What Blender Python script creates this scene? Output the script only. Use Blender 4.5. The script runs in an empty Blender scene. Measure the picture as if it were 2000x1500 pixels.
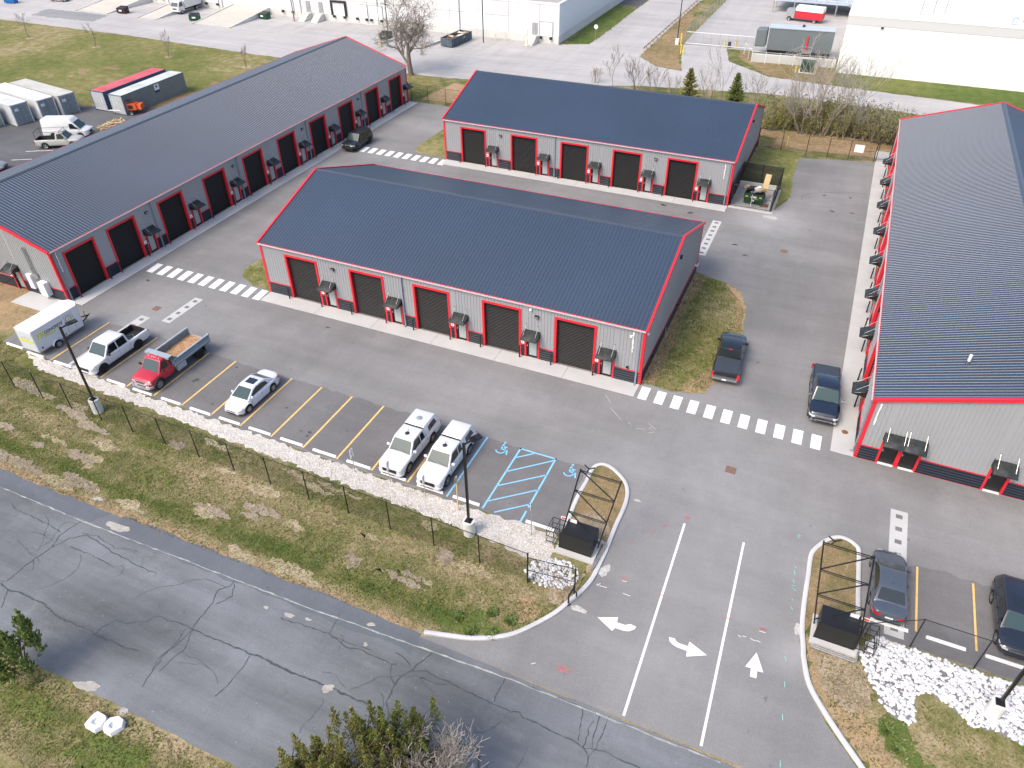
import bpy, bmesh, math, random
import numpy as np
from mathutils import Vector, Matrix
from mathutils.geometry import tessellate_polygon
random.seed(7)
R = math.radians
S = bpy.context.scene
COL = S.collection
# ------------------------------------------------------------------ camera
H = 35.0                      # the drone hovers 35 m above the entrance drive
PITCH, ROLL, YAW, FPX = R(38.275), R(-0.6), R(-24.22), 1455.5
_f = Vector((math.sin(YAW)*math.cos(PITCH), math.cos(YAW)*math.cos(PITCH), -math.sin(PITCH)))
_r0 = Vector((math.cos(YAW), -math.sin(YAW), 0)); _u0 = _r0.cross(_f)
_r = _r0*math.cos(ROLL) + _u0*math.sin(ROLL); _u = -_r0*math.sin(ROLL) + _u0*math.cos(ROLL)
cam = bpy.data.cameras.new('camera'); cam.sensor_width = 36; cam.lens = FPX/2000*36
cam.clip_start = 0.5; cam.clip_end = 2000
co = bpy.data.objects.new('camera', cam); COL.objects.link(co)
m = Matrix((( _r.x, _u.x, -_f.x, 0), (_r.y, _u.y, -_f.y, 0), (_r.z, _u.z, -_f.z, H), (0,0,0,1)))
co.matrix_world = m; S.camera = co
# ------------------------------------------------------------------ light
SUN_EL, SUN_AZ = 50, 208      # bright thin overcast, light from the south-west
w = bpy.data.worlds.new('World'); S.world = w; w.use_nodes = True
nt = w.node_tree; nt.nodes.clear()
wo = nt.nodes.new('ShaderNodeOutputWorld'); bg = nt.nodes.new('ShaderNodeBackground')
sky = nt.nodes.new('ShaderNodeTexSky'); sky.sky_type = 'NISHITA'; sky.sun_disc = False
sky.sun_elevation = R(SUN_EL); sky.sun_rotation = R(SUN_AZ); sky.air_density = 1.0; sky.dust_density = 4.0
hs = nt.nodes.new('ShaderNodeHueSaturation'); hs.inputs['Saturation'].default_value = 1.0
nt.links.new(sky.outputs[0], hs.inputs['Color']); nt.links.new(hs.outputs[0], bg.inputs[0])
bg.inputs[1].default_value = 0.15; nt.links.new(bg.outputs[0], wo.inputs[0])
sl = bpy.data.lights.new('sun', 'SUN'); sl.energy = 1.05; sl.angle = R(22); sl.color = (1, .89, .74)
so = bpy.data.objects.new('sun', sl); COL.objects.link(so)
az = R(SUN_AZ); sd = Vector((math.sin(az)*math.cos(R(SUN_EL)), math.cos(az)*math.cos(R(SUN_EL)), math.sin(R(SUN_EL))))
so.rotation_euler = sd.to_track_quat('Z', 'Y').to_euler(); so.location = (-60, -60, 90)
S.view_settings.view_transform = 'Standard'; S.view_settings.look = 'None'
S.view_settings.gamma = 1; S.view_settings.exposure = 0.95
S.cycles.max_bounces = 5; S.cycles.use_denoising = True

# ------------------------------------------------------------------ helpers
def site(px, py, z=0.0):
    """site survey: where the ray through a survey mark meets height z"""
    d = _f*FPX + _r*(px-1000) + _u*(750-py); t = (z-H)/d.z
    return Vector((d.x*t, d.y*t, z))
def tag(o, label=None, cat=None, group=None, kind=None):
    if label: o['label'] = label
    if cat: o['category'] = cat
    if group: o['group'] = group
    if kind: o['kind'] = kind
    return o
def thing(name, loc, label, cat, group=None, rz=0.0):
    o = bpy.data.objects.new(name, None); COL.objects.link(o)
    o.location = loc; o.rotation_euler = (0, 0, rz); o.empty_display_size = .3
    return tag(o, label, cat, group)
def link(name, mesh, parent=None, loc=(0,0,0), rz=0.0):
    o = bpy.data.objects.new(name, mesh); COL.objects.link(o); o.parent = parent
    o.location = loc; o.rotation_euler = (0, 0, rz); return o
def kids(o): return [c for c in bpy.data.objects if c.parent == o]
def dup(root, loc, rz=0.0, label=None, group=None):
    allo = list(bpy.data.objects)
    def cp(o, par):
        c = o.copy(); COL.objects.link(c); c.parent = par
        for k in allo:
            if k.parent == o: cp(k, c)
        return c
    c = cp(root, None); c.location = loc; c.rotation_euler = (0, 0, rz)
    if label: c['label'] = label
    if group: c['group'] = group
    return c
class MB:
    def __init__(s, o=(0,0,0), T=None): s.v=[]; s.f=[]; s.m=[]; s.o=Vector(o); s.T=T; s.mats=[]
    def mi(s, M):
        if M not in s.mats: s.mats.append(M)
        return s.mats.index(M)
    def P(s, p):
        p = Vector(p)
        if s.T: p = s.T @ p
        s.v.append(p - s.o); return len(s.v)-1
    def face(s, pts, M):
        i = [s.P(p) for p in pts]; s.f.append(i); s.m.append(s.mi(M))
    def idx(s, i, M): s.f.append(list(i)); s.m.append(s.mi(M))
    def box(s, a, b, M, skip=()):
        x0,y0,z0 = a; x1,y1,z1 = b
        i = [s.P(p) for p in ((x0,y0,z0),(x1,y0,z0),(x1,y1,z0),(x0,y1,z0),(x0,y0,z1),(x1,y0,z1),(x1,y1,z1),(x0,y1,z1))]
        for n, q in (('b',(0,3,2,1)),('t',(4,5,6,7)),('s',(0,1,5,4)),('e',(1,2,6,5)),('n',(2,3,7,6)),('w',(3,0,4,7))):
            if n not in skip: s.idx([i[k] for k in q], M)
        return s
    def beam(s, p, q, wd, M, hh=None, up=(0,0,1)):
        p = Vector(p); q = Vector(q); d = (q-p).normalized(); hh = hh or wd
        u_ = Vector(up)
        if abs(d.dot(u_)) > .95: u_ = Vector((0,1,0))
        a = d.cross(u_).normalized()*wd/2; b = a.cross(d).normalized()*hh/2
        i = [s.P(c+k) for c in (p,q) for k in (a+b, -a+b, -a-b, a-b)]
        for f_ in ((0,1,2,3),(7,6,5,4),(0,4,5,1),(1,5,6,2),(2,6,7,3),(3,7,4,0)): s.idx([i[k] for k in f_], M)
        return s
    def tube(s, p, q, r, M, n=8, r2=None, cap=True):
        p = Vector(p); q = Vector(q); d = (q-p).normalized(); r2 = r if r2 is None else r2
        u_ = Vector((0,0,1)) if abs(d.z) < .95 else Vector((1,0,0))
        a = d.cross(u_).normalized(); b = a.cross(d)
        A = [s.P(p+(a*math.cos(t)+b*math.sin(t))*r) for t in [2*math.pi*k/n for k in range(n)]]
        B = [s.P(q+(a*math.cos(t)+b*math.sin(t))*r2) for t in [2*math.pi*k/n for k in range(n)]]
        for k in range(n): s.idx((A[k],A[(k+1)%n],B[(k+1)%n],B[k]), M)
        if cap: s.idx(A[::-1], M); s.idx(B, M)
        return s
    def path(s, pts, r, M, n=6):
        for a, b in zip(pts, pts[1:]): s.tube(a, b, r, M, n)
        return s
    def prism(s, poly, z0, z1, M, Ms=None):
        n = len(poly); a = [s.P((p[0],p[1],z0)) for p in poly]; b = [s.P((p[0],p[1],z1)) for p in poly]
        for t in tessellate_polygon([[Vector((p[0],p[1],0)) for p in poly]]):
            s.idx([b[k] for k in t], M); s.idx([a[k] for k in reversed(t)], M)
        for k in range(n): s.idx((a[k],a[(k+1)%n],b[(k+1)%n],b[k]), Ms or M)
        return s
    def sheet(s, poly, z, M):
        b = [s.P((p[0],p[1],z)) for p in poly]
        for t in tessellate_polygon([[Vector((p[0],p[1],0)) for p in poly]]):
            A, B_, C = [poly[k] for k in t]
            if (B_[0]-A[0])*(C[1]-A[1])-(B_[1]-A[1])*(C[0]-A[0]) < 0: t = t[::-1]
            s.idx([b[k] for k in t], M)
        return s
    def build(s, name, parent=None, loc=(0,0,0), rz=0.0, smooth=None, recalc=True, bevel=0, merge=False):
        me = bpy.data.meshes.new(name); me.from_pydata([tuple(v) for v in s.v], [], s.f); 
        for M in s.mats: me.materials.append(M)
        me.polygons.foreach_set('material_index', s.m)
        if recalc or bevel or merge:
            bm = bmesh.new(); bm.from_mesh(me)
            if merge or bevel: bmesh.ops.remove_doubles(bm, verts=bm.verts, dist=.0005)
            if recalc: bmesh.ops.recalc_face_normals(bm, faces=bm.faces)
            if bevel:
                es = [e for e in bm.edges if len(e.link_faces)==2 and e.calc_face_angle(0) > R(25)]
                bmesh.ops.bevel(bm, geom=es, offset=bevel, segments=2, affect='EDGES', profile=.6, clamp_overlap=True)
            bm.to_mesh(me); bm.free()
        if smooth:
            me.polygons.foreach_set('use_smooth', [True]*len(me.polygons)); me.set_sharp_from_angle(angle=R(smooth))
        me.update()
        return link(name, me, parent, loc, rz)

# ------------------------------------------------------------------ materials
MATS = {}
class NT:
    def __init__(s, name):
        s.m = bpy.data.materials.new(name); s.m.use_nodes = True; s.t = s.m.node_tree
        s.b = s.t.nodes['Principled BSDF']; s.pos = None
    def n(s, ty, **kw):
        nd = s.t.nodes.new('ShaderNode'+ty)
        for k, v in kw.items():
            if k in nd.inputs: 
                if hasattr(v, 'is_output') or isinstance(v, bpy.types.NodeSocket): s.t.links.new(v, nd.inputs[k])
                else: nd.inputs[k].default_value = v
            else: setattr(nd, k, v)
        return nd
    def P(s):
        if not s.pos: s.pos = s.n('NewGeometry').outputs['Position']
        return s.pos
    def noise(s, scale, detail=4, rough=.55, stretch=None, rot=0, off=(0,0,0), dist=0):
        v = s.P()
        if stretch or off != (0,0,0) or rot:
            mp = s.n('Mapping', Vector=v); mp.inputs['Scale'].default_value = stretch or (1,1,1)
            mp.inputs['Rotation'].default_value = (0,0,rot); mp.inputs['Location'].default_value = off; v = mp.outputs[0]
        return s.n('TexNoise', Vector=v, Scale=scale, Detail=detail, Roughness=rough, Distortion=dist).outputs['Fac']
    def ramp(s, fac, stops):
        r = s.n('ValToRGB', Fac=fac); e = r.color_ramp.elements
        while len(e) > 1: e.remove(e[-1])
        for i, (p, c) in enumerate(stops):
            x = e[0] if i == 0 else e.new(p)
            x.position = p; c = (c,c,c) if not hasattr(c,'__len__') else c; x.color = (*c, 1)
        return r.outputs[0]
    def mix(s, f, a, b, mode='MIX'):
        nd = s.t.nodes.new('ShaderNodeMix'); nd.data_type = 'RGBA'; nd.blend_type = mode
        for k, v in ((0,f),(6,a),(7,b)):
            if isinstance(v, bpy.types.NodeSocket): s.t.links.new(v, nd.inputs[k])
            else: nd.inputs[k].default_value = v if k == 0 else (*v, 1)
        return nd.outputs[2]
    def bump(s, h, st=.3, d=.02):
        b = s.n('Bump', Height=h); b.inputs['Strength'].default_value = st; b.inputs['Distance'].default_value = d
        s.t.links.new(b.outputs[0], s.b.inputs['Normal'])
    def col(s, c): s.t.links.new(c, s.b.inputs['Base Color'])
def mat(name, c, rough=.6, metal=0.0, var=0.0, scale=1.0, spec=.5, emit=0, coat=0, bump=0, bscale=20, grime=None):
    if name in MATS: return MATS[name]
    t = NT(name); c = (c,c,c) if not hasattr(c,'__len__') else c
    t.b.inputs['Base Color'].default_value = (*c, 1); t.b.inputs['Roughness'].default_value = rough
    t.b.inputs['Metallic'].default_value = metal; t.b.inputs['Specular IOR Level'].default_value = spec
    t.b.inputs['Coat Weight'].default_value = coat; t.b.inputs['Coat Roughness'].default_value = .08
    if var:
        fac = t.noise(scale, 6); a = tuple(max(0,k*(1-var)) for k in c); b = tuple(min(1,k*(1+var)) for k in c)
        cc = t.ramp(fac, [(.3, a), (.7, b)])
        if grime: cc = t.mix(t.ramp(t.noise(scale*.4, 8, .7, off=(7,3,1)), [(.5, 0.0), (.72, 1.0)]), cc, grime)
        t.col(cc)
    if bump: t.bump(t.noise(bscale, 3), bump)
    MATS[name] = t.m; return t.m
def ground_mat(name, stops, big=.06, mid=.5, fine=9, bump=.5, rough=.95, speck=None, bands=()):
    t = NT(name)
    n = t.n('Math', operation='ADD'); t.t.links.new(t.noise(big, 5, .6), n.inputs[0]); 
    n2 = t.n('Math', operation='MULTIPLY_ADD'); t.t.links.new(t.noise(mid, 8, .72, dist=.15), n2.inputs[0]); n2.inputs[1].default_value = 1.15; n2.inputs[2].default_value = -.58
    t.t.links.new(n2.outputs[0], n.inputs[1])
    v = n.outputs[0]
    if bands:
        sx = t.n('SeparateXYZ', Vector=t.P())
        for y0, wd, am in bands:      # straw runs in strips along the verge
            a = t.n('Math', operation='SUBTRACT'); t.t.links.new(sx.outputs[1], a.inputs[0]); a.inputs[1].default_value = y0
            b_ = t.n('Math', operation='ABSOLUTE'); t.t.links.new(a.outputs[0], b_.inputs[0])
            c_ = t.n('MapRange'); t.t.links.new(b_.outputs[0], c_.inputs[0]); c_.inputs[1].default_value = 0; c_.inputs[2].default_value = wd; c_.inputs[3].default_value = am; c_.inputs[4].default_value = 0; c_.interpolation_type = 'SMOOTHSTEP'
            d_ = t.n('Math', operation='ADD'); t.t.links.new(v, d_.inputs[0]); t.t.links.new(c_.outputs[0], d_.inputs[1]); v = d_.outputs[0]
    c = t.ramp(v, stops)
    f = t.ramp(t.noise(fine, 4, .7), [(.3, .62), (.7, 1.38)])
    c = t.mix(1.0, c, f, 'MULTIPLY')
    if speck: c = t.mix(t.ramp(t.noise(fine*1.7, 2, .5, off=(3,9,0)), [(.66, 0.0), (.72, 1.0)]), c, speck)
    t.col(c); t.b.inputs['Roughness'].default_value = rough; t.b.inputs['Specular IOR Level'].default_value = .15
    t.bump(t.noise(fine*.8, 5, .7), bump, .06); MATS[name] = t.m; return t.m
def asphalt_mat(name, base, tint=(1,1,1), contrast=.16, streak_rot=0, light=None, dust=(), cracks=0, streak=.12):
    t = NT(name); c3 = lambda k: tuple(base*k*q for q in tint)
    c = t.ramp(t.noise(.09, 7, .6, dist=.4), [(.3, c3(1-contrast)), (.52, c3(1.0)), (.72, c3(1+contrast))])
    st = t.ramp(t.noise(.35, 6, .7, stretch=(.12,1,1), rot=streak_rot), [(.33, 1-streak), (.67, 1+streak)])
    c = t.mix(.9, c, st, 'MULTIPLY')
    st = t.ramp(t.noise(.5, 5, .7, stretch=(1,.1,1), rot=streak_rot, off=(5,2,0)), [(.35, .93), (.65, 1.07)])
    c = t.mix(.7, c, st, 'MULTIPLY')
    g = t.ramp(t.noise(14, 6, .85), [(.3, .76), (.72, 1.24)]); c = t.mix(1.0, c, g, 'MULTIPLY')
    # dusty bloom and dark drips
    c = t.mix(t.ramp(t.noise(.28, 8, .75, off=(11,4,0)), [(.56, 0.0), (.8, .5)]), c, c3(1.5) if light is None else light)
    c = t.mix(t.ramp(t.noise(1.6, 2, .5, off=(2,31,0)), [(.735, 0.0), (.76, .7)]), c, c3(.45))
    for x_, y_, r_, am in dust:      # places where pale dust is tracked about
        vd = t.n('VectorMath', operation='DISTANCE'); t.t.links.new(t.P(), vd.inputs[0]); vd.inputs[1].default_value = (x_, y_, 0)
        mr = t.n('MapRange', interpolation_type='SMOOTHSTEP'); t.t.links.new(vd.outputs['Value'], mr.inputs[0]); mr.inputs[1].default_value = 0; mr.inputs[2].default_value = r_; mr.inputs[3].default_value = am; mr.inputs[4].default_value = 0
        mu = t.n('Math', operation='MULTIPLY'); t.t.links.new(mr.outputs[0], mu.inputs[0]); t.t.links.new(t.ramp(t.noise(.55, 8, .75, off=(x_, y_, 0)), [(.3, .25), (.65, 1.0)]), mu.inputs[1])
        c = t.mix(mu.outputs[0], c, c3(1.75))
    if cracks:                       # fine alligator cracking in worn areas
        nd = t.n('VectorMath', operation='ADD'); t.t.links.new(t.P(), nd.inputs[0])
        wv = t.n('TexNoise', Vector=t.P(), Scale=1.2, Detail=3); sc_ = t.n('VectorMath', operation='SCALE'); t.t.links.new(wv.outputs['Color'], sc_.inputs[0]); sc_.inputs['Scale'].default_value = .9; t.t.links.new(sc_.outputs[0], nd.inputs[1])
        vo = t.n('TexVoronoi', feature='DISTANCE_TO_EDGE'); t.t.links.new(nd.outputs[0], vo.inputs['Vector']); vo.inputs['Scale'].default_value = 1.1
        ln = t.ramp(vo.outputs['Distance'], [(.0, 1.0), (.022, 0.0)])
        mk = t.ramp(t.noise(.16, 4, .6, off=(40, 3, 0)), [(.53, 0.0), (.6, 1.0)])
        mu = t.n('Math', operation='MULTIPLY'); t.t.links.new(ln, mu.inputs[0]); t.t.links.new(mk, mu.inputs[1])
        m2 = t.n('Math', operation='MULTIPLY'); t.t.links.new(mu.outputs[0], m2.inputs[0]); m2.inputs[1].default_value = cracks
        c = t.mix(m2.outputs[0], c, c3(.42))
        sp = t.ramp(t.noise(5, 2, .5, off=(9, 9, 0)), [(.7, 0.0), (.74, .6)]); c = t.mix(sp, c, c3(1.9))
    t.col(c); t.b.inputs['Roughness'].default_value = .85; t.b.inputs['Specular IOR Level'].default_value = .3
    t.bump(t.noise(30, 3, .7), .25, .01); MATS[name] = t.m; return t.m
GREEN=(.085,.105,.03); GREEN2=(.125,.125,.04); TAN=(.27,.205,.125); STRAW=(.34,.27,.17); BROWN=(.16,.105,.055)
M_grass = ground_mat('grass_verge', [(.26,(.07,.095,.025)),(.4,(.115,.125,.04)),(.52,(.175,.165,.07)),(.62,(.225,.195,.1)),(.74,(.29,.24,.14)),(.88,STRAW)], big=.14, mid=.8, fine=9, bands=((18.9,1.1,.26),(20.4,.9,-.15),(23.6,1.2,.14),(9.0,.8,.22)))
M_lawn = ground_mat('lawn', [(.25,(.095,.12,.03)),(.46,(.145,.152,.048)),(.58,(.2,.18,.075)),(.74,(.3,.25,.15))], big=.06, mid=.7)
M_bed = ground_mat('bed_grass', [(.25,(.1,.13,.035)),(.45,(.17,.175,.06)),(.6,(.25,.22,.11)),(.78,(.36,.31,.2))], big=.12, mid=1.1)
M_dry = ground_mat('dry_grass', [(.25,GREEN2),(.4,(.2,.155,.08)),(.55,(.26,.19,.105)),(.75,(.31,.235,.14))], mid=.9)
M_straw = ground_mat('straw', [(.25,(.2,.155,.08)),(.45,(.3,.22,.13)),(.6,(.34,.24,.14)),(.8,(.4,.31,.2))], mid=1.2)
M_dirt = ground_mat('dirt', [(.25,(.2,.155,.1)),(.5,(.3,.24,.165)),(.75,(.42,.36,.27))], mid=1.0, speck=(.6,.58,.54))
M_green = ground_mat('green_grass', [(.25,(.06,.1,.02)),(.5,(.1,.135,.035)),(.75,(.17,.165,.06))], mid=.8)
M_gravel = ground_mat('gravel', [(.2,(.42,.38,.33)),(.5,(.52,.49,.45)),(.8,(.6,.57,.53))], mid=1.5, fine=14, bump=.8, speck=(.75,.73,.7))
M_lot = asphalt_mat('lot_asphalt', .2, (1.0,.995,1.0), .2, dust=((-4.5,76.5,6,.75),(-1.5,36,15,.35),(-1,24,9,.3),(-9,24.5,3,.6),(-52,38,6,.3),(-22,38,9,.2),(4.3,25.5,2.2,.6),(-52,86,9,.25)))
M_stall = asphalt_mat('stall_asphalt', .155, (1.0,.985,1.0), .2, dust=((-44,31.5,4,.3),(9,31,5,.2)))
M_street = asphalt_mat('street_asphalt', .15, (.93,1.0,1.09), .27, light=(.28,.29,.29), cracks=.45, streak=.3, dust=((-27,9.4,2.5,.6),(-21,13,6,.2),(-4,14.5,8,.35)))
M_streetedge = asphalt_mat('street_shoulder', .125, (.9,1.0,1.15), .12)
M_alley = asphalt_mat('old_pavement', .38, (1.02,1.0,.99), .08, light=(.55,.54,.53))
M_westlot = asphalt_mat('west_lot_asphalt', .1, (.97,1,1.06), .25)
def conc(name, c, v=.07): return mat(name, c, .8, var=v, scale=.5, bump=.15, bscale=30)
M_walk = conc('walk_concrete', (.455,.46,.455)); M_kerb = conc('kerb_concrete', (.5,.5,.51), .12); M_white = mat('white_paint', (.78,.78,.78), .6, var=.06, scale=3)
M_yellow = mat('yellow_paint', (.72,.47,.16), .6, var=.15, scale=5); M_blue = mat('blue_paint', (.22,.52,.78), .6, var=.1, scale=5)
M_tar = mat('tar', (.055,.062,.072), .6, var=.3, scale=4); M_stop = mat('wheel_stop', (.8,.8,.79), .7, var=.06, scale=3)
M_wall = mat('wall_steel', (.29,.3,.315), .42, var=.04, scale=.3); M_roof = mat('roof_steel', (.02,.037,.068), .42, var=.12, scale=.12, spec=.8, coat=.2); M_roof.node_tree.nodes['Principled BSDF'].inputs['Coat IOR'].default_value = 2.0; M_roof.node_tree.nodes['Principled BSDF'].inputs['Coat Roughness'].default_value = .4
M_cap = mat('ridge_cap', (.05,.065,.095), .35, spec=.6)
M_red = mat('red_trim', (.64,.02,.035), .35); M_gut = mat('gutter', (.5,.42,.44), .4); M_blk = mat('black_steel', (.012,.012,.013), .4)
M_door = mat('door_curtain', (.011,.012,.013), .5, spec=.35); M_navy = mat('wainscot', (.012,.018,.03), .45, spec=.4); M_can = mat('canopy_plastic', (.022,.026,.026), .45, var=.6, scale=3)
M_pane = mat('frosted_pane', (.34,.38,.38), .25); M_galv = mat('galvanised', (.42,.43,.44), .4, metal=.6, var=.15, scale=4); M_rod = mat('rod', (.7,.7,.7), .3, metal=.5)
M_ds = mat('downspout', (.22,.25,.3), .4); M_cream = mat('white_box', (.72,.73,.73), .5)
# ------------------------------------------------------------------ ground, roads, paths
def rs(poly, step=.5, jit=0.0, closed=True):
    out = []; n = len(poly)
    for i in range(n if closed else n-1):
        a = Vector((poly[i][0], poly[i][1])); b = Vector((poly[(i+1)%n][0], poly[(i+1)%n][1])); L = (b-a).length; k = max(1, int(L/step))
        for j in range(k):
            p = a.lerp(b, j/k); out.append((p.x+random.uniform(-jit,jit), p.y+random.uniform(-jit,jit)))
    if not closed: out.append(tuple(poly[-1][:2]))
    return out
def ground(name, polys, z, M, jit=0, step=.5, kind='structure', label=None, cat=None):
    b = MB()
    for i_, p in enumerate(polys): b.sheet(rs(p, step, jit) if jit else p, z+i_*.0003, M)
    o = b.build(name, recalc=False); tag(o, label, cat, None, kind); return o
def rect(x0,y0,x1,y1): return [(x0,y0),(x1,y0),(x1,y1),(x0,y1)]
def px(*pts, z=0): return [tuple(site(*p, z)[:2]) for p in pts]
b = MB(); b.face([(-600,-200,0),(500,-200,0),(500,700,0),(-600,700,0)], M_grass); tag(b.build('ground', recalc=False), kind='structure')
# lawn behind the long building
ground('lawn', [[(-260,80),(-100.6,76.5),(-92,88),(-60.5,96.5),(-60.5,107.6),(-96,107.5),(-128,109.4),(-160,110),(-260,112)]], .006, M_lawn, .2)
# pale back alley + side road
ground('back_alley', [[(-300,112),(-160.9,109.2),(-128.7,109.2),(-96.5,107.6),(-62,107.8),(-44,110),(-30,115.5),(-12,119),(3,118.2),(60,112),(60,118),(18,125),(-2.7,126.6),(-12.7,127.7),(-20,134),(-22,142),(-29.7,142),(-28,134),(-26,125.6),(-30.5,126.6),(-34.6,131.5),(-34.8,300),(-45.4,300),(-45.2,136),(-49.5,133.6),(-49.5,133.4),(-300,133.4)]], .012, M_alley, .12, 1.0)
ground('rear_yard_pavement', [[(-29.7,142),(-3.4,142),(-3.4,300),(-29.5,300)]], .012, M_alley)
ground('alley_patch', [px((60,30),(95,17),(215,30),(180,42))], .017, asphalt_mat('patch_asphalt', .24, (.97,1,1.03), .1), .3)
ground('far_lot', [[(-53,168),(-45.6,168),(-45.4,300),(-53,300)]], .016, M_westlot)
# west storage lot behind the long building
ground('storage_lot', [[(-91,30),(-78.2,30),(-78.2,80),(-90,79.5),(-99,77.5),(-103,74.5),(-125,62),(-135,40)]], .01, M_westlot, .25)
b = MB()
for p in (((50,296),(100,294)),((22,313),(62,311)),((0,344),(20,342))):
    a, c = [site(*q) for q in p]; d = (c-a).normalized(); n = Vector((-d.y,d.x,0))*.06; c = a+d*5
    b.sheet([(a+n)[:2],(a-n)[:2],(c-n)[:2],(c+n)[:2]], .02, M_white)
a = site(0,222); b.sheet([(a.x-3,a.y-1),(a.x-3,a.y-.85),(a.x+4,a.y+1),(a.x+4,a.y+.85)], .02, M_white)
tag(b.build('storage_lot_lines', recalc=False), kind='structure')
# old street
ground('street', [[(-220,9.3),(-60,9.2),(-25,9.4),(60,9.3),(60,18.5),(2.3,18.6),(-14,18.75),(-60,18.4),(-220,18.4)]], .012, M_street, .05, 1)
ground('street_shoulder', [[(-220,17.35),(-60,17.3),(-36.5,17.5),(-36,18.6),(-60,18.5),(-220,18.5)],[(-34.6,17.4),(-14,17.7),(-14,18.95),(-35,18.8)]], .016, M_streetedge, .1, .7)
# new car park (one polygon with the drive)
LOT = [(-14,18.7),(-9.4,20.9),(-7.8,23),(-6.7,25.9),(-6.6,30),(-6.8,33.3),(-7.9,34.6),(-9.2,35),(-9.8,34),(-9.6,28.1),(-25,28.0),(-59,28.95),(-60,33.6),(-59,35.6),(-59,95.9),(-49,95.5),(-43.5,96),(-43.5,78),(-9.4,78),(-4.85,78.2),(-3.6,82),(-4,89),(-4.05,95.1),(6,97.4),(6.1,42.3),(40,42.3),(40,28.4),(7.6,28.4),(7.2,31),(6.7,34.5),(5.8,34.8),(4.75,33.8),(4.3,32),(4.5,26.5),(5.1,24.5),(6.2,22.4),(8,20.5),(10.5,18.7)]
b = MB(); b.sheet(LOT, .02, M_lot); tag(b.build('car_park', recalc=False), kind='structure')
ground('stall_pavement', [[(-53.4,28.3),(-9.9,28.1),(-9.9,34.2),(-53.4,34.6)],[(7.6,28.45),(40,28.45),(40,34.3),(9.9,34.3),(7.7,31.5)]], .024, M_stall, .15, .6)
# concrete walks along the unit fronts, joints cut across them
b = MB()
def walk(x0,y0,x1,y1,along='x'):
    n = max(1, round((x1-x0 if along=='x' else y1-y0)/5.6))
    for i in range(n):
        g = .012
        if along=='x': a0 = x0+(x1-x0)*i/n; a1 = x0+(x1-x0)*(i+1)/n; b.box((a0+g,y0,-.05),(a1-g,y1,.055),M_walk)
        else: a0 = y0+(y1-y0)*i/n; a1 = y0+(y1-y0)*(i+1)/n; b.box((x0,a0+g,-.05),(x1,a1-g,.055),M_walk)
walk(-43.6,42.6,-9.3,44.13); walk(-43.6,76.48,-9.35,78.0); walk(-59.0,35.7,-57.55,95.5,'y'); walk(4.55,42.25,6.03,98.2,'y')
walk(4.5,98.4,6.0,101,'y'); walk(-43.6,62.8,-9.3,64.3)
b.prism([(-63.9,33.6),(-60,33.6),(-58.9,35.3),(-58.9,35.6),(-63.9,35.6)], -.05, .05, M_walk)
tag(b.build('concrete_walks'), kind='structure')
# grass beds beside the buildings
ground('grass_bed', [[(-9.25,44.2),(-8.8,44.5),(-6.8,44.25),(-4.6,45.0),(-3.75,48),(-3.45,54.2),(-3.85,58.2),(-4.8,60.6),(-6.2,61.7),(-9.25,62.6)],
    [(-43.7,44.2),(-46.2,44.5),(-47.8,45.3),(-48.6,46.4),(-48.3,50),(-47,60),(-43.7,60)],
    [(-43.7,78.4),(-46.5,78.2),(-48.4,78.7),(-49,79.8),(-48.9,87),(-48,93.5),(-43.7,94)],
    [(-9.4,78.3),(-9.4,97),(-4,97),(-3.9,89),(-3.4,83),(-4.3,81),(-4.85,79)]], .032, M_bed, .07, .4)
ground('bare_soil', [[(-9.25,44.6),(-8.4,44.8),(-8.3,50),(-8.5,56),(-8.2,61.5),(-9.25,62.3)], [(-4.6,45.0),(-3.75,48),(-4.6,49),(-5.6,46.6),(-6.8,44.6)],[(-3.5,54),(-3.9,58.2),(-4.8,60.5),(-6.2,61.6),(-6.2,61),(-4.6,58),(-4.3,54)],
    [(-7.5,97.5),(8,98.8),(8,105),(-7.5,104)],[(-58,97),(-43,97.5),(-43,104),(-57,106)]], .037, M_straw, .12, .3)
ground('green_strip', [[(-3,127.2),(18,125.8),(60,120),(60,133),(22,134.5),(-3.2,133.9)],[(-49.2,134.1),(-45.3,135.6),(-44.9,143),(-45.4,165),(-51.2,168.3),(-50,150)]], .02, M_green, .2)
ground('lawn_bare_patches', [[(-117+i*3.1+random.uniform(-1,1)+(1.5+1.2*math.sin(i*2.3))*math.cos(a/6*6.28),89+3*math.sin(i*1.7)+(1.0+.6*math.cos(i))*math.sin(a/6*6.28)) for a in range(6)] for i in range(18)]+[[(-98,79),(-90,80.5),(-80,84),(-79,92),(-84,95),(-90,88),(-97,83)]], .012, M_dry, .5, .4)
ground('dry_verge', [[(-34.6,131.6),(-34.8,176),(-29.8,142),(-28.6,134),(-26.2,126),(-30.5,126.7)],[(-19.6,141.6),(-19,137),(-12.7,128),(-3.2,127),(-3.2,133.8),(-8,138)]], .02, M_dry, .25)
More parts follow.
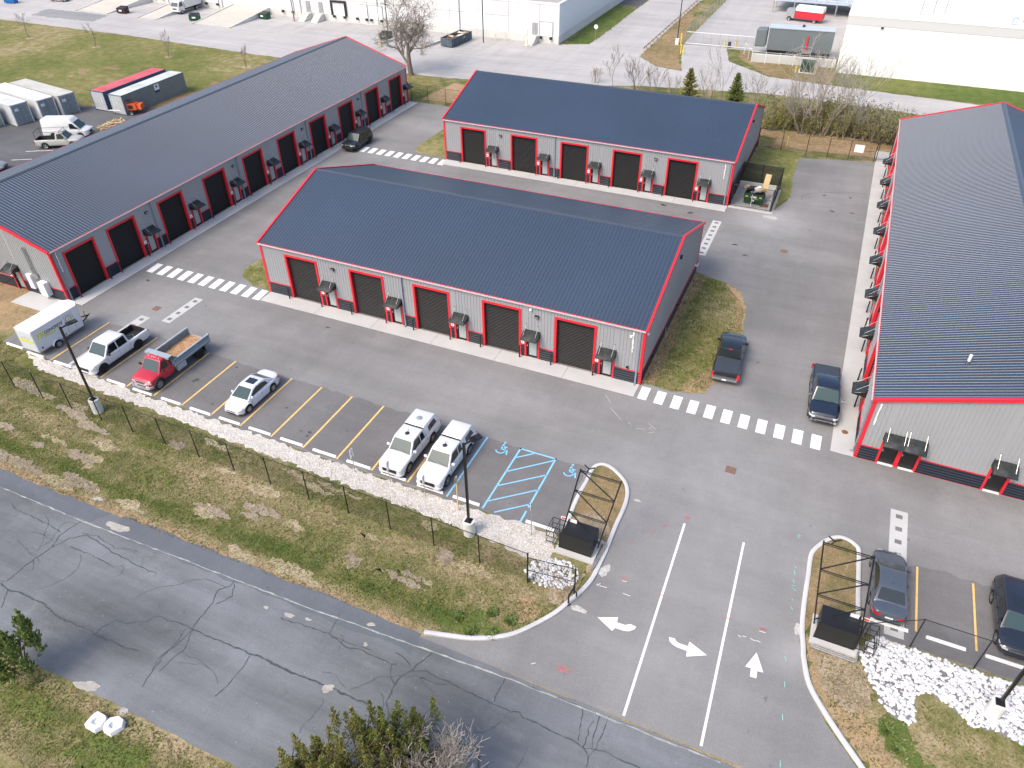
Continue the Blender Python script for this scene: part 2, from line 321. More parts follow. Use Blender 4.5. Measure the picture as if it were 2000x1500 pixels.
# verge bands between the fence and street
ground('straw_edge', [[(-120,18.3),(-60,18.3),(-36,18.4),(-14,18.8),(-15,19.3),(-24,19.15),(-36,19.1),(-60,19.0),(-120,19.0)],
    [(-10.4,23.3),(-9.0,23.2),(-8.6,22.4),(-9.6,21.6)],
    [(4.5,26.8),(5.9,23.2),(8.8,20.5),(9.6,21.5),(7.8,24),(7.4,26.6),(5.6,27.2)],[(-64,36),(-60.2,33.5),(-60.2,30),(-62,27.5),(-75,27),(-80,36)]], .005, M_straw, .25, .3)
ground('green_patches', [[(-13,19.5),(-10.8,20.2),(-10,21),(-11.5,21.4),(-14,20.4)],[(8.6,23.6),(9.2,22),(11,20.6),(12,21.4),(10.4,22.6),(9.4,24.2)],[(-25.6,8.1),(-22,8.0),(-20,7),(-22,6),(-26,6.6)],[(-33,8.2),(-29,8.1),(-27.5,7.1),(-32,7.2)]], .008, M_green, .3, .3)
ground('dirt_patch', [[(-9.4,25.9),(-7.4,25.2),(-7.0,26.5),(-7.2,27),(-7.3,24.4),(-7.9,23.4),(-8.6,23.6)],[(4.9,27.0),(6.6,26.8),(8.2,26.0),(8.2,24),(7.2,23.4),(5.9,24.4)]], .011, M_dirt, .18, .3)
pp=[]
for k in range(64):
    x=random.uniform(-60,-9.5); y=random.choice([random.gauss(25.3,.7),random.gauss(23.2,.6),random.gauss(21.9,.5),random.gauss(19.6,.25)]); rx,ry=random.uniform(.4,1.9),random.uniform(.15,.5)
    if y<18.95 or y>26.3 or (x>-11 and y<22.6): continue
    pp.append([(x+rx*math.cos(a/9*6.283)*random.uniform(.6,1.3),y-.25*rx*math.cos(a/9*6.283)*.3+ry*math.sin(a/9*6.283)*random.uniform(.6,1.3)) for a in range(9)])
ground('pale_turf_patches', pp[:36], .014, ground_mat('pale_turf',[(.25,(.24,.2,.115)),(.5,(.34,.29,.19)),(.75,(.44,.39,.28))],mid=1.6), .14, .2)
ground('thatch_patches', pp[36:], .027, ground_mat('thatch',[(.25,(.19,.155,.11)),(.5,(.27,.225,.17)),(.75,(.34,.29,.23))],mid=1.8), .14, .2)
# gravel strip along the stalls: one mass nobody could count
g = ground('gravel_strip', [[(-55.8,28.7),(-42,28.25),(-25,27.98),(-9.9,28.05),(-9.4,26.9),(-9.7,25.7),(-11.8,25.95),(-16.2,26.3),(-22.3,26.45),(-31.3,26.8),(-40.3,27.2),(-48.8,27.4),(-53.2,27.5)]], .03, M_gravel, .16, .3, kind='stuff', label='pale gravel strip between the parking stalls and the chain link fence', cat='gravel')
def pebbles(name, poly, n, r0, r1, label, mats, sink=.3, z=0, exp=1.0):
    xs=[p[0] for p in poly]; ys=[p[1] for p in poly]
    def inside(x,y):
        c=False
        for i in range(len(poly)):
            x1,y1=poly[i]; x2,y2=poly[i-1]
            if (y1>y)!=(y2>y) and x<(x2-x1)*(y-y1)/(y2-y1)+x1: c=not c
        return c
    bm0 = bmesh.new(); bmesh.ops.create_icosphere(bm0, subdivisions=1, radius=1); V0=[v.co.copy() for v in bm0.verts]; F0=[[v.index for v in f.verts] for f in bm0.faces]; bm0.free()
    bb = MB(); k=0
    while k<n:
        x=random.uniform(min(xs),max(xs)); y=random.uniform(min(ys),max(ys))
        if not inside(x,y): continue
        k+=1; r=r0+(r1-r0)*random.random()**exp; a=random.random()*6.28; sx,sy,sz=random.uniform(.8,1.25),random.uniform(.7,1),random.uniform(.5,.8); M=random.choice(mats)
        ca,sa=math.cos(a),math.sin(a); i0=len(bb.v); jj=[random.uniform(.85,1.15) for _ in V0]; mi=bb.mi(M)
        for v,j in zip(V0,jj):
            X,Y=v.x*sx*r*j,v.y*sy*r*j; bb.v.append(Vector((x+X*ca-Y*sa,y+X*sa+Y*ca,z+v.z*sz*r*j+r*sink)))
        for f in F0: bb.f.append([i0+q for q in f]); bb.m.append(mi)
    o=bb.build(name, recalc=False, smooth=50); tag(o,label,'rocks',None,'stuff'); return o
ROCKM=[mat('riprap_a',(.6,.6,.61),.85,var=.2,scale=2),mat('riprap_b',(.5,.51,.53),.85,var=.2,scale=2),mat('riprap_c',(.66,.655,.64),.85,var=.15,scale=2)]
RB=[(8.1,28.4),(9.8,28.3),(14.3,28.2),(18,28.2),(18,24.6),(15,24.9),(13.9,25.2),(12.6,25.0),(12.0,25.5),(10.6,26.1),(10.0,25.4),(10.2,24.3),(9.9,23.9),(9.2,24.0),(8.5,24.6),(7.9,25.8),(7.4,26.9),(7.7,27.6)]
ground('rock_bed_soil',[RB],.014,mat('rock_bed_soil',(.16,.16,.16),.95,var=.3,scale=2),.1,.3)
pebbles('riprap_rocks',RB,3600,.06,.135,'bed of loose white riprap rocks around the concrete light pole base',ROCKM,exp=1.6)
RB2=[(-10.3,25.7),(-9.6,26.3),(-8.6,26.5),(-7.8,26.3),(-7.5,25.6),(-7.6,25.1),(-8.1,24.5),(-9.0,24.3),(-9.8,24.3),(-10.6,24.9)]
pebbles('riprap_rocks',RB2,420,.05,.125,'small patch of white riprap rocks inside the fence end post',ROCKM,exp=1.4)
pebbles('gravel_stones',[(-55,28.5),(-42,28.15),(-25,27.9),(-9.9,27.95),(-9.6,25.9),(-11.8,26.05),(-22.3,26.5),(-31.3,26.9),(-48.8,27.5)],9000,.018,.045,'scattered small stones over the pale gravel strip',[M_gravel,ROCKM[2]],z=.03)
# kerbed islands
def curve_pts(pts, n=5):
    out=[]; P_=[Vector((p[0],p[1])) for p in pts]; P_=[P_[0]*2-P_[1]]+P_+[P_[-1]*2-P_[-2]]
    for i in range(1,len(P_)-2):
        for j in range(n):
            t=j/n; a,b_,c,d=P_[i-1:i+3]
            out.append(.5*((2*b_)+(c-a)*t+(2*a-5*b_+4*c-d)*t*t+(3*b_-a-3*c+d)*t**3))
    out.append(P_[-2]); return out
def kerb(pts, wd=.24, h=.15):
    c=curve_pts(pts); bb=MB(); L=[];Rr=[]
    for i,p in enumerate(c):
        d=(c[min(i+1,len(c)-1)]-c[max(i-1,0)]).normalized(); n=Vector((-d.y,d.x))*wd/2
        L.append(p+n); Rr.append(p-n)
    prof=[]
    for i in range(len(c)):
        a,b_=L[i],Rr[i]; q=(b_-a)
        prof.append([bb.P((*a,0)),bb.P((*a,h-.02)),bb.P((*(a+q*.12),h)),bb.P((*(a+q*.88),h)),bb.P((*b_,h-.02)),bb.P((*b_,0))])
    for i in range(len(c)-1):
        for k in range(5): bb.idx((prof[i][k],prof[i][k+1],prof[i+1][k+1],prof[i+1][k]),M_kerb)
    bb.idx(prof[0],M_kerb); bb.idx(prof[-1],M_kerb)
    o=bb.build('kerb',smooth=40); tag(o,kind='structure'); return c
K1=px((1106,1034),(1114,1006),(1130,968),(1144,944),(1155,921),(1165,911),(1178,909),(1193,915),(1207,927),(1220,943),(1225,960),(1223,979),(1215,1001),(1202,1029),(1185,1072),(1172,1100),(1157,1130),(1138,1153),(1113,1175),(1083,1199),(1040,1223),(1000,1240),(960,1247),(920,1248),(878,1243),(829,1236))
c1=kerb(K1)
K2=px((1675,1212),(1675,1161),(1676,1109),(1676,1076),(1668,1065),(1655,1056),(1639,1051),(1621,1054),(1603,1064),(1586,1080),(1581,1098),(1578,1124),(1571,1170),(1566,1222),(1568,1265),(1569,1287),(1579,1336),(1604,1383),(1636,1433),(1679,1495),(1730,1570))
c2=kerb(K2)
ground('island_grass', [[(p.x,p.y) for p in c1[:70]]+[(-7.2,27.2),(-9.3,28.0)]], .09, M_dry, 0)
ground('island_grass', [[(p.x,p.y) for p in c2[:68]]+[(4.9,27.6),(7.0,27.5)]], .09, M_dry, 0)
ground('island_soil', [px((1118,1010),(1148,1003),(1180,1012),(1192,1040),(1170,1062),(1112,1050))], .1, M_dirt, .15, .2)
# ------------------------------------------------------------------ painted markings
b = MB()
def line(x0,y0,x1,y1,wd,M,z=.034):
    d=Vector((x1-x0,y1-y0)).normalized(); n=Vector((-d.y,d.x))*wd/2
    b.sheet([(x0+n.x,y0+n.y),(x0-n.x,y0-n.y),(x1-n.x,y1-n.y),(x1+n.x,y1+n.y)],z,M)
for i in range(10): x=-53.2+2.745*i*.9995+.0; line(x+.0,28.75-.05*i,x-.0+.02,34.6-.028*i,.14,M_yellow)
for x in (-53.2+2.745*10,-53.2+2.745*11,-53.2+2.745*12): line(x,28.3,x,34.35,.14,M_yellow)
for x in (10.08,12.96,15.8,18.6): line(x,29.5,x,34.1,.11,M_yellow)
line(-17.33,28.2,-17.33,34.3,.12,M_blue)
line(-14.8,28.2,-14.76,34.2,.12,M_blue); line(-14.82,34.14,-12.14,34.14,.12,M_blue); line(-12.2,34.2,-12.2,29.4,.12,M_blue); line(-12.2,29.1,-12.2,28.05,.12,M_blue)
for x0,y0,x1,y1 in ((-14.75,31.75,-12.25,33.95),(-14.75,30.35,-12.2,32.5),(-14.75,28.9,-12.2,31.05),(-14.0,28.2,-12.2,29.7)): line(x0,y0,x1,y1,.1,M_blue)
line(-14.72,33.2,-13.7,34.08,.1,M_blue)
def wheelchair(cx,cy,s=1.0):
    q=[(math.cos(a),math.sin(a)) for a in [R(200)+R(250)*i/14 for i in range(15)]]
    for p,r_ in zip(q,q[1:]): line(cx+p[0]*.33*s,cy-.1+p[1]*.33*s,cx+r_[0]*.33*s,cy-.1+r_[1]*.33*s,.09,M_blue)
    line(cx,cy+.5*s,cx,cy,.12,M_blue); line(cx,cy,cx+.42*s,cy,.1,M_blue); line(cx+.42*s,cy,cx+.55*s,cy-.42*s,.1,M_blue); line(cx,cy+.28*s,cx+.35*s,cy+.28*s,.08,M_blue)
    line(cx-.07,cy+.66*s,cx+.07,cy+.66*s,.15,M_blue)
wheelchair(-15.96,33.6); wheelchair(-10.95,33.4)
line(-2.75,18.85,-2.93,32.0,.13,M_white); line(1.0,18.9,.64,31.95,.13,M_white)
for i in range(11): x=-56.95+1.245*i; b.sheet([(x+.05,42.5),(x+.8,42.5),(x+.62,44.12),(x-.1,44.12)],.034,M_white)
for i in range(11): x=-56.35+1.24*i; b.sheet([(x+.03,76.1),(x+.78,76.1),(x+.68,77.75),(x-.05,77.75)],.034,M_white)
for i in range(11): x=-9.02+1.228*i; y=42.52-.05*i; b.sheet([(x,y),(x+.66,y),(x+.64,y+1.52),(x-.03,y+1.52)],.034,M_white)
o=lambda L: [(1000+x/4,1125+y/4) for x,y in L]
b.sheet(px(*o([(668,325),(828,325),(820,365),(885,386),(912,380),(925,378),(970,400),(955,420),(912,435),(870,430),(805,408),(782,432)])),.034,M_white)
b.sheet(px(*o([(1522,622),(1385,515),(1375,552),(1310,530),(1285,515),(1270,490),(1225,480),(1230,510),(1250,535),(1290,560),(1365,588),(1360,632)])),.034,M_white)
b.sheet(px(*o([(1910,600),(1963,757),(1915,745),(1908,802),(1858,788),(1865,722),(1820,710)])),.034,M_white)
tag(b.build('road_markings', recalc=False), kind='structure')
# flush concrete bands with square inlets
b=MB()
def band(x0,y0,x1,y1,n):
    b.box((x0,y0,0),(x1,y1,.03),M_walk)
    for i in range(n):
        cx=(x0+x1)/2; cy=y0+(y1-y0)*(i+.5)/n; b.box((cx-.19,cy-.17,.0),(cx+.19,cy+.17,.036),M_stall)
band(-49.25,36.55,-48.35,40.65,4); band(-51.48,28.6,-50.5,36.55,8); band(-10.05,66.05,-9.15,74.0,8); band(8.52,28.7,9.5,38.3,9)
tag(b.build('drain_bands'), kind='structure')
b=MB(); rust=mat('rusty_grate',(.2,.085,.05),.7,var=.5,scale=12)
for x,y in ((-51.1,37.9),(-1.25,37.75),(-2.3,69.95)):
    b.box((x-.32,y-.3,0),(x+.32,y+.3,.04),rust)
    for i in range(5): b.box((x-.25+i*.11,y-.24,.04),(x-.2+i*.11,y+.24,.046),M_stall)
tag(b.build('drain_grates'), kind='structure')
b=MB(); b.tube((5.3,44.6,.05),(5.3,44.6,.066),.22,rust,16); tag(b.build('manhole_cover'), kind='structure')
# tar sealed cracks in the old street (survey marks)
b=MB()
def crack(pts, wd=.07, jit=.05):
    q=rs(px(*pts),.22,jit,False)
    for a,c in zip(q,q[1:]):
        ww=wd*.72*random.uniform(.5,1.4); line(a[0],a[1],c[0],c[1],ww,M_tar,.021+random.random()*.002)
q4=lambda ox,oy,L: [(ox+x/4,oy+y/4) for x,y in L]
for wd,L in ((.11,q4(0,1125,[(0,60),(60,110),(180,140),(330,215),(450,320),(620,390),(740,450),(830,495),(870,500),(940,550),(1090,585)])),
 (.06,q4(0,1125,[(740,455),(800,400),(900,350),(980,370),(1140,360),(1220,315),(1400,370),(1500,415)])),
 (.1,q4(0,1125,[(1500,415),(1700,500),(1860,570),(2000,625)])),(.14,q4(500,1125,[(0,620),(250,740),(500,840),(700,930),(900,1010)])),
 (.07,q4(0,1125,[(1840,30),(1800,80),(1700,110),(1670,210),(1560,330),(1505,415)])),(.06,q4(0,1125,[(1830,60),(1820,160),(1690,220)])),
 (.06,q4(0,1125,[(1505,415),(1400,520),(1290,610),(1220,700),(1110,870)])),(.05,q4(0,1125,[(1460,410),(1340,560),(1240,640),(1190,740)])),(.05,q4(0,1125,[(1510,420),(1440,580),(1330,660),(1240,750)])),
 (.06,q4(0,1125,[(1960,620),(1900,710),(1820,810),(1740,890),(1680,940)])),(.07,q4(0,1125,[(0,45),(60,40),(110,0)])),(.06,q4(0,1125,[(60,110),(10,250)])),
 (.08,q4(0,750,[(100,1500),(240,1390),(410,1275),(470,1180),(640,1070)])),(.06,q4(0,750,[(95,940),(130,985),(240,1030),(380,1100),(470,1160)])),
 (.06,q4(0,750,[(230,1150),(330,1180),(410,1230)])),(.07,q4(0,750,[(410,1275),(540,1210),(680,1180),(760,1230),(900,1330),(1000,1370),(1060,1420),(1220,1480)])),
 (.06,q4(0,750,[(540,1270),(720,1340),(890,1430)])),(.05,q4(0,750,[(640,1170),(760,1190),(900,1280),(1080,1310)])),
 (.07,q4(500,1125,[(190,330),(350,380),(560,450),(720,570),(800,570),(900,620),(1060,690),(1100,690)])),(.05,q4(500,1125,[(580,450),(620,370),(660,290)])),
 (.05,q4(500,1125,[(580,460),(700,510),(830,560),(900,580)])),(.09,q4(500,1125,[(1380,600),(1290,670),(1210,740),(1120,790),(1080,850),(1020,980),(1040,1090),(1010,1150)])),
 (.06,q4(500,1125,[(1060,700),(1045,780),(1080,845)])),(.08,q4(500,1125,[(1210,740),(1330,750),(1500,830),(1620,890),(1800,980),(1950,1040),(2000,1070)])),
 (.08,q4(500,1125,[(1280,790),(1380,840),(1490,850)])),(.06,q4(500,1125,[(1210,700),(1150,640),(1090,600)])),(.06,q4(500,1125,[(1950,800),(1890,900),(1860,980)])),
 (.12,q4(500,1125,[(1290,1165),(1450,1220),(1600,1310),(1720,1340),(1750,1400),(1740,1500)])),
 (.07,q4(1000,1125,[(0,1060),(50,1060),(80,1110),(200,1150),(340,1225),(420,1260),(520,1310),(560,1350),(620,1340),(720,1370),(840,1430),(1000,1500)])),
 (.06,q4(1000,1125,[(570,1500),(600,1420),(560,1340),(600,1200),(640,1130)])),(.05,q4(1000,1125,[(620,1340),(640,1230),(690,1080)])),(.05,q4(1000,1125,[(520,1300),(540,1160),(550,1040)])),(.05,q4(1000,1125,[(600,1420),(660,1340),(760,1100)])),
 (.05,q4(1000,1125,[(0,810),(200,890),(380,960),(540,1030)]))): crack(L,wd)
# finer unsealed branches running off the sealed ones
for k in range(34):
    x,y=random.choice([(-40,14.5),(-38,15.5),(-33,15.2),(-31,13.5),(-25,13),(-17,14.2),(-14.5,16),(-13,14.5),(-6,14.2),(-3,14.5),(-44,12.5),(-29,16.3),(-20,16.2)]); x+=random.gauss(0,2.2); y+=random.gauss(0,.9); a=random.choice([random.gauss(-.1,.25),random.gauss(1.2,.4)]); L_=random.uniform(.8,3.2); q=[(x,y)]
    if not 9.8<y<17: continue
    while L_>0: a+=random.gauss(0,.35); x+=math.cos(a)*.25; y+=math.sin(a)*.25; q.append((x,min(17.1,max(9.6,y)))); L_-=.25
    for a_,c_ in zip(q,q[1:]): line(a_[0],a_[1],c_[0],c_[1],random.uniform(.012,.035),M_tar,.0205+random.random()*.001) if abs(a_[0]-c_[0])+abs(a_[1]-c_[1])>.02 else None
tag(b.build('tar_sealed_cracks', recalc=False), kind='structure')
# pale seam and spills on the street, survey paint and scuffs on the drive
b=MB(); M_spill=mat('pale_spill',(.34,.33,.3),.9,var=.2,scale=3); M_seam=mat('edge_line_worn',(.3,.31,.3),.9,var=.5,scale=1.5); M_scuff=mat('scuff',(.42,.41,.4),.9,var=.3,scale=6); M_mark=mat('survey_red',(.5,.12,.13),.8,var=.3,scale=8); M_mint=mat('survey_green',(.2,.5,.42),.8,var=.3,scale=8)
def blob(cx,cy,rx,ry,M,z=.0225,n=22,rot=0):
    pts=[]; n=40
    for i in range(n):
        a=6.283*i/n; k=.85+.16*math.sin(2*a+cx*9)+.1*math.sin(3*a+cy*7)+.06*math.sin(7*a+cx)+random.uniform(-.04,.04); X,Y=rx*k*math.cos(a),ry*k*math.sin(a); pts.append((cx+X*math.cos(rot)-Y*math.sin(rot),cy+X*math.sin(rot)+Y*math.cos(rot)))
    b.sheet(pts,z,M)
L=rs([(-60,17.35),(-36,17.45),(-20,17.85),(-8.5,18.4),(2,18.5)],.5,.03,False)
for a,c in zip(L,L[1:]):
    line(a[0],a[1],c[0],c[1],random.uniform(.03,.1),M_seam,.0235)
for p,rx,ry in (((230,1030),.9,.35),((190,975),.5,.2),((565,1202),.42,.13),((602,1210),.2,.1),((725,1220),.25,.15),((520,1187),.2,.1),((714,1259),.15,.12),((640,1345),.3,.3),((170,1340),.8,.3),((240,1390),.35,.2)):
    q=site(*p); blob(q.x,q.y,rx,ry,M_spill,rot=.1)
def scuffs(ox,oy,L,M,wd=.05,z=.0375):
    for (x0,y0,x1,y1) in L:
        a,c=site(ox+x0/4,oy+y0/4),site(ox+x1/4,oy+y1/4); line(a.x,a.y,c.x,c.y,wd,M,z)
scuffs(1000,750,[(1080,1160,1110,1145),(1170,1112,1210,1103),(905,1250,940,1238),(1345,1045,1390,1040),(1350,1055,1395,1052)],M_mark)
scuffs(1000,1125,[(1140,150,1190,155),(1660,325,1710,345),(860,12,910,22),(1930,405,1990,425),(1940,412,1980,425),(355,705,450,720),(345,722,455,742),(375,740,450,758)],M_mark)
scuffs(1000,1125,[(660,70,740,95),(665,62,690,85),(668,80,690,60),(865,138,925,160),(860,40,895,48),(150,690,185,682),(1930,432,1980,446),(1765,465,1790,480),(1800,470,1830,480),(1860,490,1900,512),(1905,505,1940,520)],M_white,.03)
scuffs(1500,1125,[(195,30,205,60),(185,75,215,80),(185,90,215,120),(185,175,192,195),(175,240,190,265),(130,630,142,668),(127,825,131,872),(112,1080,114,1130),(95,1440,95,1500)],M_mint,.04)
scuffs(1500,750,[(225,1190,260,1190),(240,1175,240,1210),(205,1460,210,1500),(205,1425,225,1440)],M_mint,.04)
scuffs(1000,750,[(730,85,770,150),(770,190,850,280),(910,300,930,320),(965,350,1040,355),(1060,385,1110,382),(1065,310,1120,355),(1070,355,1085,345)],M_scuff,.04)
for p,rx,ry in (((1180,1115),.35,.5),((1130,1190),.45,.25),((1245,978),.25,.12),((1560,1230),.25,.5),((1505,425),.8,.5)):
    q=site(*p); blob(q.x,q.y,rx,ry,M_scuff,z=.0225)
M_oil=mat('oil_drip',(.06,.06,.062),.6)
for p,s_ in (((1296,401),.35),((1348,416),.4),((1294,400),.2),((640,640),.22),((385,742),.25),((378,745),.18),((415,790),.15),((605,845),.2),((600,852),.15),((588,842),.13),((678,842),.12),((1435,478),.3),((1455,499),.3),((515,12),.3),((289,548),.25),((1661,387),.25),((1625,413),.3),((1664,417),.3),((1610,382),.25),((462,718),.15),((560,797),.15)):
    q=site(*p); blob(q.x,q.y,s_,s_*.6,M_oil,z=.029,n=12)
L=[site(*p) for p in ((1565,390),(1568,382),(1585,378),(1640,376),(1690,378))]
for a,c in zip(L,L[1:]): line(a.x,a.y,c.x,c.y,.05,M_oil,.029)
tag(b.build('pavement_stains', recalc=False), kind='structure')
# joints of the alley concrete
b=MB(); M_joint=mat('joint',(.2,.2,.2),.9)
for i in range(26): x=-150+i*4.0+random.uniform(-.6,.6); line(x,rnd:=123.5+random.uniform(-2,2),x+random.uniform(-.5,.5),133.2,.07,M_joint,.017) if x<-52 else None
for x0,y0,x1,y1 in ((-150,114,-90,112.5),(-112,121,-60,121.5),(-90,116,-52,117),(-60,111,-40,121),(-62,112,-58,119),(-80,109,-77,121),(-56,121,-36,122),(-45,134,-34.8,134.4),(-44,150,-36,149)): 
    L=rs([(x0,y0),(x1,y1)],1.2,.2,False)
    for a,c in zip(L,L[1:]): line(a[0],a[1],c[0],c[1],.07,M_joint,.017)
tag(b.build('alley_joints', recalc=False), kind='structure')
# ------------------------------------------------------------------ buildings
EZ, RZ = 4.98, 8.02           # eave and ridge heights
def facade_T(ox, oy, rz): return Matrix.Translation((ox,oy,0)) @ Matrix.Rotation(rz,4,'Z')
# facade frames: local x along the wall (viewer's left to right), local -y outwards
def ribwall(b, T, u0, u1, z0, z1, M=None, pitch=.26, out=.026):
    """vertical ribbed siding; z1 may be a function of u"""
    M = M or M_wall; f = z1 if callable(z1) else (lambda u_: z1); us=[u0]; k=math.ceil(u0/pitch)
    while k*pitch < u1-.05:
        s=k*pitch
        if s-.035>u0: us += [s-.035,s-.02,s+.02,s+.035]
        k+=1
    us.append(u1); pts=[]
    for i,s in enumerate(us):
        ph=(i-1)%4; o = out if (0<i<len(us)-1 and ph in (1,2)) else 0.0
        pts.append((s,-o))
    lo=[b.P(T@Vector((s,o,z0))) for s,o in pts]; hi=[b.P(T@Vector((s,o,f(s)))) for s,o in pts]
    for i in range(len(pts)-1): b.idx((lo[i],lo[i+1],hi[i+1],hi[i]),M)
def wains(b, T, u0, u1):
    if u1-u0<.08: return
    zs=[.03]; 
    prof=[(.03,.03)]
    for k in range(5):
        z=.12+k*.215; prof += [(z,.03),(z+.03,.055),(z+.075,.055),(z+.105,.03)]
    prof.append((1.14,.03)); lo=[b.P(T@Vector((u0,-o,z))) for z,o in prof]; hi=[b.P(T@Vector((u1,-o,z))) for z,o in prof]
    for i in range(len(prof)-1): b.idx((lo[i],hi[i],hi[i+1],lo[i+1]),M_navy)
# shared meshes -------------------------------------------------
def mesh_of(b, name, **kw):
    o=b.build(name, **kw); me=o.data; bpy.data.objects.remove(o); return me
GW, GH = 3.3, 4.34
b=MB(); n=30; z0=.03
prof=[]
for k in range(n): z=z0+(GH-.16-z0)*k/n; dz=(GH-.16-z0)/n; prof += [(z,.0),(z+dz*.3,-.026),(z+dz*.85,-.026)]
prof.append((GH-.14,0))
lo=[b.P((.12,.2+o_,z)) for z,o_ in prof]; hi=[b.P((GW-.12,.2+o_,z)) for z,o_ in prof]
for i in range(len(prof)-1): b.idx((lo[i],hi[i],hi[i+1],lo[i+1]),M_door)
ME_CURT=mesh_of(b,'garage_door')
b=MB(); b.box((-.02,-.06,0),(.16,.27,GH+.02),M_red); b.box((GW-.16,-.06,0),(GW+.02,.27,GH+.02),M_red); b.box((.16,-.06,GH-.15),(GW-.16,.27,GH+.02),M_red)
ME_GFR=mesh_of(b,'door_frame')
b=MB(); b.box((.115,.08,.04),(1.085,.13,2.16),M_blk); ME_DLEAF=mesh_of(b,'entry_door')
b=MB(); b.box((-.02,-.055,0),(.125,.16,2.3),M_red); b.box((1.075,-.055,0),(1.22,.16,2.3),M_red); b.box((.125,-.055,2.2),(1.075,.16,2.3),M_red); ME_DFR=mesh_of(b,'door_frame')
b=MB(); b.box((.34,.055,.22),(.96,.08,1.78),M_pane); ME_PANE=mesh_of(b,'door_pane')
b=MB(); b.box((.17,.02,1.0),(.23,.08,1.2),M_galv); ME_HAND=mesh_of(b,'handle')
b=MB(); N_=8   # arched canopy shell
top=[];bot=[]
for i in range(N_+1):
    t=i/N_; y=-t*.98; z=2.62-.12*t-.26*t*t
    top.append([b.P((x,y,z+c_)) for x,c_ in ((-.06,-.05),(.04,0),(.62,.02),(1.2,0),(1.3,-.05))]); bot.append([b.P((x,y,z-.05)) for x in (-.06,.04,.62,1.2,1.3)])
for i in range(N_):
    for k in range(4): b.idx((top[i][k],top[i][k+1],top[i+1][k+1],top[i+1][k]),M_can); b.idx((bot[i][k],bot[i+1][k],bot[i+1][k+1],bot[i][k+1]),M_can)
    for k in (0,4): b.idx((top[i][k],top[i+1][k],bot[i+1][k],bot[i][k]),M_can)
b.idx(top[-1]+bot[-1][::-1],M_can)
for x in (-.04,1.28): b.prism([(x-.02,0),(x+.02,0),(x+.02,-.01),(x-.02,-.01)],2.0,2.7,M_blk); b.face([(x,0,2.05),(x,-.95,2.2),(x,0,2.58)],M_blk); b.beam((x,0,2.1),(x,-.96,2.18),.03,M_blk)
b.tube((-.06,-.97,2.2),(1.3,-.97,2.2),.03,M_blk,6)
ME_CAN=mesh_of(b,'canopy',smooth=35)
b=MB()
for x in (.12,1.12): b.tube((x,-.72,2.46),(x,-.02,3.12),.011,M_rod,5); b.tube((x,-.02,3.12),(x,0,3.12),.04,M_blk,6)
ME_ROD=mesh_of(b,'tie_rod')
b=MB(); b.box((0,-.09,0),(.26,-.02,.3),M_cream); b.box((.08,-.1,.1),(.16,-.09,.18),M_blk); ME_KEY=mesh_of(b,'keypad_box')
b=MB(); b.box((-.16,-.2,-.1),(.16,-.02,.1),M_blk); b.face([(-.13,-.205,-.06),(.13,-.205,-.06),(.13,-.205,.06),(-.13,-.205,.06)],M_galv); ME_LAMP=mesh_of(b,'wall_lamp')
b=MB(); b.tube((0,0,.03),(0,0,1.12),.055,M_blk,12); b.tube((0,0,1.12),(0,0,1.15),.055,M_blk,12,r2=.03); ME_BOLL=mesh_of(b,'bollard',smooth=40)
def put(me, root, T, p, rz):
    w_=T@Vector(p); o=link(me.name.split('.')[0], me, root, w_-root.location, rz); return o
ORD=['first','second','third','fourth','fifth','sixth','seventh','eighth','ninth','tenth']
def facade(root, T, rz, length, garages, doors, z1, nm, lamps=(), spouts=(), bollards=True, glass=True, order=1, lastpost=False):
    """garages / doors are lists of left edges along the wall"""
    ops=sorted([(g_,g_+GW,GH) for g_ in garages]+[(d,d+1.2,2.3) for d in doors])
    wb=MB(o=root.location); u=0
    for a,c,h in ops+[(length,length,0)]:
        if a-u>.04:
            ribwall(wb,T,u,a,1.16,z1); nb=MB(o=root.location); wains(nb,T,u,a)
            if nb.f:
                wo_=nb.build('wainscot',root,recalc=False)
                for z0_,z1_,v_ in ((1.14,1.18,-.06),(0,.028,-.05)): tb=MB(o=root.location,T=T); tb.box((u,v_,z0_),(a,-.0,z1_),M_red); tb.build('trim_strip',wo_)
        if h: ribwall(wb,T,a,c,h-.005,z1)
        u=c
    wb.build('wall',root,recalc=False)
    for i,g_ in enumerate(garages):
        d=put(ME_CURT,root,T,(g_,0,0),rz); f=link('door_frame',ME_GFR,d)
        if bollards:
            for s_,off,word in ((0,-.12,'first'),(1,GW+.02,'second')):
                k=i+1 if order>0 else len(garages)-i
                nth=ORD[(i if order>0 else len(garages)-1-i)]
                p=T@Vector((g_+off,-.36,.05)); tb2=link('bollard',ME_BOLL,None,p); end={0:'door side away from its canopy',1:'canopy side'}[s_]
                tag(tb2,f'black bollard at the {"canopy" if s_ else "far"} side of the {nth} roller door, {nm}','bollard','black bollards guarding the roller doors')
    for d_ in doors:
        d=put(ME_DLEAF,root,T,(d_,0,0),rz); link('door_frame',ME_DFR,d); link('handle',ME_HAND,d)
        if glass: link('door_pane',ME_PANE,d)
        c=put(ME_CAN,root,T,(d_,0,0),rz); link('tie_rod',ME_ROD,c)
        if glass: put(ME_KEY,root,T,(d_-.29,0,1.25),rz)
    for u_ in lamps: put(ME_LAMP,root,T,(u_,0,4.0),rz)
    if spouts:
        for u_ in spouts:
            sb=MB(o=root.location,T=T); sb.box((u_-.055,-.14,.08),(u_+.055,-.03,EZ-.1),M_ds); sb.box((u_-.05,-.3,.04),(u_+.05,-.08,.12),M_ds); sb.build('downspout',root)
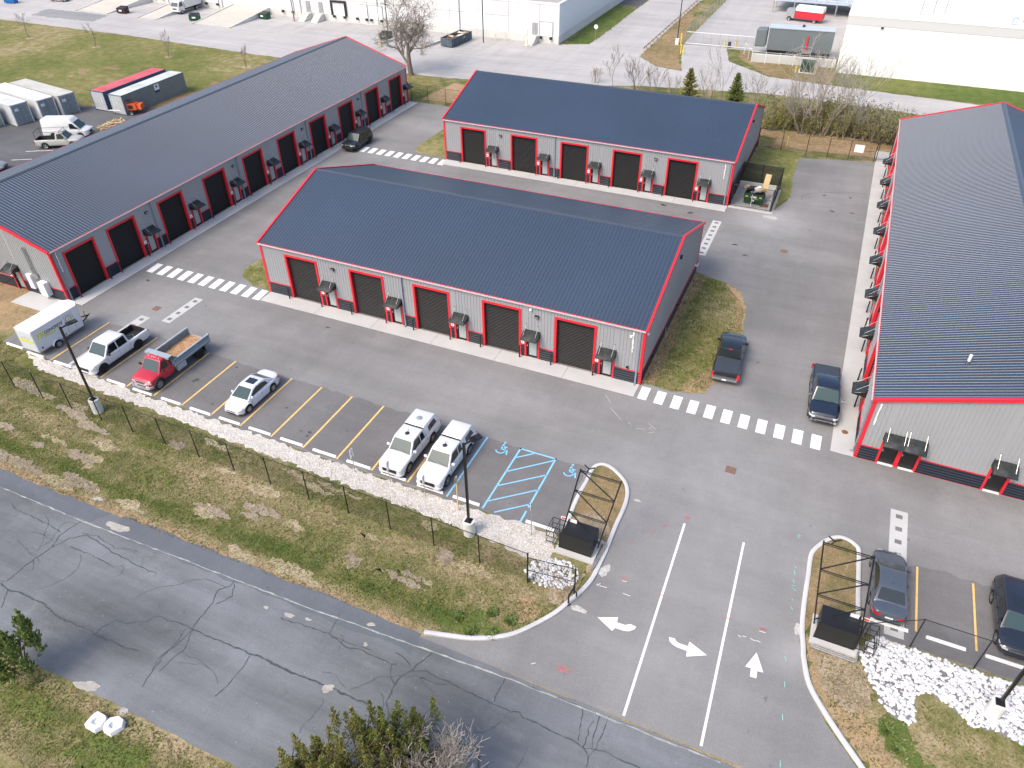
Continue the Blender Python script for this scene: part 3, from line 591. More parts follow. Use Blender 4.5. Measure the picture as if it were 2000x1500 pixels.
def ribroof(b, A, U, V, M, pitch=.305):
    """A corner, U vector along the eave, V vector up the slope"""
    A=Vector(A);U=Vector(U);V=Vector(V);L=U.length;u_=U.normalized();n=u_.cross(V.normalized()); n = n if n.z>0 else -n
    s=0; pts=[]
    while s<L-.08:
        pts += [(s,0),(s+.02,.026),(s+.046,.026),(s+.066,0)]; s+=pitch
    pts.append((L,0))
    lo=[b.P(A+u_*p+n*h) for p,h in pts]; hi=[b.P(A+V+u_*p+n*h) for p,h in pts]
    for i in range(len(pts)-1): b.idx((lo[i],lo[i+1],hi[i+1],hi[i]),M)
def shed(name, label, x0,y0,x1,y1, axis, group='dark roofed red trimmed storage buildings'):
    """long building; axis 'x' or 'y' is the ridge direction"""
    root=thing(name,((x0+x1)/2,(y0+y1)/2,0),label,'building',group); o=root.location
    ov=.12; rb=MB(o=o)
    if axis=='x':
        yc=(y0+y1)/2; up=Vector((0,(yc-y0)+ov,(RZ-EZ)*(1+ov/(yc-y0)))); 
        ribroof(rb,(x0-.1,y0-ov,RZ-up.z),(x1-x0+.2,0,0),(0,up.y,up.z),M_roof); ribroof(rb,(x0-.1,y1+ov,RZ-up.z),(x1-x0+.2,0,0),(0,-up.y,up.z),M_roof)
        ends=[((x0-.1,y0-ov,RZ-up.z),(x0-.1,yc,RZ)),((x0-.1,y1+ov,RZ-up.z),(x0-.1,yc,RZ)),((x1+.1,y0-ov,RZ-up.z),(x1+.1,yc,RZ)),((x1+.1,y1+ov,RZ-up.z),(x1+.1,yc,RZ))]; rid=((x0-.12,yc,RZ),(x1+.12,yc,RZ)); gut=[((x0-.05,y0-ov-.06,EZ-.08),(x1+.05,y0-ov-.06,EZ-.08)),((x0-.05,y1+ov+.06,EZ-.08),(x1+.05,y1+ov+.06,EZ-.08))]; side=Vector((0,.22,-.22/(yc-y0)*(RZ-EZ)))
    else:
        xc=(x0+x1)/2; up=Vector(((xc-x0)+ov,0,(RZ-EZ)*(1+ov/(xc-x0))))
        ribroof(rb,(x0-ov,y0-.1,RZ-up.z),(0,y1-y0+.2,0),(up.x,0,up.z),M_roof); ribroof(rb,(x1+ov,y0-.1,RZ-up.z),(0,y1-y0+.2,0),(-up.x,0,up.z),M_roof)
        ends=[((x0-ov,y0-.1,RZ-up.z),(xc,y0-.1,RZ)),((x1+ov,y0-.1,RZ-up.z),(xc,y0-.1,RZ)),((x0-ov,y1+.1,RZ-up.z),(xc,y1+.1,RZ)),((x1+ov,y1+.1,RZ-up.z),(xc,y1+.1,RZ))]; rid=((xc,y0-.12,RZ),(xc,y1+.12,RZ)); gut=[((x0-ov-.06,y0-.05,EZ-.08),(x0-ov-.06,y1+.05,EZ-.08)),((x1+ov+.06,y0-.05,EZ-.08),(x1+ov+.06,y1+.05,EZ-.08))]; side=Vector((.22,0,-.22/(xc-x0)*(RZ-EZ)))
    rf=rb.build('roof',root,recalc=False)
    cb=MB(o=o); p,q=Vector(rid[0]),Vector(rid[1]); up_=Vector((0,0,.05)); sd_=side
    s2=Vector((-side.x,-side.y,side.z))
    cb.face([p+up_,q+up_,q+sd_+up_,p+sd_+up_],M_cap); cb.face([p+up_,q+up_,q+s2+up_,p+s2+up_],M_cap)
    cb.face([p+sd_+up_,q+sd_+up_,q+sd_,p+sd_],M_cap); cb.face([p+s2+up_,q+s2+up_,q+s2,p+s2],M_cap)
    cb.build('ridge_cap',rf)
    for a,c in ends:
        tb=MB(o=o); tb.beam(Vector(a)+Vector((0,0,-.02)),Vector(c)+Vector((0,0,-.02)),.17,M_red,.2); tb.build('rake_trim',rf)
    for a,c in gut:
        gb=MB(o=o); a=Vector(a);c=Vector(c); gb.beam(a,c,.09,M_gut,.09); d=(c-a).normalized(); inn=Vector((o.x-(a.x+c.x)/2,o.y-(a.y+c.y)/2,0)); inn=inn-d*inn.dot(d); inn=inn.normalized()*.085
        gb.beam(a+inn*.8+Vector((0,0,.075)),c+inn*.8+Vector((0,0,.075)),.03,M_red,.03); gb.build('gutter',rf)
    return root
def corner(root,x,y,sx,sy,white=False):
    tb=MB(o=root.location); 
    tb.box((min(x,x+sx*.17),min(y-sy*.045,y),0),(max(x,x+sx*.17),max(y-sy*.045,y),EZ-.12),M_red); tb.box((min(x-sx*.05,x),min(y-sy*.045,y+sy*.17),0),(max(x-sx*.05,x),max(y-sy*.045,y+sy*.17),EZ-.12),M_red)
    tb.build('corner_trim',root)
def gable(root, T, rz, length, doors=(), glass=False, lamp=True, pads=()):
    z1=lambda s: EZ-.03+(RZ-EZ)*(1-abs(s-length/2)/(length/2))-.03
    facade(root,T,rz,length,[],list(doors),z1,'',bollards=False,glass=glass)
    if lamp: put(ME_LAMP,root,T,(length/2,0,6.2),rz)
def lettering(root,T,u,ztop,zbot):
    b=MB(o=root.location,T=T); z=ztop; k=0
    while z>zbot:
        h=random.uniform(.12,.2); w_=random.uniform(.06,.12); du=random.uniform(-.03,.03)
        b.box((u+du-w_/2,-.05,z-h),(u+du+w_/2,-.03,z),M_white); z-=h+.02
    b.build('corner_lettering',root)
# --- middle building nearest the stalls
PI=math.pi
def mid(name,label,x0,y0,x1,y1,gs,nm,sp):
    r=shed(name,label,x0,y0,x1,y1,'x'); L=x1-x0
    T=facade_T(x0,y0,0); g_=[g-x0 for g in gs]; facade(r,T,0,L,g_,[g+3.64 for g in g_],EZ-.1,nm,lamps=(7.45,25.95),spouts=(sp-x0,L-.35) )
    T2=facade_T(x1,y0,PI/2); gable(r,T2,PI/2,y1-y0)
    T3=facade_T(x1,y1,PI); facade(r,T3,PI,L,[],[],EZ-.1,nm,bollards=False)
    T4=facade_T(x0,y1,-PI/2); gable(r,T4,-PI/2,y1-y0)
    for x,y,sx,sy in ((x0,y0,1,1),(x1,y0,-1,1),(x1,y1,-1,-1),(x0,y1,1,-1)): corner(r,x,y,sx,sy)
    lettering(r,T,L-.85,4.6,2.95)
    return r,T2
rc,TC=mid('storage_building','dark roofed building whose five roller doors face the yellow parking stalls',-43.65,44.15,-9.3,62.75,(-41.15,-34.61,-28.53,-22.34,-16.25),'building facing the stalls',-29.54)
rn,TN=mid('storage_building','dark roofed building with five roller doors beside the dumpster cage',-43.65,78.0,-9.4,96.75,(-41.42,-34.9,-28.72,-22.57,-16.4),'building beside the cage',-29.4)
bb=MB(o=rc.location,T=TC)
for u_,z_ in ((.25,4.55),(3.0,.75),(10.5,1.1),(17.5,1.2)): bb.box((u_-.07,-.2,z_-.06),(u_+.07,-.02,z_+.06),M_cream if z_>1.15 else M_blk)
bb.tube((7.0,-.1,.1),(7.0,-.1,.9),.04,M_galv); bb.build('wall_fitting',rc)
bb=MB(o=rc.location); 
for x,z in ((-10.3,4.25),(-18.2,4.55)): bb.box((x-.09,43.95,z-.07),(x+.09,44.12,z+.07),M_cream)
bb.box((-10.45,43.98,1.35),(-10.28,44.12,1.5),M_blk); bb.build('camera_dome',rc)
# --- long building with ten roller doors
rl=shed('storage_building','longest dark roofed building with ten roller doors and a meter box',-78.25,35.65,-59.05,95.45,'y')
TL=facade_T(-59.05,35.65,PI/2); gl=[y-35.65 for y in (36.8,41.52,47.72,53.95,60.1,66.1,72.27,78.33,84.57,90.6)]
facade(rl,TL,PI/2,59.8,gl,[g+3.72 for g in gl[1:]],EZ-.1,'longest building',lamps=(10.55,22.9,35.2,47.3),spouts=(11.3,23.6,36.0,48.1,.3))
lettering(rl,TL,.55,4.7,3.0)
TLS=facade_T(-78.25,35.65,0); gable(rl,TLS,0,19.2,doors=(12.85,),glass=True)
gable(rl,facade_T(-59.05,95.45,PI),PI,19.2); facade(rl,facade_T(-78.25,95.45,-PI/2),-PI/2,59.8,[],[],EZ-.1,'',bollards=False)
for x,y,sx,sy in ((-78.25,35.65,1,1),(-59.05,35.65,-1,1),(-59.05,95.45,-1,-1),(-78.25,95.45,1,-1)): corner(rl,x,y,sx,sy)
b=MB(o=rl.location)
b.box((-63.0,35.3,.75),(-62.45,35.6,2.15),M_cream); b.box((-61.55,35.1,.45),(-60.75,35.6,1.75),M_cream); b.box((-62.3,35.45,1.9),(-61.7,35.6,2.3),M_galv)
b.tube((-62.15,35.5,.05),(-62.15,35.5,4.9),.06,M_galv); b.tube((-61.93,35.5,.05),(-61.93,35.5,4.95),.06,M_galv); b.box((-62.3,35.45,.3),(-62.05,35.6,1.4),M_galv); b.tube((-61.15,35.3,.05),(-61.15,35.3,.5),.05,M_galv)
b.build('meter_box',rl)
# --- building at the drive with its gable towards the camera
rr=shed('storage_building','dark roofed building with black doors in its red framed end wall',6.05,42.35,25.0,98.3,'y')
cs=(47.6,55.1,61.3,67.5,73.7,79.9,86.1,92.3)
TR=facade_T(6.05,98.3,-PI/2); facade(rr,TR,-PI/2,55.95,[98.3-(c+3.42) for c in cs[::-1] if c+3.42<98],[98.3-c for c in cs[::-1]],EZ-.1,'drive building',lamps=(12,24.6,43),spouts=(16,38,55.5),order=-1)
TRS=facade_T(6.05,42.35,0); gable(rr,TRS,0,18.95,doors=(1.32,2.52,7.58,12.9),glass=False,lamp=False); lettering(rr,TRS,.45,4.75,3.0)
gable(rr,facade_T(25,98.3,PI),PI,18.95); facade(rr,facade_T(25,42.35,PI/2),PI/2,55.95,[],[],EZ-.1,'',bollards=False)
for x,y,sx,sy in ((6.05,42.35,1,1),(25,42.35,-1,1),(25,98.3,-1,-1),(6.05,98.3,1,-1)): corner(rr,x,y,sx,sy)
b=MB(o=rr.location)
for x in (7.5,8.75,13.75): b.box((x,42.2,.035),(x+.95,42.4,.07),M_cream)
b.build('door_sill',rr)
b=MB(o=rr.location); b.box((13.95,42.405,1.45),(14.25,42.418,1.75),M_white); b.box((13.9,42.405,1.75),(14.3,42.418,1.95),M_white); b.build('door_notice',rr)
b=MB(o=rr.location); b.tube((10.9,46.3,6.3),(10.9,46.3,7.15),.1,M_cream,12); b.tube((10.9,46.3,6.45),(10.9,46.3,6.7),.2,M_cap,12,r2=.11); b.build('vent_pipe',rr,smooth=40)
# ------------------------------------------------------------------ fences, gates, poles, signs
M_wire=mat('black_wire',(.02,.02,.02),.5)
def fence(name,label,pts,h=2.4,post=M_blk,wire=M_wire,cell=.11,tk=.006,mid=None,group=None,pr=.038,step=None,tags=True):
    P_=[Vector((p[0],p[1],0)) for p in pts]; root=thing(name,P_[0],label,'fence',group); o=root.location
    for i,p in enumerate(P_):
        b=MB(o=o); b.tube(p,p+Vector((0,0,h+.03)),pr if 0<i<len(P_)-1 else pr*1.3,post,8); b.tube(p+Vector((0,0,h+.03)),p+Vector((0,0,h+.08)),pr*1.2,post,8,r2=.01); b.build('post',root)
    rb=MB(o=o)
    for a,c in zip(P_,P_[1:]): rb.tube(a+Vector((0,0,h)),c+Vector((0,0,h)),.024,post,6)
    rb.build('top_rail',root)
    if mid:
        mb=MB(o=o)
        for i in mid: a,c=P_[i],P_[i+1]; mb.tube(a+Vector((0,0,h*.5)),c+Vector((0,0,h*.5)),.022,post,6)
        mb.build('brace_rail',root)
    wb=MB(o=o); H0,H1=.05,h-.03
    for a,c in zip(P_,P_[1:]):
        L=(c-a).length; d=(c-a)/L; hh=H1-H0; n=int((L+hh)/cell)
        for k in range(n):
            s=k*cell-hh
            for sg in (1,-1):
                # diagonal from (s,H0) to (s+hh,H1), clipped to 0..L
                u0,u1=max(s,0),min(s+hh,L)
                if u1-u0<.02: continue
                z0,z1=H0+(u0-s),H0+(u1-s)
                if sg<0: u0,u1=L-u0,L-u1
                p=a+d*u0+Vector((0,0,z0)); q=a+d*u1+Vector((0,0,z1)); n_=Vector((d.x*-sg,d.y*-sg,1)).normalized()*tk/2
                wb.face([p+n_,p-n_,q-n_,q+n_],wire)
    wb.build('chain_mesh',root,recalc=False); return root
FX=[-62,-58.8,-55.7]+[-52.72+3.045*i for i in range(15)]
fence('chain_link_fence','long black chain link fence between the gravel strip and the old street',[(x,25.14-.02*(x+52.7)) for x in FX])
fence('chain_link_fence','short black chain link gate panel ending at the bent post by the kerb',[(-10.05,24.2),(-7.36,24.5)],h=2.2,mid=[0])
b=MB(o=(-7.36,24.0,0)); r0=thing('bent_pipe_stop',(-7.36,24.0,0),'bent black pipe stop on the kerb below the fence end post','post')
b.path([Vector(p) for p in ((-7.36,24.45,.75),(-7.36,24.2,.8),(-7.42,23.75,.75),(-7.42,23.72,.1))],.05,M_blk,8); b.tube((-7.42,23.72,0.05),(-7.42,23.72,.1),.12,M_blk,10); b.path([Vector(p) for p in ((-7.36,24.2,.8),(-7.15,24.25,.55),(-7.12,24.2,.3))],.045,M_blk,8); b.build('pipe',r0)
fence('chain_link_fence','black chain link fence between the white rocks and the stalls east of the drive',[(7.15,27.0),(9.81,28.42),(12.8,28.4),(15.9,28.38),(19,28.36)][0:5])
fence('chain_link_fence','black chain link fence closing the gap behind the lone dark off-roader',[(-59.0,96.3),(-56.05,95.95),(-53,95.75),(-50,95.8),(-46.9,95.9),(-43.7,96.0)],mid=[0])
fence('chain_link_fence','black chain link fence behind the empty yard with a white notice on it',[(-9.3,96.85),(-6.42,96.7),(-3.4,96.3),(-.95,96.5),(1.45,96.75),(4.35,97.3)],mid=[4])
fence('chain_link_fence','short black chain link gate beside the far end of the drive building',[(4.55,97.35),(5.95,97.6)],h=2.4)
fence('chain_link_fence','black chain link fence meeting the end wall with the meter box',[(-65.15,35.6),(-65.2,33.0),(-68.2,31.5),(-71.2,30),(-75,28),(-79,26)],mid=[0])
n_=thing('notice_board',(2.4,96.75,0),'white square notice hung on the back fence of the yard','sign'); b=MB(o=n_.location); b.box((1.9,96.72,1.05),(2.95,96.76,1.95),M_white); b.build('panel',n_)
p_=site(1500,32); 
b=MB(); b.tube((-5.9,97.9,.02),(-5.9,97.9,1.5),.05,mat('yellow_plastic',(.75,.6,.1),.5),8); o_=b.build('marker_post'); tag(o_,'slim yellow utility marker post on the grass beside the back fence','post')
# --- dumpster cage
cg=thing('dumpster_cage',(-9.2,78.3,0),'tall black mesh dumpster cage with double gates','enclosure'); o=cg.location; M_slat=mat('privacy_slat',(.012,.013,.012),.7)
A_=[(-9.2,78.3),(-9.2,84.9),(-4.86,84.85),(-4.86,78.35)]
for x,y in A_+[(-7.0,84.9),(-4.86,81.6),(-9.2,81.6)]:
    b=MB(o=o); b.tube((x,y,0),(x,y,2.5),.05,M_blk,8); b.build('post',cg)
b=MB(o=o)
for (a,c) in zip(A_,A_[1:]):
    a=Vector((*a,0));c=Vector((*c,0)); L=(c-a).length; d=(c-a)/L
    for z in (.12,1.25,2.42): b.tube(a+Vector((0,0,z)),c+Vector((0,0,z)),.022,M_blk,6)
    k=0
    while k<L-.05: p=a+d*(k+.01); q=a+d*(k+.085); b.face([p+Vector((0,0,.12)),q+Vector((0,0,.12)),q+Vector((0,0,2.4)),p+Vector((0,0,2.4))],M_slat); k+=.1
b.build('mesh_panel',cg,recalc=False)
for sgn,x0 in ((1,-9.1),(-1,-4.95)):
    b=MB(o=o); x1=x0+sgn*2.05; y=78.3
    for z in (.12,1.25,2.42): b.tube((x0,y,z),(x1,y,z),.022,M_blk,6)
    for x in (x0,x1): b.tube((x,y,.1),(x,y,2.44),.03,M_blk,6)
    n=20
    for k in range(n): x=x0+(x1-x0)*(k+.5)/n; b.tube((x,y,.12),(x,y,2.42),.012,M_blk,4)
    b.build('gate_leaf',cg)
b=MB(o=o); b.tube((-7.02,78.27,.15),(-7.02,78.27,1.6),.02,M_white,6); b.build('drop_rod',cg)
b=MB(o=o); b.box((-9.2,84.4,0),(-4.9,84.75,.35),M_walk); b.box((-5.25,78.6,0),(-4.98,84.4,.35),M_walk); b.box((-9.3,78.0,0),(-4.6,84.4,.045),mat('pad_concrete',(.38,.38,.37),.85,var=.15,scale=1)); b.box((-9.25,77.75,0),(-4.7,78.0,.06),M_walk); b.build('concrete_pad',cg)
def dumpster(x,y,rz,label,col,z=0,L=1.9,W=1.3,Hh=1.25,lid=True,logo=None,group=None):
    t=thing('dumpster',(x,y,z),label,'dumpster',group,rz); M=mat('dumpster_'+col,{'green':(.01,.075,.04),'navy':(.02,.03,.05),'maroon':(.05,.015,.02),'blue':(.01,.14,.42)}[col],.5,var=.15,scale=3)
    b=MB(); h=Hh
    # hopper with sloping front
    v=[(-L/2,-W/2,.12),(L/2,-W/2,.12),(L/2,W/2,.12),(-L/2,W/2,.12),(-L/2,-W/2-.12,h*.82),(L/2,-W/2-.12,h*.82),(L/2,W/2,h),(-L/2,W/2,h)]
    i=[b.P(p) for p in v]
    for f in ((0,3,2,1),(0,1,5,4),(1,2,6,5),(2,3,7,6),(3,0,4,7)): b.idx([i[k] for k in f],M)
    if not lid: b.face([(-L/2+.05,-W/2,h*.55),(L/2-.05,-W/2,h*.55),(L/2-.05,W/2-.05,h*.6),(-L/2+.05,W/2-.05,h*.6)],mat('bin_dark',(.02,.02,.02),.9))
    for x_ in (-L/2,-L/4,0,L/4,L/2): b.beam((x_,-W/2-.03,.15),(x_,-W/2-.13,h*.8),.06,M)
    for z_ in (.2,h*.8): b.box((-L/2-.04,-W/2-.16,z_),(L/2+.04,-W/2-.06,z_+.07),M)
    for s in (-1,1): b.box((s*(L/2+.01)-.03,-.25,h*.45),(s*(L/2+.12)+.0,.3,h*.62),M)
    b.build('hopper',t)
    if lid:
        for s in (-1,1):
            b=MB(); x0,x1=(s*L/2*1.01,s*.02); x0,x1=min(x0,x1),max(x0,x1)
            b.face([(x0,-W/2-.16,h*.84),(x1,-W/2-.16,h*.84),(x1,W/2+.03,h+.04),(x0,W/2+.03,h+.04)],M_blk); b.face([(x0,-W/2-.16,h*.8),(x1,-W/2-.16,h*.8),(x1,-W/2-.16,h*.84),(x0,-W/2-.16,h*.84)],M_blk)
            for k in range(4): yy=-W/2+W*(k+.5)/4; b.beam((x0+.05,yy,h*.84+(h*.2)*(k+.7)/4.4+.0),(x1-.05,yy,h*.84+(h*.2)*(k+.7)/4.4),.07,M_blk,.04)
            b.build('lid',t)
    if logo:
        b=MB(); 
        for (x0,x1,z0,z1,Mx) in logo: b.face([(x0,-W/2-.2,z0),(x1,-W/2-.2,z0),(x1,-W/2-.205,z1),(x0,-W/2-.205,z1)],Mx)
        b.build('label',t,recalc=False)
    for sx in (-1,1):
        for sy in (-1,1): b=MB(); b.tube((sx*L*.4-.03,sy*W*.38,.07),(sx*L*.4+.03,sy*W*.38,.07),.07,M_blk,10); b.build('caster',t)
    return t
Y_=mat('label_yellow',(.7,.55,.05),.6)
d0=dumpster(-6.95,80.3,0,'open green dumpster heaped with rubbish inside the mesh cage','green',z=.045,L=1.95,W=1.7,Hh=1.35,lid=False,logo=[(-.3,.3,.75,1.0,M_white),(-.2,.1,.42,.6,M_white),(-.85,-.6,.85,1.0,Y_),(.6,.85,.85,1.0,Y_),(.1,.5,.65,.7,Y_)])
CARD=mat('cardboard',(.42,.3,.17),.8,var=.15,scale=3); WOODP=mat('pale_wood',(.55,.42,.24),.8,var=.1,scale=4)
def item(name,label,cat,fn,group=None,loc=(0,0,0),rz=0,**kw):
    b=MB(); fn(b); o=b.build(name,None,loc,rz,**kw); return tag(o,label,cat,group)
item('board','tall pale plywood board leaning out of the caged dumpster','board',lambda b:b.beam((0,0,0),(.15,.35,1.9),.6,WOODP,.05),loc=(-6.15,80.85,1.0))
for i,(x,y,z,s,l) in enumerate(((-7.5,80.55,1.3,.42,'dark flattened ribbed panel on the heap in the caged dumpster'),(-6.75,80.4,1.45,.3,'crumpled white sack in the middle of the dumpster heap'),(-6.4,80.2,1.35,.28,'brown carton next to the plywood board in the dumpster'),(-8.0,80.7,1.3,.3,'torn brown carton at the end of the dumpster heap'),(-7.0,79.95,1.2,.35,'grey plastic sheet at the front of the dumpster heap'))):
    M=[M_slat,M_cream,CARD,CARD,M_galv][i]
    item('rubbish',l,'rubbish',lambda b:b.beam((-s,-.1,-.05),(s*.8,.25,.12),s*1.4,M,.2 if i in(1,2,3) else .05),loc=(x,y,z),group='rubbish in the caged dumpster',bevel=.03)
item('pallet_scrap','brown scrap wood on the cage floor behind the gate','rubbish',lambda b:[b.beam((-.4,y,.1),(.5,y+.1,.16),.14,mat('scrap',(.16,.08,.05),.9),.04) for y in (-.2,0,.2)],loc=(-5.75,79.3,.05))
# other dumpsters along the alley
for (X,Y),rz,c_,l in ((site(237,27)[:2],.1,'maroon','brown dumpster with a dark double lid on the alley by the ramp kerb'),(site(377,41)[:2],.5,'green','small green dumpster between the box truck and the wide ramp'),(site(514,38)[:2],-.1,'green','green dumpster with white letters against the wide ramp wall'),(site(751,78)[:2],.1,'green','green dumpster at the foot of the alley utility pole'),(site(18,7)[:2],.2,'blue','bright blue bin at the far end of the alley')):
    dumpster(X,Y+.7,rz,l,c_,L=1.9 if c_!='blue' else 2.4,logo=[(-.35,.35,.5,.8,M_white)] if c_!='blue' else None)
# --- light poles
def head(b,z,reach=.9,dirs=(0,)):
    for a in dirs:
        d=Vector((math.cos(a),math.sin(a),0)); b.beam(Vector((0,0,z)),d*.35+Vector((0,0,z+.02)),.07,M_blk)
def light_pole(x,y,h,az_,label,base=(.36,1.15,'round'),lean=(0,0)):
    t=thing('light_pole',(x,y,0),label,'light pole','black light poles on pale concrete bases')
    b=MB(); r,hb,_=base; b.tube((0,0,-.05),(0,0,hb),r,mat('pole_base_concrete',(.62,.62,.6),.8,var=.1,scale=3),20); b.build('concrete_base',t,smooth=40)
    b=MB(); b.box((-.2,-.2,hb),(.2,.2,hb+.05),M_blk); b.box((-.13,-.13,hb+.05),(.13,.13,hb+.14),M_blk); b.build('base_plate',t)
    b=MB(); b.beam((0,0,hb+.03),(0,0,h),.13,M_blk); b.build('pole',t)
    b=MB(); d=Vector((math.cos(az_),math.sin(az_),0)); n=Vector((-d.y,d.x,0)); 
    b.beam(Vector((0,0,h-.12)),d*.5+Vector((0,0,h-.06)),.08,M_blk)
    a=d*.42+Vector((0,0,h-.03)); c=d*1.12+Vector((0,0,h-.03)); b.beam(a,c,.38,M_blk,.1)
    for k in range(5): q=d*(.5+.06*k)+Vector((0,0,h+.03)); b.beam(q-n*.15,q+n*.15,.02,M_blk,.05)
    b.face([d*.8+n*.15+Vector((0,0,h-.085)),d*.8-n*.15+Vector((0,0,h-.085)),d*1.08-n*.15+Vector((0,0,h-.085)),d*1.08+n*.15+Vector((0,0,h-.085))],M_pane)
    b.build('lamp_head',t); return t
light_pole(-44.6,25.6,7.4,R(75),'black light pole on a concrete base in front of the lettered trailer')
light_pole(-14.66,26.1,7.4,R(60),'black light pole on a round white base between the gravel and the blue lined bays')
light_pole(13.45,26.0,7.4,R(90),'black light pole standing in the white riprap rocks')
# --- wheel stops
def stop_mesh():
    b=MB(); L=1.83/2; pr=[(-.08,0),(-.075,.05),(-.045,.11),(.045,.11),(.075,.05),(.08,0)]
    A=[b.P((-L,y,z)) for y,z in pr]; B=[b.P((-L+.04,y*.9,z)) for y,z in pr]; C=[b.P((L-.04,y*.9,z)) for y,z in pr]; D=[b.P((L,y,z)) for y,z in pr]
    for U,V in ((B,C),): 
        for k in range(5): b.idx((U[k],U[k+1],V[k+1],V[k]),M_stop)
    b.idx(B,M_stop); b.idx(C,M_stop)
    for k in range(0): pass
    return mesh_of(b,'wheel_stop')
b=MB(); b.prism([(-.95,-.09),(.95,-.09),(.95,.09),(-.95,.09)],0,.03,M_stop); b.box((-.93,-.07,.03),(.93,.07,.12),M_stop); ME_STOP=mesh_of(b,'wheel_stop',bevel=.02)
what=['under the tail of the lettered trailer, outer one','under the lettered trailer beside the first yellow line','in front of the white pickup, half hidden by it','in front of the white pickup, on the truck side','in front of the red dump truck','in the empty bay beside the red dump truck','in front of the silver sedan','in the first empty bay beyond the silver sedan','in the second empty bay beyond the silver sedan','in the third empty bay beyond the silver sedan','in front of the capped pickup with the roof vent','in front of the capped pickup beside the blue line','heading the blue wheelchair bay','heading the wheelchair bay beside the gate frame']
xs_=[-57.4,-54.3,-48.9+2.9,-43.3,-40.5,-37.7,-35.0,-32.3,-29.55,-26.8,-24.05]+[]
stops=[(-57.5,28.95,'at the far end of the row under the lettered trailer'),(-54.9,28.75,'under the tail corner of the lettered trailer'),(-51.8,28.7,'between the lettered trailer and the white pickup'),(-48.9,28.6,'under the nose of the white pickup'),(-46.0,28.6,'between the white pickup and the red dump truck'),(-43.3,28.55,'under the nose of the red dump truck'),(-40.5,28.55,'in the empty bay beside the red dump truck'),(-37.7,28.5,'in the empty bay beside the silver sedan on the truck side'),(-35.0,28.5,'under the nose of the silver sedan'),(-32.3,28.48,'in the first empty bay past the silver sedan'),(-29.55,28.45,'in the second empty bay past the silver sedan'),(-26.8,28.42,'in the third empty bay past the silver sedan'),(-24.05,28.4,'in the empty bay just before the capped pickups'),(-21.35,28.4,'under the capped pickup with the roof vent'),(-18.6,28.35,'under the capped pickup beside the blue line'),(-16.0,28.35,'heading the wheelchair bay next to the round pole base'),(-10.95,28.3,'heading the wheelchair bay next to the black gate frame'),
 (8.75,29.33,'behind the grey sedan'),(11.5,29.33,'in the empty bay east of the grey sedan'),(14.3,29.36,'in front of the dark car at the picture edge')]
for x,y,l in stops: o_=link('wheel_stop',ME_STOP,None,(x,y,.025)); tag(o_,'white concrete wheel stop '+l,'wheel stop','white wheel stops')
# --- sign posts
for i,(x,y,h,wd,l) in enumerate(((-23.91,27.74,2.1,.04,'thin post with a small white sign beside the empty bay before the capped pickups'),(-21.28,27.86,1.9,.04,'thin post with a white sign in front of the capped pickup with the roof vent'),(-18.59,27.7,1.9,.04,'thin dark sign post in front of the capped pickup beside the blue line'),(-16.1,27.45,3.0,.07,'thick pale timber sign post beside the blue line'),(-11.17,27.42,2.9,.05,'slim grey sign post at the edge of the hatched blue area'))):
    t=thing('sign_post',(x,y,0),l,'sign','sign posts heading the reserved bays'); b=MB(); b.beam((0,0,0),(0,0,h),wd,WOODP if i==3 else M_galv); b.build('post',t)
    b=MB(); b.box((-.02,-.16,h-.5),(.0,.16,h-.02),M_white if i!=3 else M_galv); b.box((-.02,-.16,h-.75),(.0,.16,h-.55),M_white) if i<3 else None; o_=b.build('sign_plate',t)
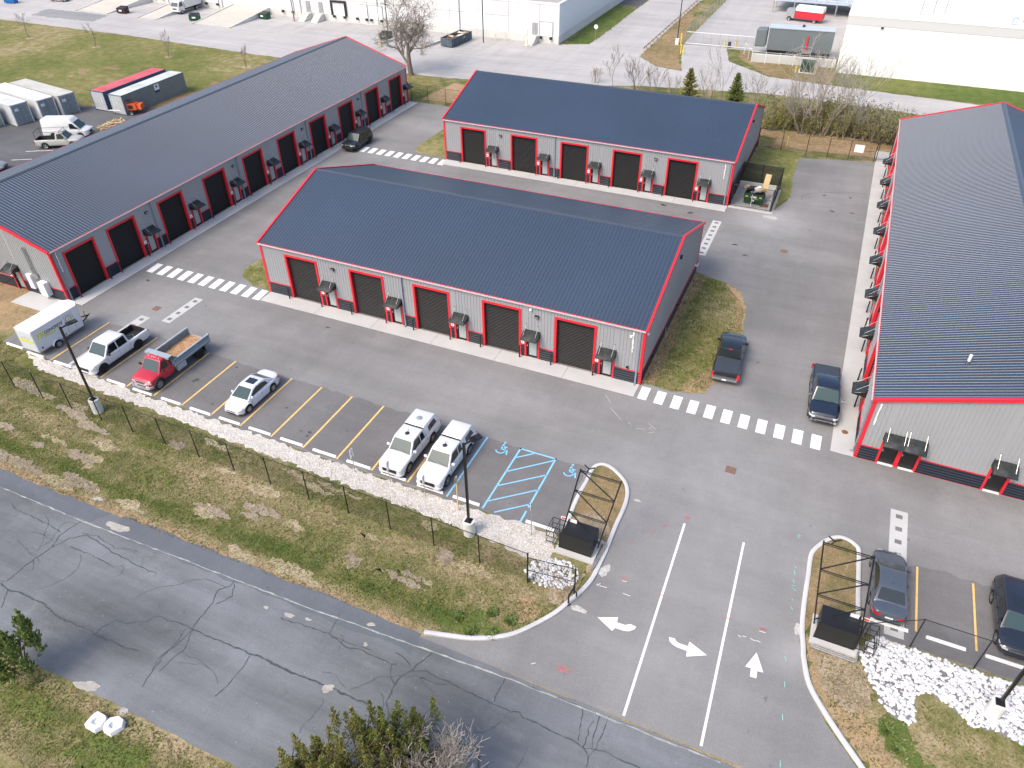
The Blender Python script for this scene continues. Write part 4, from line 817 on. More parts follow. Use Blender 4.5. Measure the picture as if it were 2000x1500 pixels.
# --- vertical pivot gates (raised)
def gate(x,y,lean,sx,label,L=6.6):
    """leaf raised upright in the plane across the drive; sx +1 = road lies towards +x"""
    t=thing('pivot_gate',(x,y,0),label,'gate','raised pivot gates at the drive'); 
    def Q(a,s,dy=0): # a along leaf width (0..2.25) away from road.. s up
        return Vector((a+s*math.sin(lean),dy,.55+s*math.cos(lean)))
    W_=2.3; hs_=[0,2.05,3.95,L-1.0]; M=M_blk
    b=MB()
    for a in (-W_/2,W_/2): b.beam(Q(a,-.3),Q(a,L-.9),.075,M)
    b.beam(Q(W_/2*sx,0,.1),Q(W_/2*sx,L-2.9,.1),.06,M); b.build('leaf_post',t)
    for s in hs_[1:]: b=MB(); b.beam(Q(-W_/2,s),Q(W_/2,s),.04,M); b.beam(Q(-W_/2,s-.12),Q(W_/2,s-.12),.03,M); b.build('leaf_rail',t)
    b=MB()
    for s0,s1 in zip(hs_,hs_[1:]): b.beam(Q(-W_/2*sx,s1,.03),Q(W_/2*sx,s0,.03),.05,M)
    b.build('leaf_brace',t)
    b=MB(); e=Q(-W_/2,L-1.0); b.beam(e+Vector((.35,0,.0)),e+Vector((.45,.1,.18)),.05,M); b.beam(e+Vector((.15,.2,.3)),e+Vector((.45,.1,.18)),.05,M); b.beam(e+Vector((.45,.1,.18)),e+Vector((.75,.2,.3)),.05,M); b.build('catch_fork',t)
    b=MB(); b.box((-.95,-.75,.18),(.95,.55,1.3),M_blk); b.build('operator_box',t,bevel=.02)
    b=MB(); b.face([(-1.0,-.8,.25),(.9,-.8,.25),(.9,-.8,1.45),(-1.0,-.8,1.45)],M_slat)
    for x_ in (-1.03,.93): b.beam((x_,-.8,.05),(x_,-.8,1.5),.05,M_blk)
    for z_ in (.2,1.45): b.beam((-1.03,-.8,z_),(.93,-.8,z_),.04,M_blk)
    b.build('guard_panel',t,recalc=False)
    b=MB(); 
    # cage of rods beside the box on the side away from the road
    s=-sx
    for z_ in (.25,.7,1.15):
        for p,q in (((s*1.0,-.7),(s*1.9,-.7)),((s*1.9,-.7),(s*1.9,.4)),((s*1.9,.4),(s*1.0,.4)),((s*1.45,-.7),(s*1.45,.4))): b.beam((p[0],p[1],z_),(q[0],q[1],z_),.03,M_blk)
    for p in ((1.0,-.7),(1.9,-.7),(1.9,.4),(1.0,.4),(1.45,-.7),(1.45,.4)): b.beam((s*p[0],p[1],.05),(s*p[0],p[1],1.15),.03,M_blk)
    b.build('guard_cage',t)
    b=MB(); b.box((-1.2,-1.15,-.02),(1.2,.7,.17),M_walk); b.build('concrete_pad',t,bevel=.02)
    b=MB(); b.box((s*.6-.2,.3,1.34),(s*.6+.22,.34,1.58),M_white); b.build('notice',t)
    b=MB(); b.box((s*1.15-.2,.28,1.4),(s*1.15+.2,.3,1.62),M_white); b.box((s*1.15-.15,.26,1.45),(s*1.15+.15,.28,1.57),mat('orange_red',(.75,.05,.02),.5)); b.build('warning_sign',t)
    b=MB()
    if sx>0:
        for k in (0,.09): b.path([Vector(p) for p in ((1.1-k,.5-k,.3),(1.45-k,.45-k,.3),(1.5-k,.3-k,.3),(1.35-k,-1.45,.3),(1.3-k,-1.5,.05))],.035,M_galv,8)
    else:
        for k in (0,.11): b.path([Vector(p) for p in ((-1.1,-1.4-k,.05),(-1.1,-1.4-k,.3),(-1.0,-1.45-k,.32),(1.0,-1.5-k,.32),(1.1,-1.4-k,.3),(1.15,-.9,.3))],.035,M_galv,8)
    b.build('pipe_guard',t,smooth=40)
    return t
gate(-8.25,27.95,R(9),1,'raised black truss gate beside the blue hatched bay')
gate(6.15,27.7,R(-9),-1,'raised black truss gate beside the grey sedan',L=6.9)
# --- storage containers
def container(name,label,p0,d,W,L,colr,door,roofc,n_lab=None,group='shipping containers in the storage lot',logo=False):
    """p0 near corner of the door end, d unit direction of the door end (p0 -> p0+d*W); body extends along e"""
    p0=Vector((p0[0],p0[1],0)); d=Vector((d[0],d[1],0)).normalized(); e=Vector((-d.y,d.x,0)); t=thing(name,p0+d*W/2,label,'container',group,math.atan2(e.y,e.x)); Hh=2.75
    # local x = along the body from door end, y = across
    MC=mat('cont_'+colr[0],colr[1],.55,var=.08,scale=.8); MR=mat('controof_'+roofc[0],roofc[1],.6,var=.12,scale=.6,grime=tuple(k*.7 for k in roofc[1])); MD=mat('contdoor_'+door[0],door[1],.55,var=.1,scale=2)
    b=MB(); 
    for s in (-1,1):
        x=.15; pr=[(0.15,0)]
        while x<L-.45: pr+= [(x,0),(x+.06,-.035),(x+.14,-.035),(x+.2,0)]; x+=.28
        pr.append((L-.15,0)); lo=[b.P((x_,s*(W/2-.01+o_),.16)) for x_,o_ in pr]; hi=[b.P((x_,s*(W/2-.01+o_),Hh-.08)) for x_,o_ in pr]
        for i in range(len(pr)-1): b.idx((lo[i],lo[i+1],hi[i+1],hi[i]),MC)
    for x_ in (0,L-.15):
        for s in (-1,1): b.box((x_,s*W/2-(.0 if s<0 else .15),0),(x_+.15,s*W/2+(.15 if s<0 else 0),Hh),MC)
    b.box((L-.06,-W/2+.1,.1),(L-.02,W/2-.1,Hh-.05),MC); b.box((.15,-W/2,.02),(L-.15,W/2,.16),MC); b.box((0,-W/2,Hh-.12),(.15,W/2,Hh),MC)
    for s in (-1,1): b.box((.15,s*(W/2-.03)-.03,Hh-.12),(L-.15,s*(W/2-.03)+.03,Hh),MC)
    b.build('body',t,recalc=False)
    b=MB(); n=int(L/.6)
    for k in range(n): x0=.15+(L-.3)*k/n; x1=.15+(L-.3)*(k+1)/n; b.box((x0,-W/2+.08,Hh-.02),(x1-.06,W/2-.08,Hh+.01),MR)
    b.face([(0.02,-W/2+.02,Hh-.015),(L-.02,-W/2+.02,Hh-.015),(L-.02,W/2-.02,Hh-.015),(.02,W/2-.02,Hh-.015)],MR); b.build('roof',t,recalc=False)
    for s in (-1,1):
        b=MB(); y0,y1=(s*.02,s*(W/2-.1)); y0,y1=min(y0,y1),max(y0,y1); b.box((.01,y0,.18),(.06,y1,Hh-.14),MD)
        for k in range(1,4): z=.18+(Hh-.32)*k/4; b.box((-.01,y0,z-.025),(.01,y1,z+.025),MD)
        for k in (.28,.72): y=y0+(y1-y0)*k; b.tube((-.03,y,.12),(-.03,y,Hh-.12),.018,M_galv,6); b.box((-.05,y-.02,1.0),(-.02,y+.22*s,1.04),M_galv)
        b.build('door',t)
    if n_lab:
        b=MB(); b.box((-.045,W*.12,1.85),(-.035,W*.34,2.2),M_white); 
        for i,(y_) in enumerate((W*.17,W*.25)): b.box((-.055,y_,1.93),(-.045,y_+.05,2.12),MD)
        b.build('number_plate',t)
    if logo:
        b=MB(); s=-1; b.box((6.1,s*(W/2+.005)-.01,1.75),(7.0,s*(W/2+.005),2.55),M_white); b.box((6.05,s*(W/2+.015)-.01,1.45),(6.95,s*(W/2+.015),1.75),mat('logo_navy',(.01,.03,.12),.5)); b.box((6.4,s*(W/2+.02)-.01,2.1),(6.65,s*(W/2+.02),2.4),M_slat); b.build('logo_panel',t)
    return t
GD=('grey',(.2,.24,.27)); 
dd=(.16,1.0)
container('shipping_container','pale container with dark grey doors, furthest from the lawn of the numbered three',(-103.5,65.85),dd,2.44,12.2,('pale',(.5,.52,.54)),GD,('pale',(.62,.64,.67)),True)
container('shipping_container','bright white topped container in the middle of the numbered three',(-101.95,68.75),dd,2.44,12.2,('white',(.6,.6,.6)),GD,('white',(.75,.75,.74)),True)
container('shipping_container','dull grey topped container beside the lawn',(-100.9,71.35),dd,2.44,12.2,('greyish',(.45,.45,.44)),GD,('drab',(.5,.49,.45)),True)
container('shipping_container','container cut by the picture edge with teal grey doors',(-105.9,63.1),dd,2.44,12.2,('teal',(.42,.47,.47)),('tealgrey',(.2,.3,.28)),('pale2',(.6,.62,.64)))
container('shipping_container','container with a faded red roof and blue grey sides',(-98.95,75.05),(1,.02),2.5,12.2,('blue',(.08,.1,.19)),('paleg',(.45,.48,.5)),('red',(.52,.1,.12)))
container('shipping_container','grey green container with a white and navy logo panel on its side',(-95.2,74.8),(1,.02),2.44,12.2,('green',(.17,.2,.21)),('paleg',(.45,.48,.5)),('palegreen',(.5,.54,.52)),logo=True)
# ------------------------------------------------------------------ vehicles (local x forward, y to its left)
M_glass=mat('car_glass',(.01,.016,.018),.08,spec=.8,coat=.2); M_wsh=mat('windscreen',(.02,.048,.05),.12,spec=.6)
M_tyre=mat('tyre',(.012,.012,.013),.85); M_rim=mat('alloy_rim',(.45,.46,.47),.3,metal=.8); M_rimd=mat('dark_rim',(.03,.03,.032),.35,metal=.5); M_chr=mat('chrome',(.7,.7,.7),.12,metal=1.0)
M_plast=mat('dark_plastic',(.018,.018,.02),.6); M_tail=mat('tail_lamp',(.55,.01,.015),.2,coat=.5); M_head=mat('head_lamp',(.6,.62,.64),.12,coat=.8,spec=1.0); M_plate=mat('number_plate',(.65,.66,.66),.5); M_amber=mat('amber_lens',(.8,.3,.02),.3)
def paint(name,c,r=.28,coat=.6): return mat('paint_'+name,c,r,coat=coat,var=.03,scale=1.5)
def interp(tab,x):
    if x<=tab[0][0]: return tab[0][1]
    for (a,b_),(c,d) in zip(tab,tab[1:]):
        if x<=c: 
            t=(x-a)/(c-a) if c>a else 0; return b_+(d-b_)*t
    return tab[-1][1]
def smooth_tab(tab): return tab
def wheel(t,x,y,r,wd=.24,rimM=None,spokes=5,side=1):
    rimM=rimM or M_rim; b=MB(T=Matrix.Translation((x,y,r)) @ Matrix.Rotation(R(90)*(-side),4,'X'))
    # axis is local z, outer face towards +z
    pr=[(r*.62,-wd/2),(r*.93,-wd/2),(r,-wd/2+.04),(r,wd/2-.04),(r*.94,wd/2),(r*.66,wd/2-.005)]; N_=22; rings=[]
    for rr_,z in pr: rings.append([b.P((rr_*math.cos(2*PI*k/N_),rr_*math.sin(2*PI*k/N_),z)) for k in range(N_)])
    for A,B in zip(rings,rings[1:]):
        for k in range(N_): b.idx((A[k],A[(k+1)%N_],B[(k+1)%N_],B[k]),M_tyre)
    w_=b.build('wheel',t,smooth=40)
    b=MB(T=Matrix.Translation((x,y,r)) @ Matrix.Rotation(R(90)*(-side),4,'X')); z=wd/2-.02
    ro=[b.P((r*.67*math.cos(2*PI*k/N_),r*.67*math.sin(2*PI*k/N_),z+.005)) for k in range(N_)]; ri=[b.P((r*.57*math.cos(2*PI*k/N_),r*.57*math.sin(2*PI*k/N_),z-.015)) for k in range(N_)]
    for k in range(N_): b.idx((ro[k],ro[(k+1)%N_],ri[(k+1)%N_],ri[k]),rimM)
    b.idx([b.P((r*.57*math.cos(2*PI*k/N_),r*.57*math.sin(2*PI*k/N_),z-.06)) for k in range(N_)],M_plast)
    for k in range(spokes):
        a=2*PI*k/spokes+.3; c_,s_=math.cos(a),math.sin(a); n=(-s_,c_); h=r*.09
        b.face([(c_*r*.1+n[0]*h,s_*r*.1+n[1]*h,z),(c_*r*.1-n[0]*h,s_*r*.1-n[1]*h,z),(c_*r*.6-n[0]*h*.8,s_*r*.6-n[1]*h*.8,z-.01),(c_*r*.6+n[0]*h*.8,s_*r*.6+n[1]*h*.8,z-.01)],rimM)
    b.tube((0,0,z-.02),(0,0,z+.015),r*.17,rimM,10); b.build('rim',w_)
FR=[-1,-.985,-.95,-.88,-.82,-.5,0,.5,.82,.88,.95,.985,1]
def body(t,M,L,W,top,wplan,arches,sill=.3,bed=None,shoulder=.05,xs=None,name='body',bumperM=None,belly=.06,tall=None):
    """arches: list of (x, r). top/wplan: tables over x"""
    x0,x1=-L/2,L/2; S_=set([x0,x1]+[p[0] for p in top]+[p[0] for p in wplan])
    k=x0
    while k<x1: S_.add(round(k,3)); k+=.16
    for xc,ra in arches:
        for i in range(13): S_.add(round(xc-ra*math.cos(PI*i/12),3))
    if bed: 
        for v in (bed[0]-.01,bed[0]+.01,bed[1]-.01,bed[1]+.01): S_.add(v)
    X=sorted(v for v in S_ if x0<=v<=x1); X=[v for i,v in enumerate(X) if i==0 or v-X[i-1]>.004]
    def zb(x):
        z=sill+(.08 if (x<x0+.25 or x>x1-.25) else 0)
        for xc,ra in arches:
            if abs(x-xc)<=ra: z=max(z,math.sqrt(max(0,ra*ra-(x-xc)**2))+.36*0+arch_z)
        return z
    arch_z=arches[0][1]*.86 if arches else .3
    arch_z=min(arch_z,.36)
    b=MB(); rows=[]; TT=[0,.12,.35,.6,.82,.94,1.0]; BU=[.965,.985,1.0,.995,.975,.955,.935]
    for x in X:
        zt=interp(top,x); w_=interp(wplan,x)*W/2; z0=zb(x); r_=[]
        for tt,bu in zip(TT,BU): r_.append((w_*bu,z0+(zt-shoulder-z0)*tt))
        tops=[]
        inb=bed and bed[0]<x<bed[1]
        for f in FR:
            af=abs(f); yy=f*w_*.935; cr=shoulder*(1-af**6) 
            z=zt-shoulder+cr+ (.02*(1-af*af))
            if af==1: z=zt-shoulder
            if inb and af<=.82: z=bed[2]
            if inb and af==.88: z=zt-.01
            if bed and inb and af==.82: yy=math.copysign(.875*w_*.935,f)
            tops.append((yy,z))
        rows.append((x,r_,tops,z0,w_))
    G=[]
    for x,r_,tops,z0,w_ in rows:
        right=[b.P((x,-y,z)) for y,z in r_]; topi=[b.P((x,y,z)) for y,z in tops]; left=[b.P((x,y,z)) for y,z in r_]
        ring=right[:-1]+topi+left[:-1][::-1]; G.append(ring)
    Mp=bumperM
    nR=len(TT)-1
    for i in range(len(G)-1):
        A,B=G[i],G[i+1]
        for k in range(len(A)-1):
            mm=M
            if bed and bed[0]-.02<(X[i]+X[i+1])/2<bed[1]+.02 and nR+3<=k<=nR+8: mm=M_plast
            b.idx((A[k],A[k+1],B[k+1],B[k]),mm)
        b.idx((A[-1],A[0],B[0],B[-1]),M_plast)
    b.idx(G[0][::-1],M); b.idx(G[-1],M)
    o=b.build(name,t,smooth=38,merge=True); return o
def cabin(t,M,prof,wb,wr,glass,name='cabin',bev=.05):
    """prof: side outline (x,z) from rear base over roof to front base; linear tumblehome; glass: dict"""
    zb=min(p[1] for p in prof); zt=max(p[1] for p in prof); wy=lambda z: wb+(wr-wb)*(z-zb)/(zt-zb)
    b=MB(); Lr=[b.P((x,wy(z),z)) for x,z in prof]; Rr_=[b.P((x,-wy(z),z)) for x,z in prof]; n=len(prof)
    for k in range(n-1): b.idx((Lr[k],Lr[k+1],Rr_[k+1],Rr_[k]),M)
    b.idx(Lr[::-1],M); b.idx(Rr_,M); b.idx((Lr[-1],Lr[0],Rr_[0],Rr_[-1]),M)
    o=b.build(name,t,bevel=bev,smooth=35)
    e=.012
    for nm,(p,q,t0,t1,inset,MM) in glass.get('slopes',{}).items():
        # p,q outline points of a sloping face
        p=Vector((p[0],0,p[1]));q=Vector((q[0],0,q[1])); d=q-p; nrm=Vector((-d.z,0,d.x)).normalized(); nrm=nrm if nrm.z>0 or abs(nrm.z)<1e-3 else -nrm
        a=p+d*t0; c=p+d*t1; b=MB(); N_=6; ra=[];rc=[]
        for k in range(N_+1):
            f=-1+2*k/N_; bow=.03*(1-f*f)*(1 if nm=='windscreen' else .5)*0
            ra.append(b.P(a+nrm*e+Vector((0,f*(wy(a.z)-inset),0)))); rc.append(b.P(c+nrm*e+Vector((0,f*(wy(c.z)-inset),0))))
        for k in range(N_): b.idx((ra[k],ra[k+1],rc[k+1],rc[k]),MM)
        b.build(nm,o)
    for poly in glass.get('sides',[]):
        for s in (1,-1):
            b=MB(); b.face([(x,s*(wy(z)+e),z) for x,z in poly],M_glass); b.build('side_window',o)
    return o,wy
def strip(name,t,pts,z0,z1,M,off=.012,lean=0):
    b=MB(); lo=[b.P((x,y,z0)) for x,y in pts]; hi=[b.P((x-lean,y,z1)) for x,y in pts]
    for k in range(len(pts)-1): b.idx((lo[k],lo[k+1],hi[k+1],hi[k]),M)
    return b.build(name,t,recalc=False)
def pbox(name,t,a,b_,M,bev=.015): 
    b=MB(); b.box(a,b_,M); return b.build(name,t,bevel=bev)
def mirrors(t,x,y,z,M,sz=.2):
    for s in (1,-1):
        b=MB(); b.box((x-.06,s*y if s>0 else s*(y+sz),z),(x+.06,s*(y+sz) if s>0 else s*y,z+.16),M); b.beam((x,s*(y-.08),z+.05),(x,s*(y+.03),z+.06),.04,M_plast); b.build('mirror',t,bevel=.03)
def handles(t,xs,y,z,M):
    for x in xs:
        for s in (1,-1): pbox('door_handle',t,(x-.09,s*y-.015,z),(x+.09,s*y+.015,z+.035),M,bev=.005)
def place(t,x,y,h): t.location=(x,y,.025); t.rotation_euler=(0,0,h)
def seams(t,M,xs,y,z0,z1):
    b=MB()
    for x in xs:
        for s in (1,-1): b.box((x-.008,s*y-.004,z0),(x+.008,s*y+.006,z1),M_plast)
    b.build('door_seam',t)
def pickup(label,name,M,cab='crew',L=5.8,W=2.0,wb=3.6,R_=.4,ztop=1.13,roof=1.88,grille=None,rims=None,bedcov=None,tailM=None,group=None,bumperM=None,plate=True,fog=True,mirM=None):
    t=thing(name,(0,0,0),label,'pickup',group); hx=L/2; xf=hx-.95; xr=xf-wb
    cl={'crew':2.35,'ext':2.0,'reg':1.45}[cab]; cf=hx-1.42; cr_=cf-.5-cl+.45
    top=[(-hx,ztop-.05),(-hx+.1,ztop),(cr_,ztop),(cf,ztop-.01),(cf+.12,ztop-.0),(hx-.5,ztop-.07),(hx-.16,ztop-.14),(hx-.03,ztop-.26),(hx,ztop-.32)]
    wp=[(-hx,.96),(-hx+.08,1),(hx-.6,1),(hx-.3,.97),(hx-.12,.9),(hx,.78)]
    bed=(-hx+.1,cr_-.12,.62)
    body(t,M,L,W,top,wp,[(xf,R_+.08),(xr,R_+.08)],sill=.4,bed=bed if bedcov is None else None)
    c1=cr_-.02; pr=[(c1,ztop-.06),(c1+.02,ztop+.05),(c1+.12,roof-.05),(c1+.25,roof),(cf-.75,roof+.01),(cf-.62,roof-.03),(cf+.05,ztop-.06)]
    pA,pB=(cf-.62,roof-.03),(cf+.05,ztop-.06); rA,rB=(c1+.02,ztop+.05),(c1+.12,roof-.05)
    zt_=roof-.1; zl=ztop+.03
    fx=lambda z: pA[0]+(pB[0]-pA[0])*(pA[1]-z)/(pA[1]-pB[1])
    if cab=='reg': sides=[[(c1+.22,zl),(fx(zl)-.14,zl),(fx(zt_)-.12,zt_),(c1+.3,zt_)]]
    else:
        m_=c1+(1.12 if cab=='crew' else .72)
        sides=[[(m_+.05,zl),(fx(zl)-.14,zl),(fx(zt_)-.12,zt_),(m_+.05,zt_)],[(c1+.2,zl),(m_-.05,zl),(m_-.05,zt_),(c1+.28,zt_)]]
    ws=W/2*.915
    o,wy=cabin(t,M,pr,ws,W/2*.76,dict(slopes={'windscreen':(pA,pB,.07,.95,.09,M_wsh),'rear_window':(rA,rB,.12,.9,.2,M_glass)},sides=sides))
    for x,s in ((xf,1),(xf,-1),(xr,1),(xr,-1)): wheel(t,x,s*(W/2-.13),R_,.26,rims,6,s)
    # nose
    strip('grille',t,[(hx+.012,y) for y in (-.52,0,.52)],ztop-.62,ztop-.32,grille or M_plast,lean=-.0)
    b=MB(); 
    for k in range(3): z=ztop-.56+k*.1; b.box((hx+.012,-.5,z),(hx+.03,.5,z+.03),M_chr if grille is None or grille==M_chr else M_plast)
    b.build('grille_bar',t)
    for s in (1,-1):
        strip('headlight',t,[(hx+.008,s*.56),(hx-.0,s*.76*W/2*1.02),(hx-.13,s*.9*W/2*1.01),(hx-.32,s*.975*W/2*1.008)],ztop-.5,ztop-.3,M_head)
        pbox('tail_light',t,(-hx-.02,s*(W/2-.06)-.11,ztop-.5),(-hx+.06,s*(W/2-.06)+.02*s+.0 if s>0 else s*(W/2-.06)+.09,ztop-.07),M_tail)
    bm_=bumperM or M
    b=MB(); pts=[(hx-.3,-W/2*.985),(hx-.1,-W/2*.94),(hx+.06,-W/2*.78),(hx+.12,-.4),(hx+.12,.4),(hx+.06,W/2*.78),(hx-.1,W/2*.94),(hx-.3,W/2*.985)]
    lo=[b.P((x,y,.38)) for x,y in pts]; hi=[b.P((x,y,ztop-.62)) for x,y in pts]; hi2=[b.P((x-.16 if abs(y)<.9*W/2 else x,y*.97,ztop-.6)) for x,y in pts]
    for k in range(len(pts)-1): b.idx((lo[k],lo[k+1],hi[k+1],hi[k]),bm_); b.idx((hi[k],hi[k+1],hi2[k+1],hi2[k]),bm_)
    b.build('front_bumper',t,smooth=40)
    if fog:
        strip('air_intake',t,[(hx+.135,-.45),(hx+.135,.45)],.42,.5,M_plast)
    rb=bumperM or M_chr
    pbox('rear_bumper',t,(-hx-.16,-W/2*.93,.48),(-hx+.05,W/2*.93,.66),rb,bev=.03)
    if plate: pbox('number_plate',t,(-hx-.175,-.16,.5),(-hx-.16,.16,.65),M_plate,bev=.003)
    b=MB(); b.box((-hx-.012,-W/2*.8,ztop-.5),(-hx-.004,W/2*.8,ztop-.495),M_plast); b.box((-hx-.03,-.14,ztop-.22),(-hx-.002,.14,ztop-.14),M_plast); b.build('tailgate_handle',t)
    mirrors(t,cf-.28,W/2*.95,ztop+.02,mirM or M,.22); handles(t,[sides[0][0][0]+.06]+([c1+.3] if cab=='crew' else []),W/2*.995,ztop-.13,M)
    seams(t,M,[cf-.1,c1+.05]+([sides[0][0][0]-.02] if cab!='reg' else []),W/2*.992,.5,ztop-.08)
    b=MB(); 
    for s in (1,-1): b.box((xr+R_+.15,s*(W/2-.03)-.05,.36),(xf-R_-.15,s*(W/2-.03)+.05,.42),M_plast)
    b.build('side_step',t)
    b=MB(); b.beam((fx(ztop+.05)+.05,-.1,ztop+.01),(fx(ztop+.1)-.02,-.75,ztop+.12),.025,M_plast); b.beam((fx(ztop+.05)+.05,.6,ztop+.01),(fx(ztop+.1)-.02,-.0,ztop+.12),.025,M_plast); b.build('wiper',o)
    return t,o,dict(hx=hx,cf=cf,c1=c1,xr=xr,xf=xf,ztop=ztop,roof=roof,W=W,bed=bed)
# 1 white crew cab pickup
P_white=paint('white',(.62,.63,.645)); 
t,o,d=pickup('white crew cab pickup with an open black bed liner beside the lettered trailer','pickup_truck',P_white,'crew',L=5.75,W=2.0,wb=3.5,R_=.4,rims=M_rimd,grille=mat('dark_grille',(.02,.02,.05),.4),mirM=M_plast)
b=MB(); b.path([Vector(p) for p in ((-.9,-.3,.68),(-1.3,.2,.7),(-1.9,.3,.7),(-2.2,-.1,.68),(-1.8,-.5,.68))],.03,mat('hose',(.12,.13,.14),.6),6); b.build('bed_hose',t)
place(t,-48.8,31.2,-PI/2)
# 2 capped pickups
def capped(label,x,y,vent):
    t,o,d=pickup(label,'pickup_truck',P_white,'ext',L=5.35,W=1.9,wb=3.2,R_=.39,ztop=1.12,roof=1.8,rims=M_rim,grille=M_plast,group='white capped pickups parked side by side')
    c=d['c1']-.03; hx=d['hx']
    pr=[(-hx+.02,1.06),(-hx+.28,1.78),(-hx+.45,1.85),(c+.04,1.84),(c+.1,1.8),(c+.01,1.06)]
    o2,wy=cabin(t,P_white,pr,.895,.72,dict(slopes={'cap_rear_window':(pr[0],pr[1],.2,.9,.16,M_glass)},sides=[[(c-.35,1.22),(c-.35,1.6),(-hx+.62,1.66),(-hx+.42,1.25)]]),name='bed_cap',bev=.05)
    b=MB(); b.box((c+.095,-.7,1.3),(c+.108,.7,1.815),M_plast); b.build('cap_seam',o2)
    b=MB(); b.tube((d['cf']-1.1,0,d['roof']),(d['cf']-1.1,0,d['roof']+.05),.15,M_plast,14); b.tube((d['cf']-1.1,0,d['roof']+.05),(d['cf']-1.1,0,d['roof']+.08),.15,M_plast,14,r2=.06); b.beam((d['cf']-1.2,.0,d['roof']+.05),(d['cf']-1.3,.0,d['roof']+.22),.03,M_plast); b.build('roof_beacon',o)
    if vent: b=MB(); b.tube((-hx+1.2,.0,1.85),(-hx+1.2,.0,1.9),.2,M_galv,16); b.tube((-hx+1.2,0,1.9),(-hx+1.2,0,1.92),.2,M_galv,16,r2=.1); b.build('roof_vent',o2)
    place(t,x,y,-PI/2); return t
capped('white capped pickup with a round vent on its bed cap',-21.5,30.9,True)
capped('white capped pickup parked beside the blue line, half behind the lamp',-18.65,30.85,False)
# 3 black pickups
P_black=paint('black',(.008,.01,.014),.22,.9); P_navy=paint('midnight',(.008,.014,.03),.2,.9)
t,o,d=pickup('black pickup with a flat bed cover and red tail lights beside the grass','pickup_truck',P_black,'crew',L=5.85,W=2.02,wb=3.65,R_=.42,bedcov=1,bumperM=M_chr,grille=M_chr,mirM=M_plast)
b=MB(); hx=d['hx']; b.box((-hx+.08,-.86,d['ztop']+.012),(d['c1']-.06,.86,d['ztop']+.04),mat('tonneau',(.035,.045,.06),.5,spec=.6)); b.build('bed_cover',t,bevel=.015)
b=MB(); b.box((d['c1']+.06,-.12,d['roof']-.06),(d['c1']+.11,.12,d['roof']-.01),M_tail); b.build('brake_light',o)
place(t,-3.72,49.55,PI/2+R(3.5))
t,o,d=pickup('dark blue pickup with a broad chrome grille against the concrete walk','pickup_truck',P_navy,'crew',L=5.95,W=2.04,wb=3.7,R_=.43,bedcov=1,bumperM=None,grille=M_chr,mirM=M_chr)
b=MB(); hx=d['hx']; b.box((-hx+.08,-.86,d['ztop']+.012),(d['c1']-.06,.86,d['ztop']+.04),MATS['tonneau']); b.build('bed_cover',t,bevel=.015)
strip('chrome_grille',t,[(hx+.03,y) for y in (-.6,0,.6)],d['ztop']-.62,d['ztop']-.26,M_chr); strip('chrome_bumper',t,[(hx+.135,y) for y in (-.62,-.3,.3,.62)],.45,.58,M_chr)
for s in (1,-1): b=MB(); b.tube((hx+.08,s*.78,.5),(hx+.13,s*.78,.5),.1,M_chr,12); b.build('fog_light',t)
b=MB()
for y in (-.35,-.12,.12,.35): b.box((d['c1']+.5,y-.012,d['roof']+.005),(d['cf']-.9,y+.012,d['roof']+.018),P_navy)
b.build('roof_rib',o)
place(t,3.52,47.65,-PI/2+R(4.0))
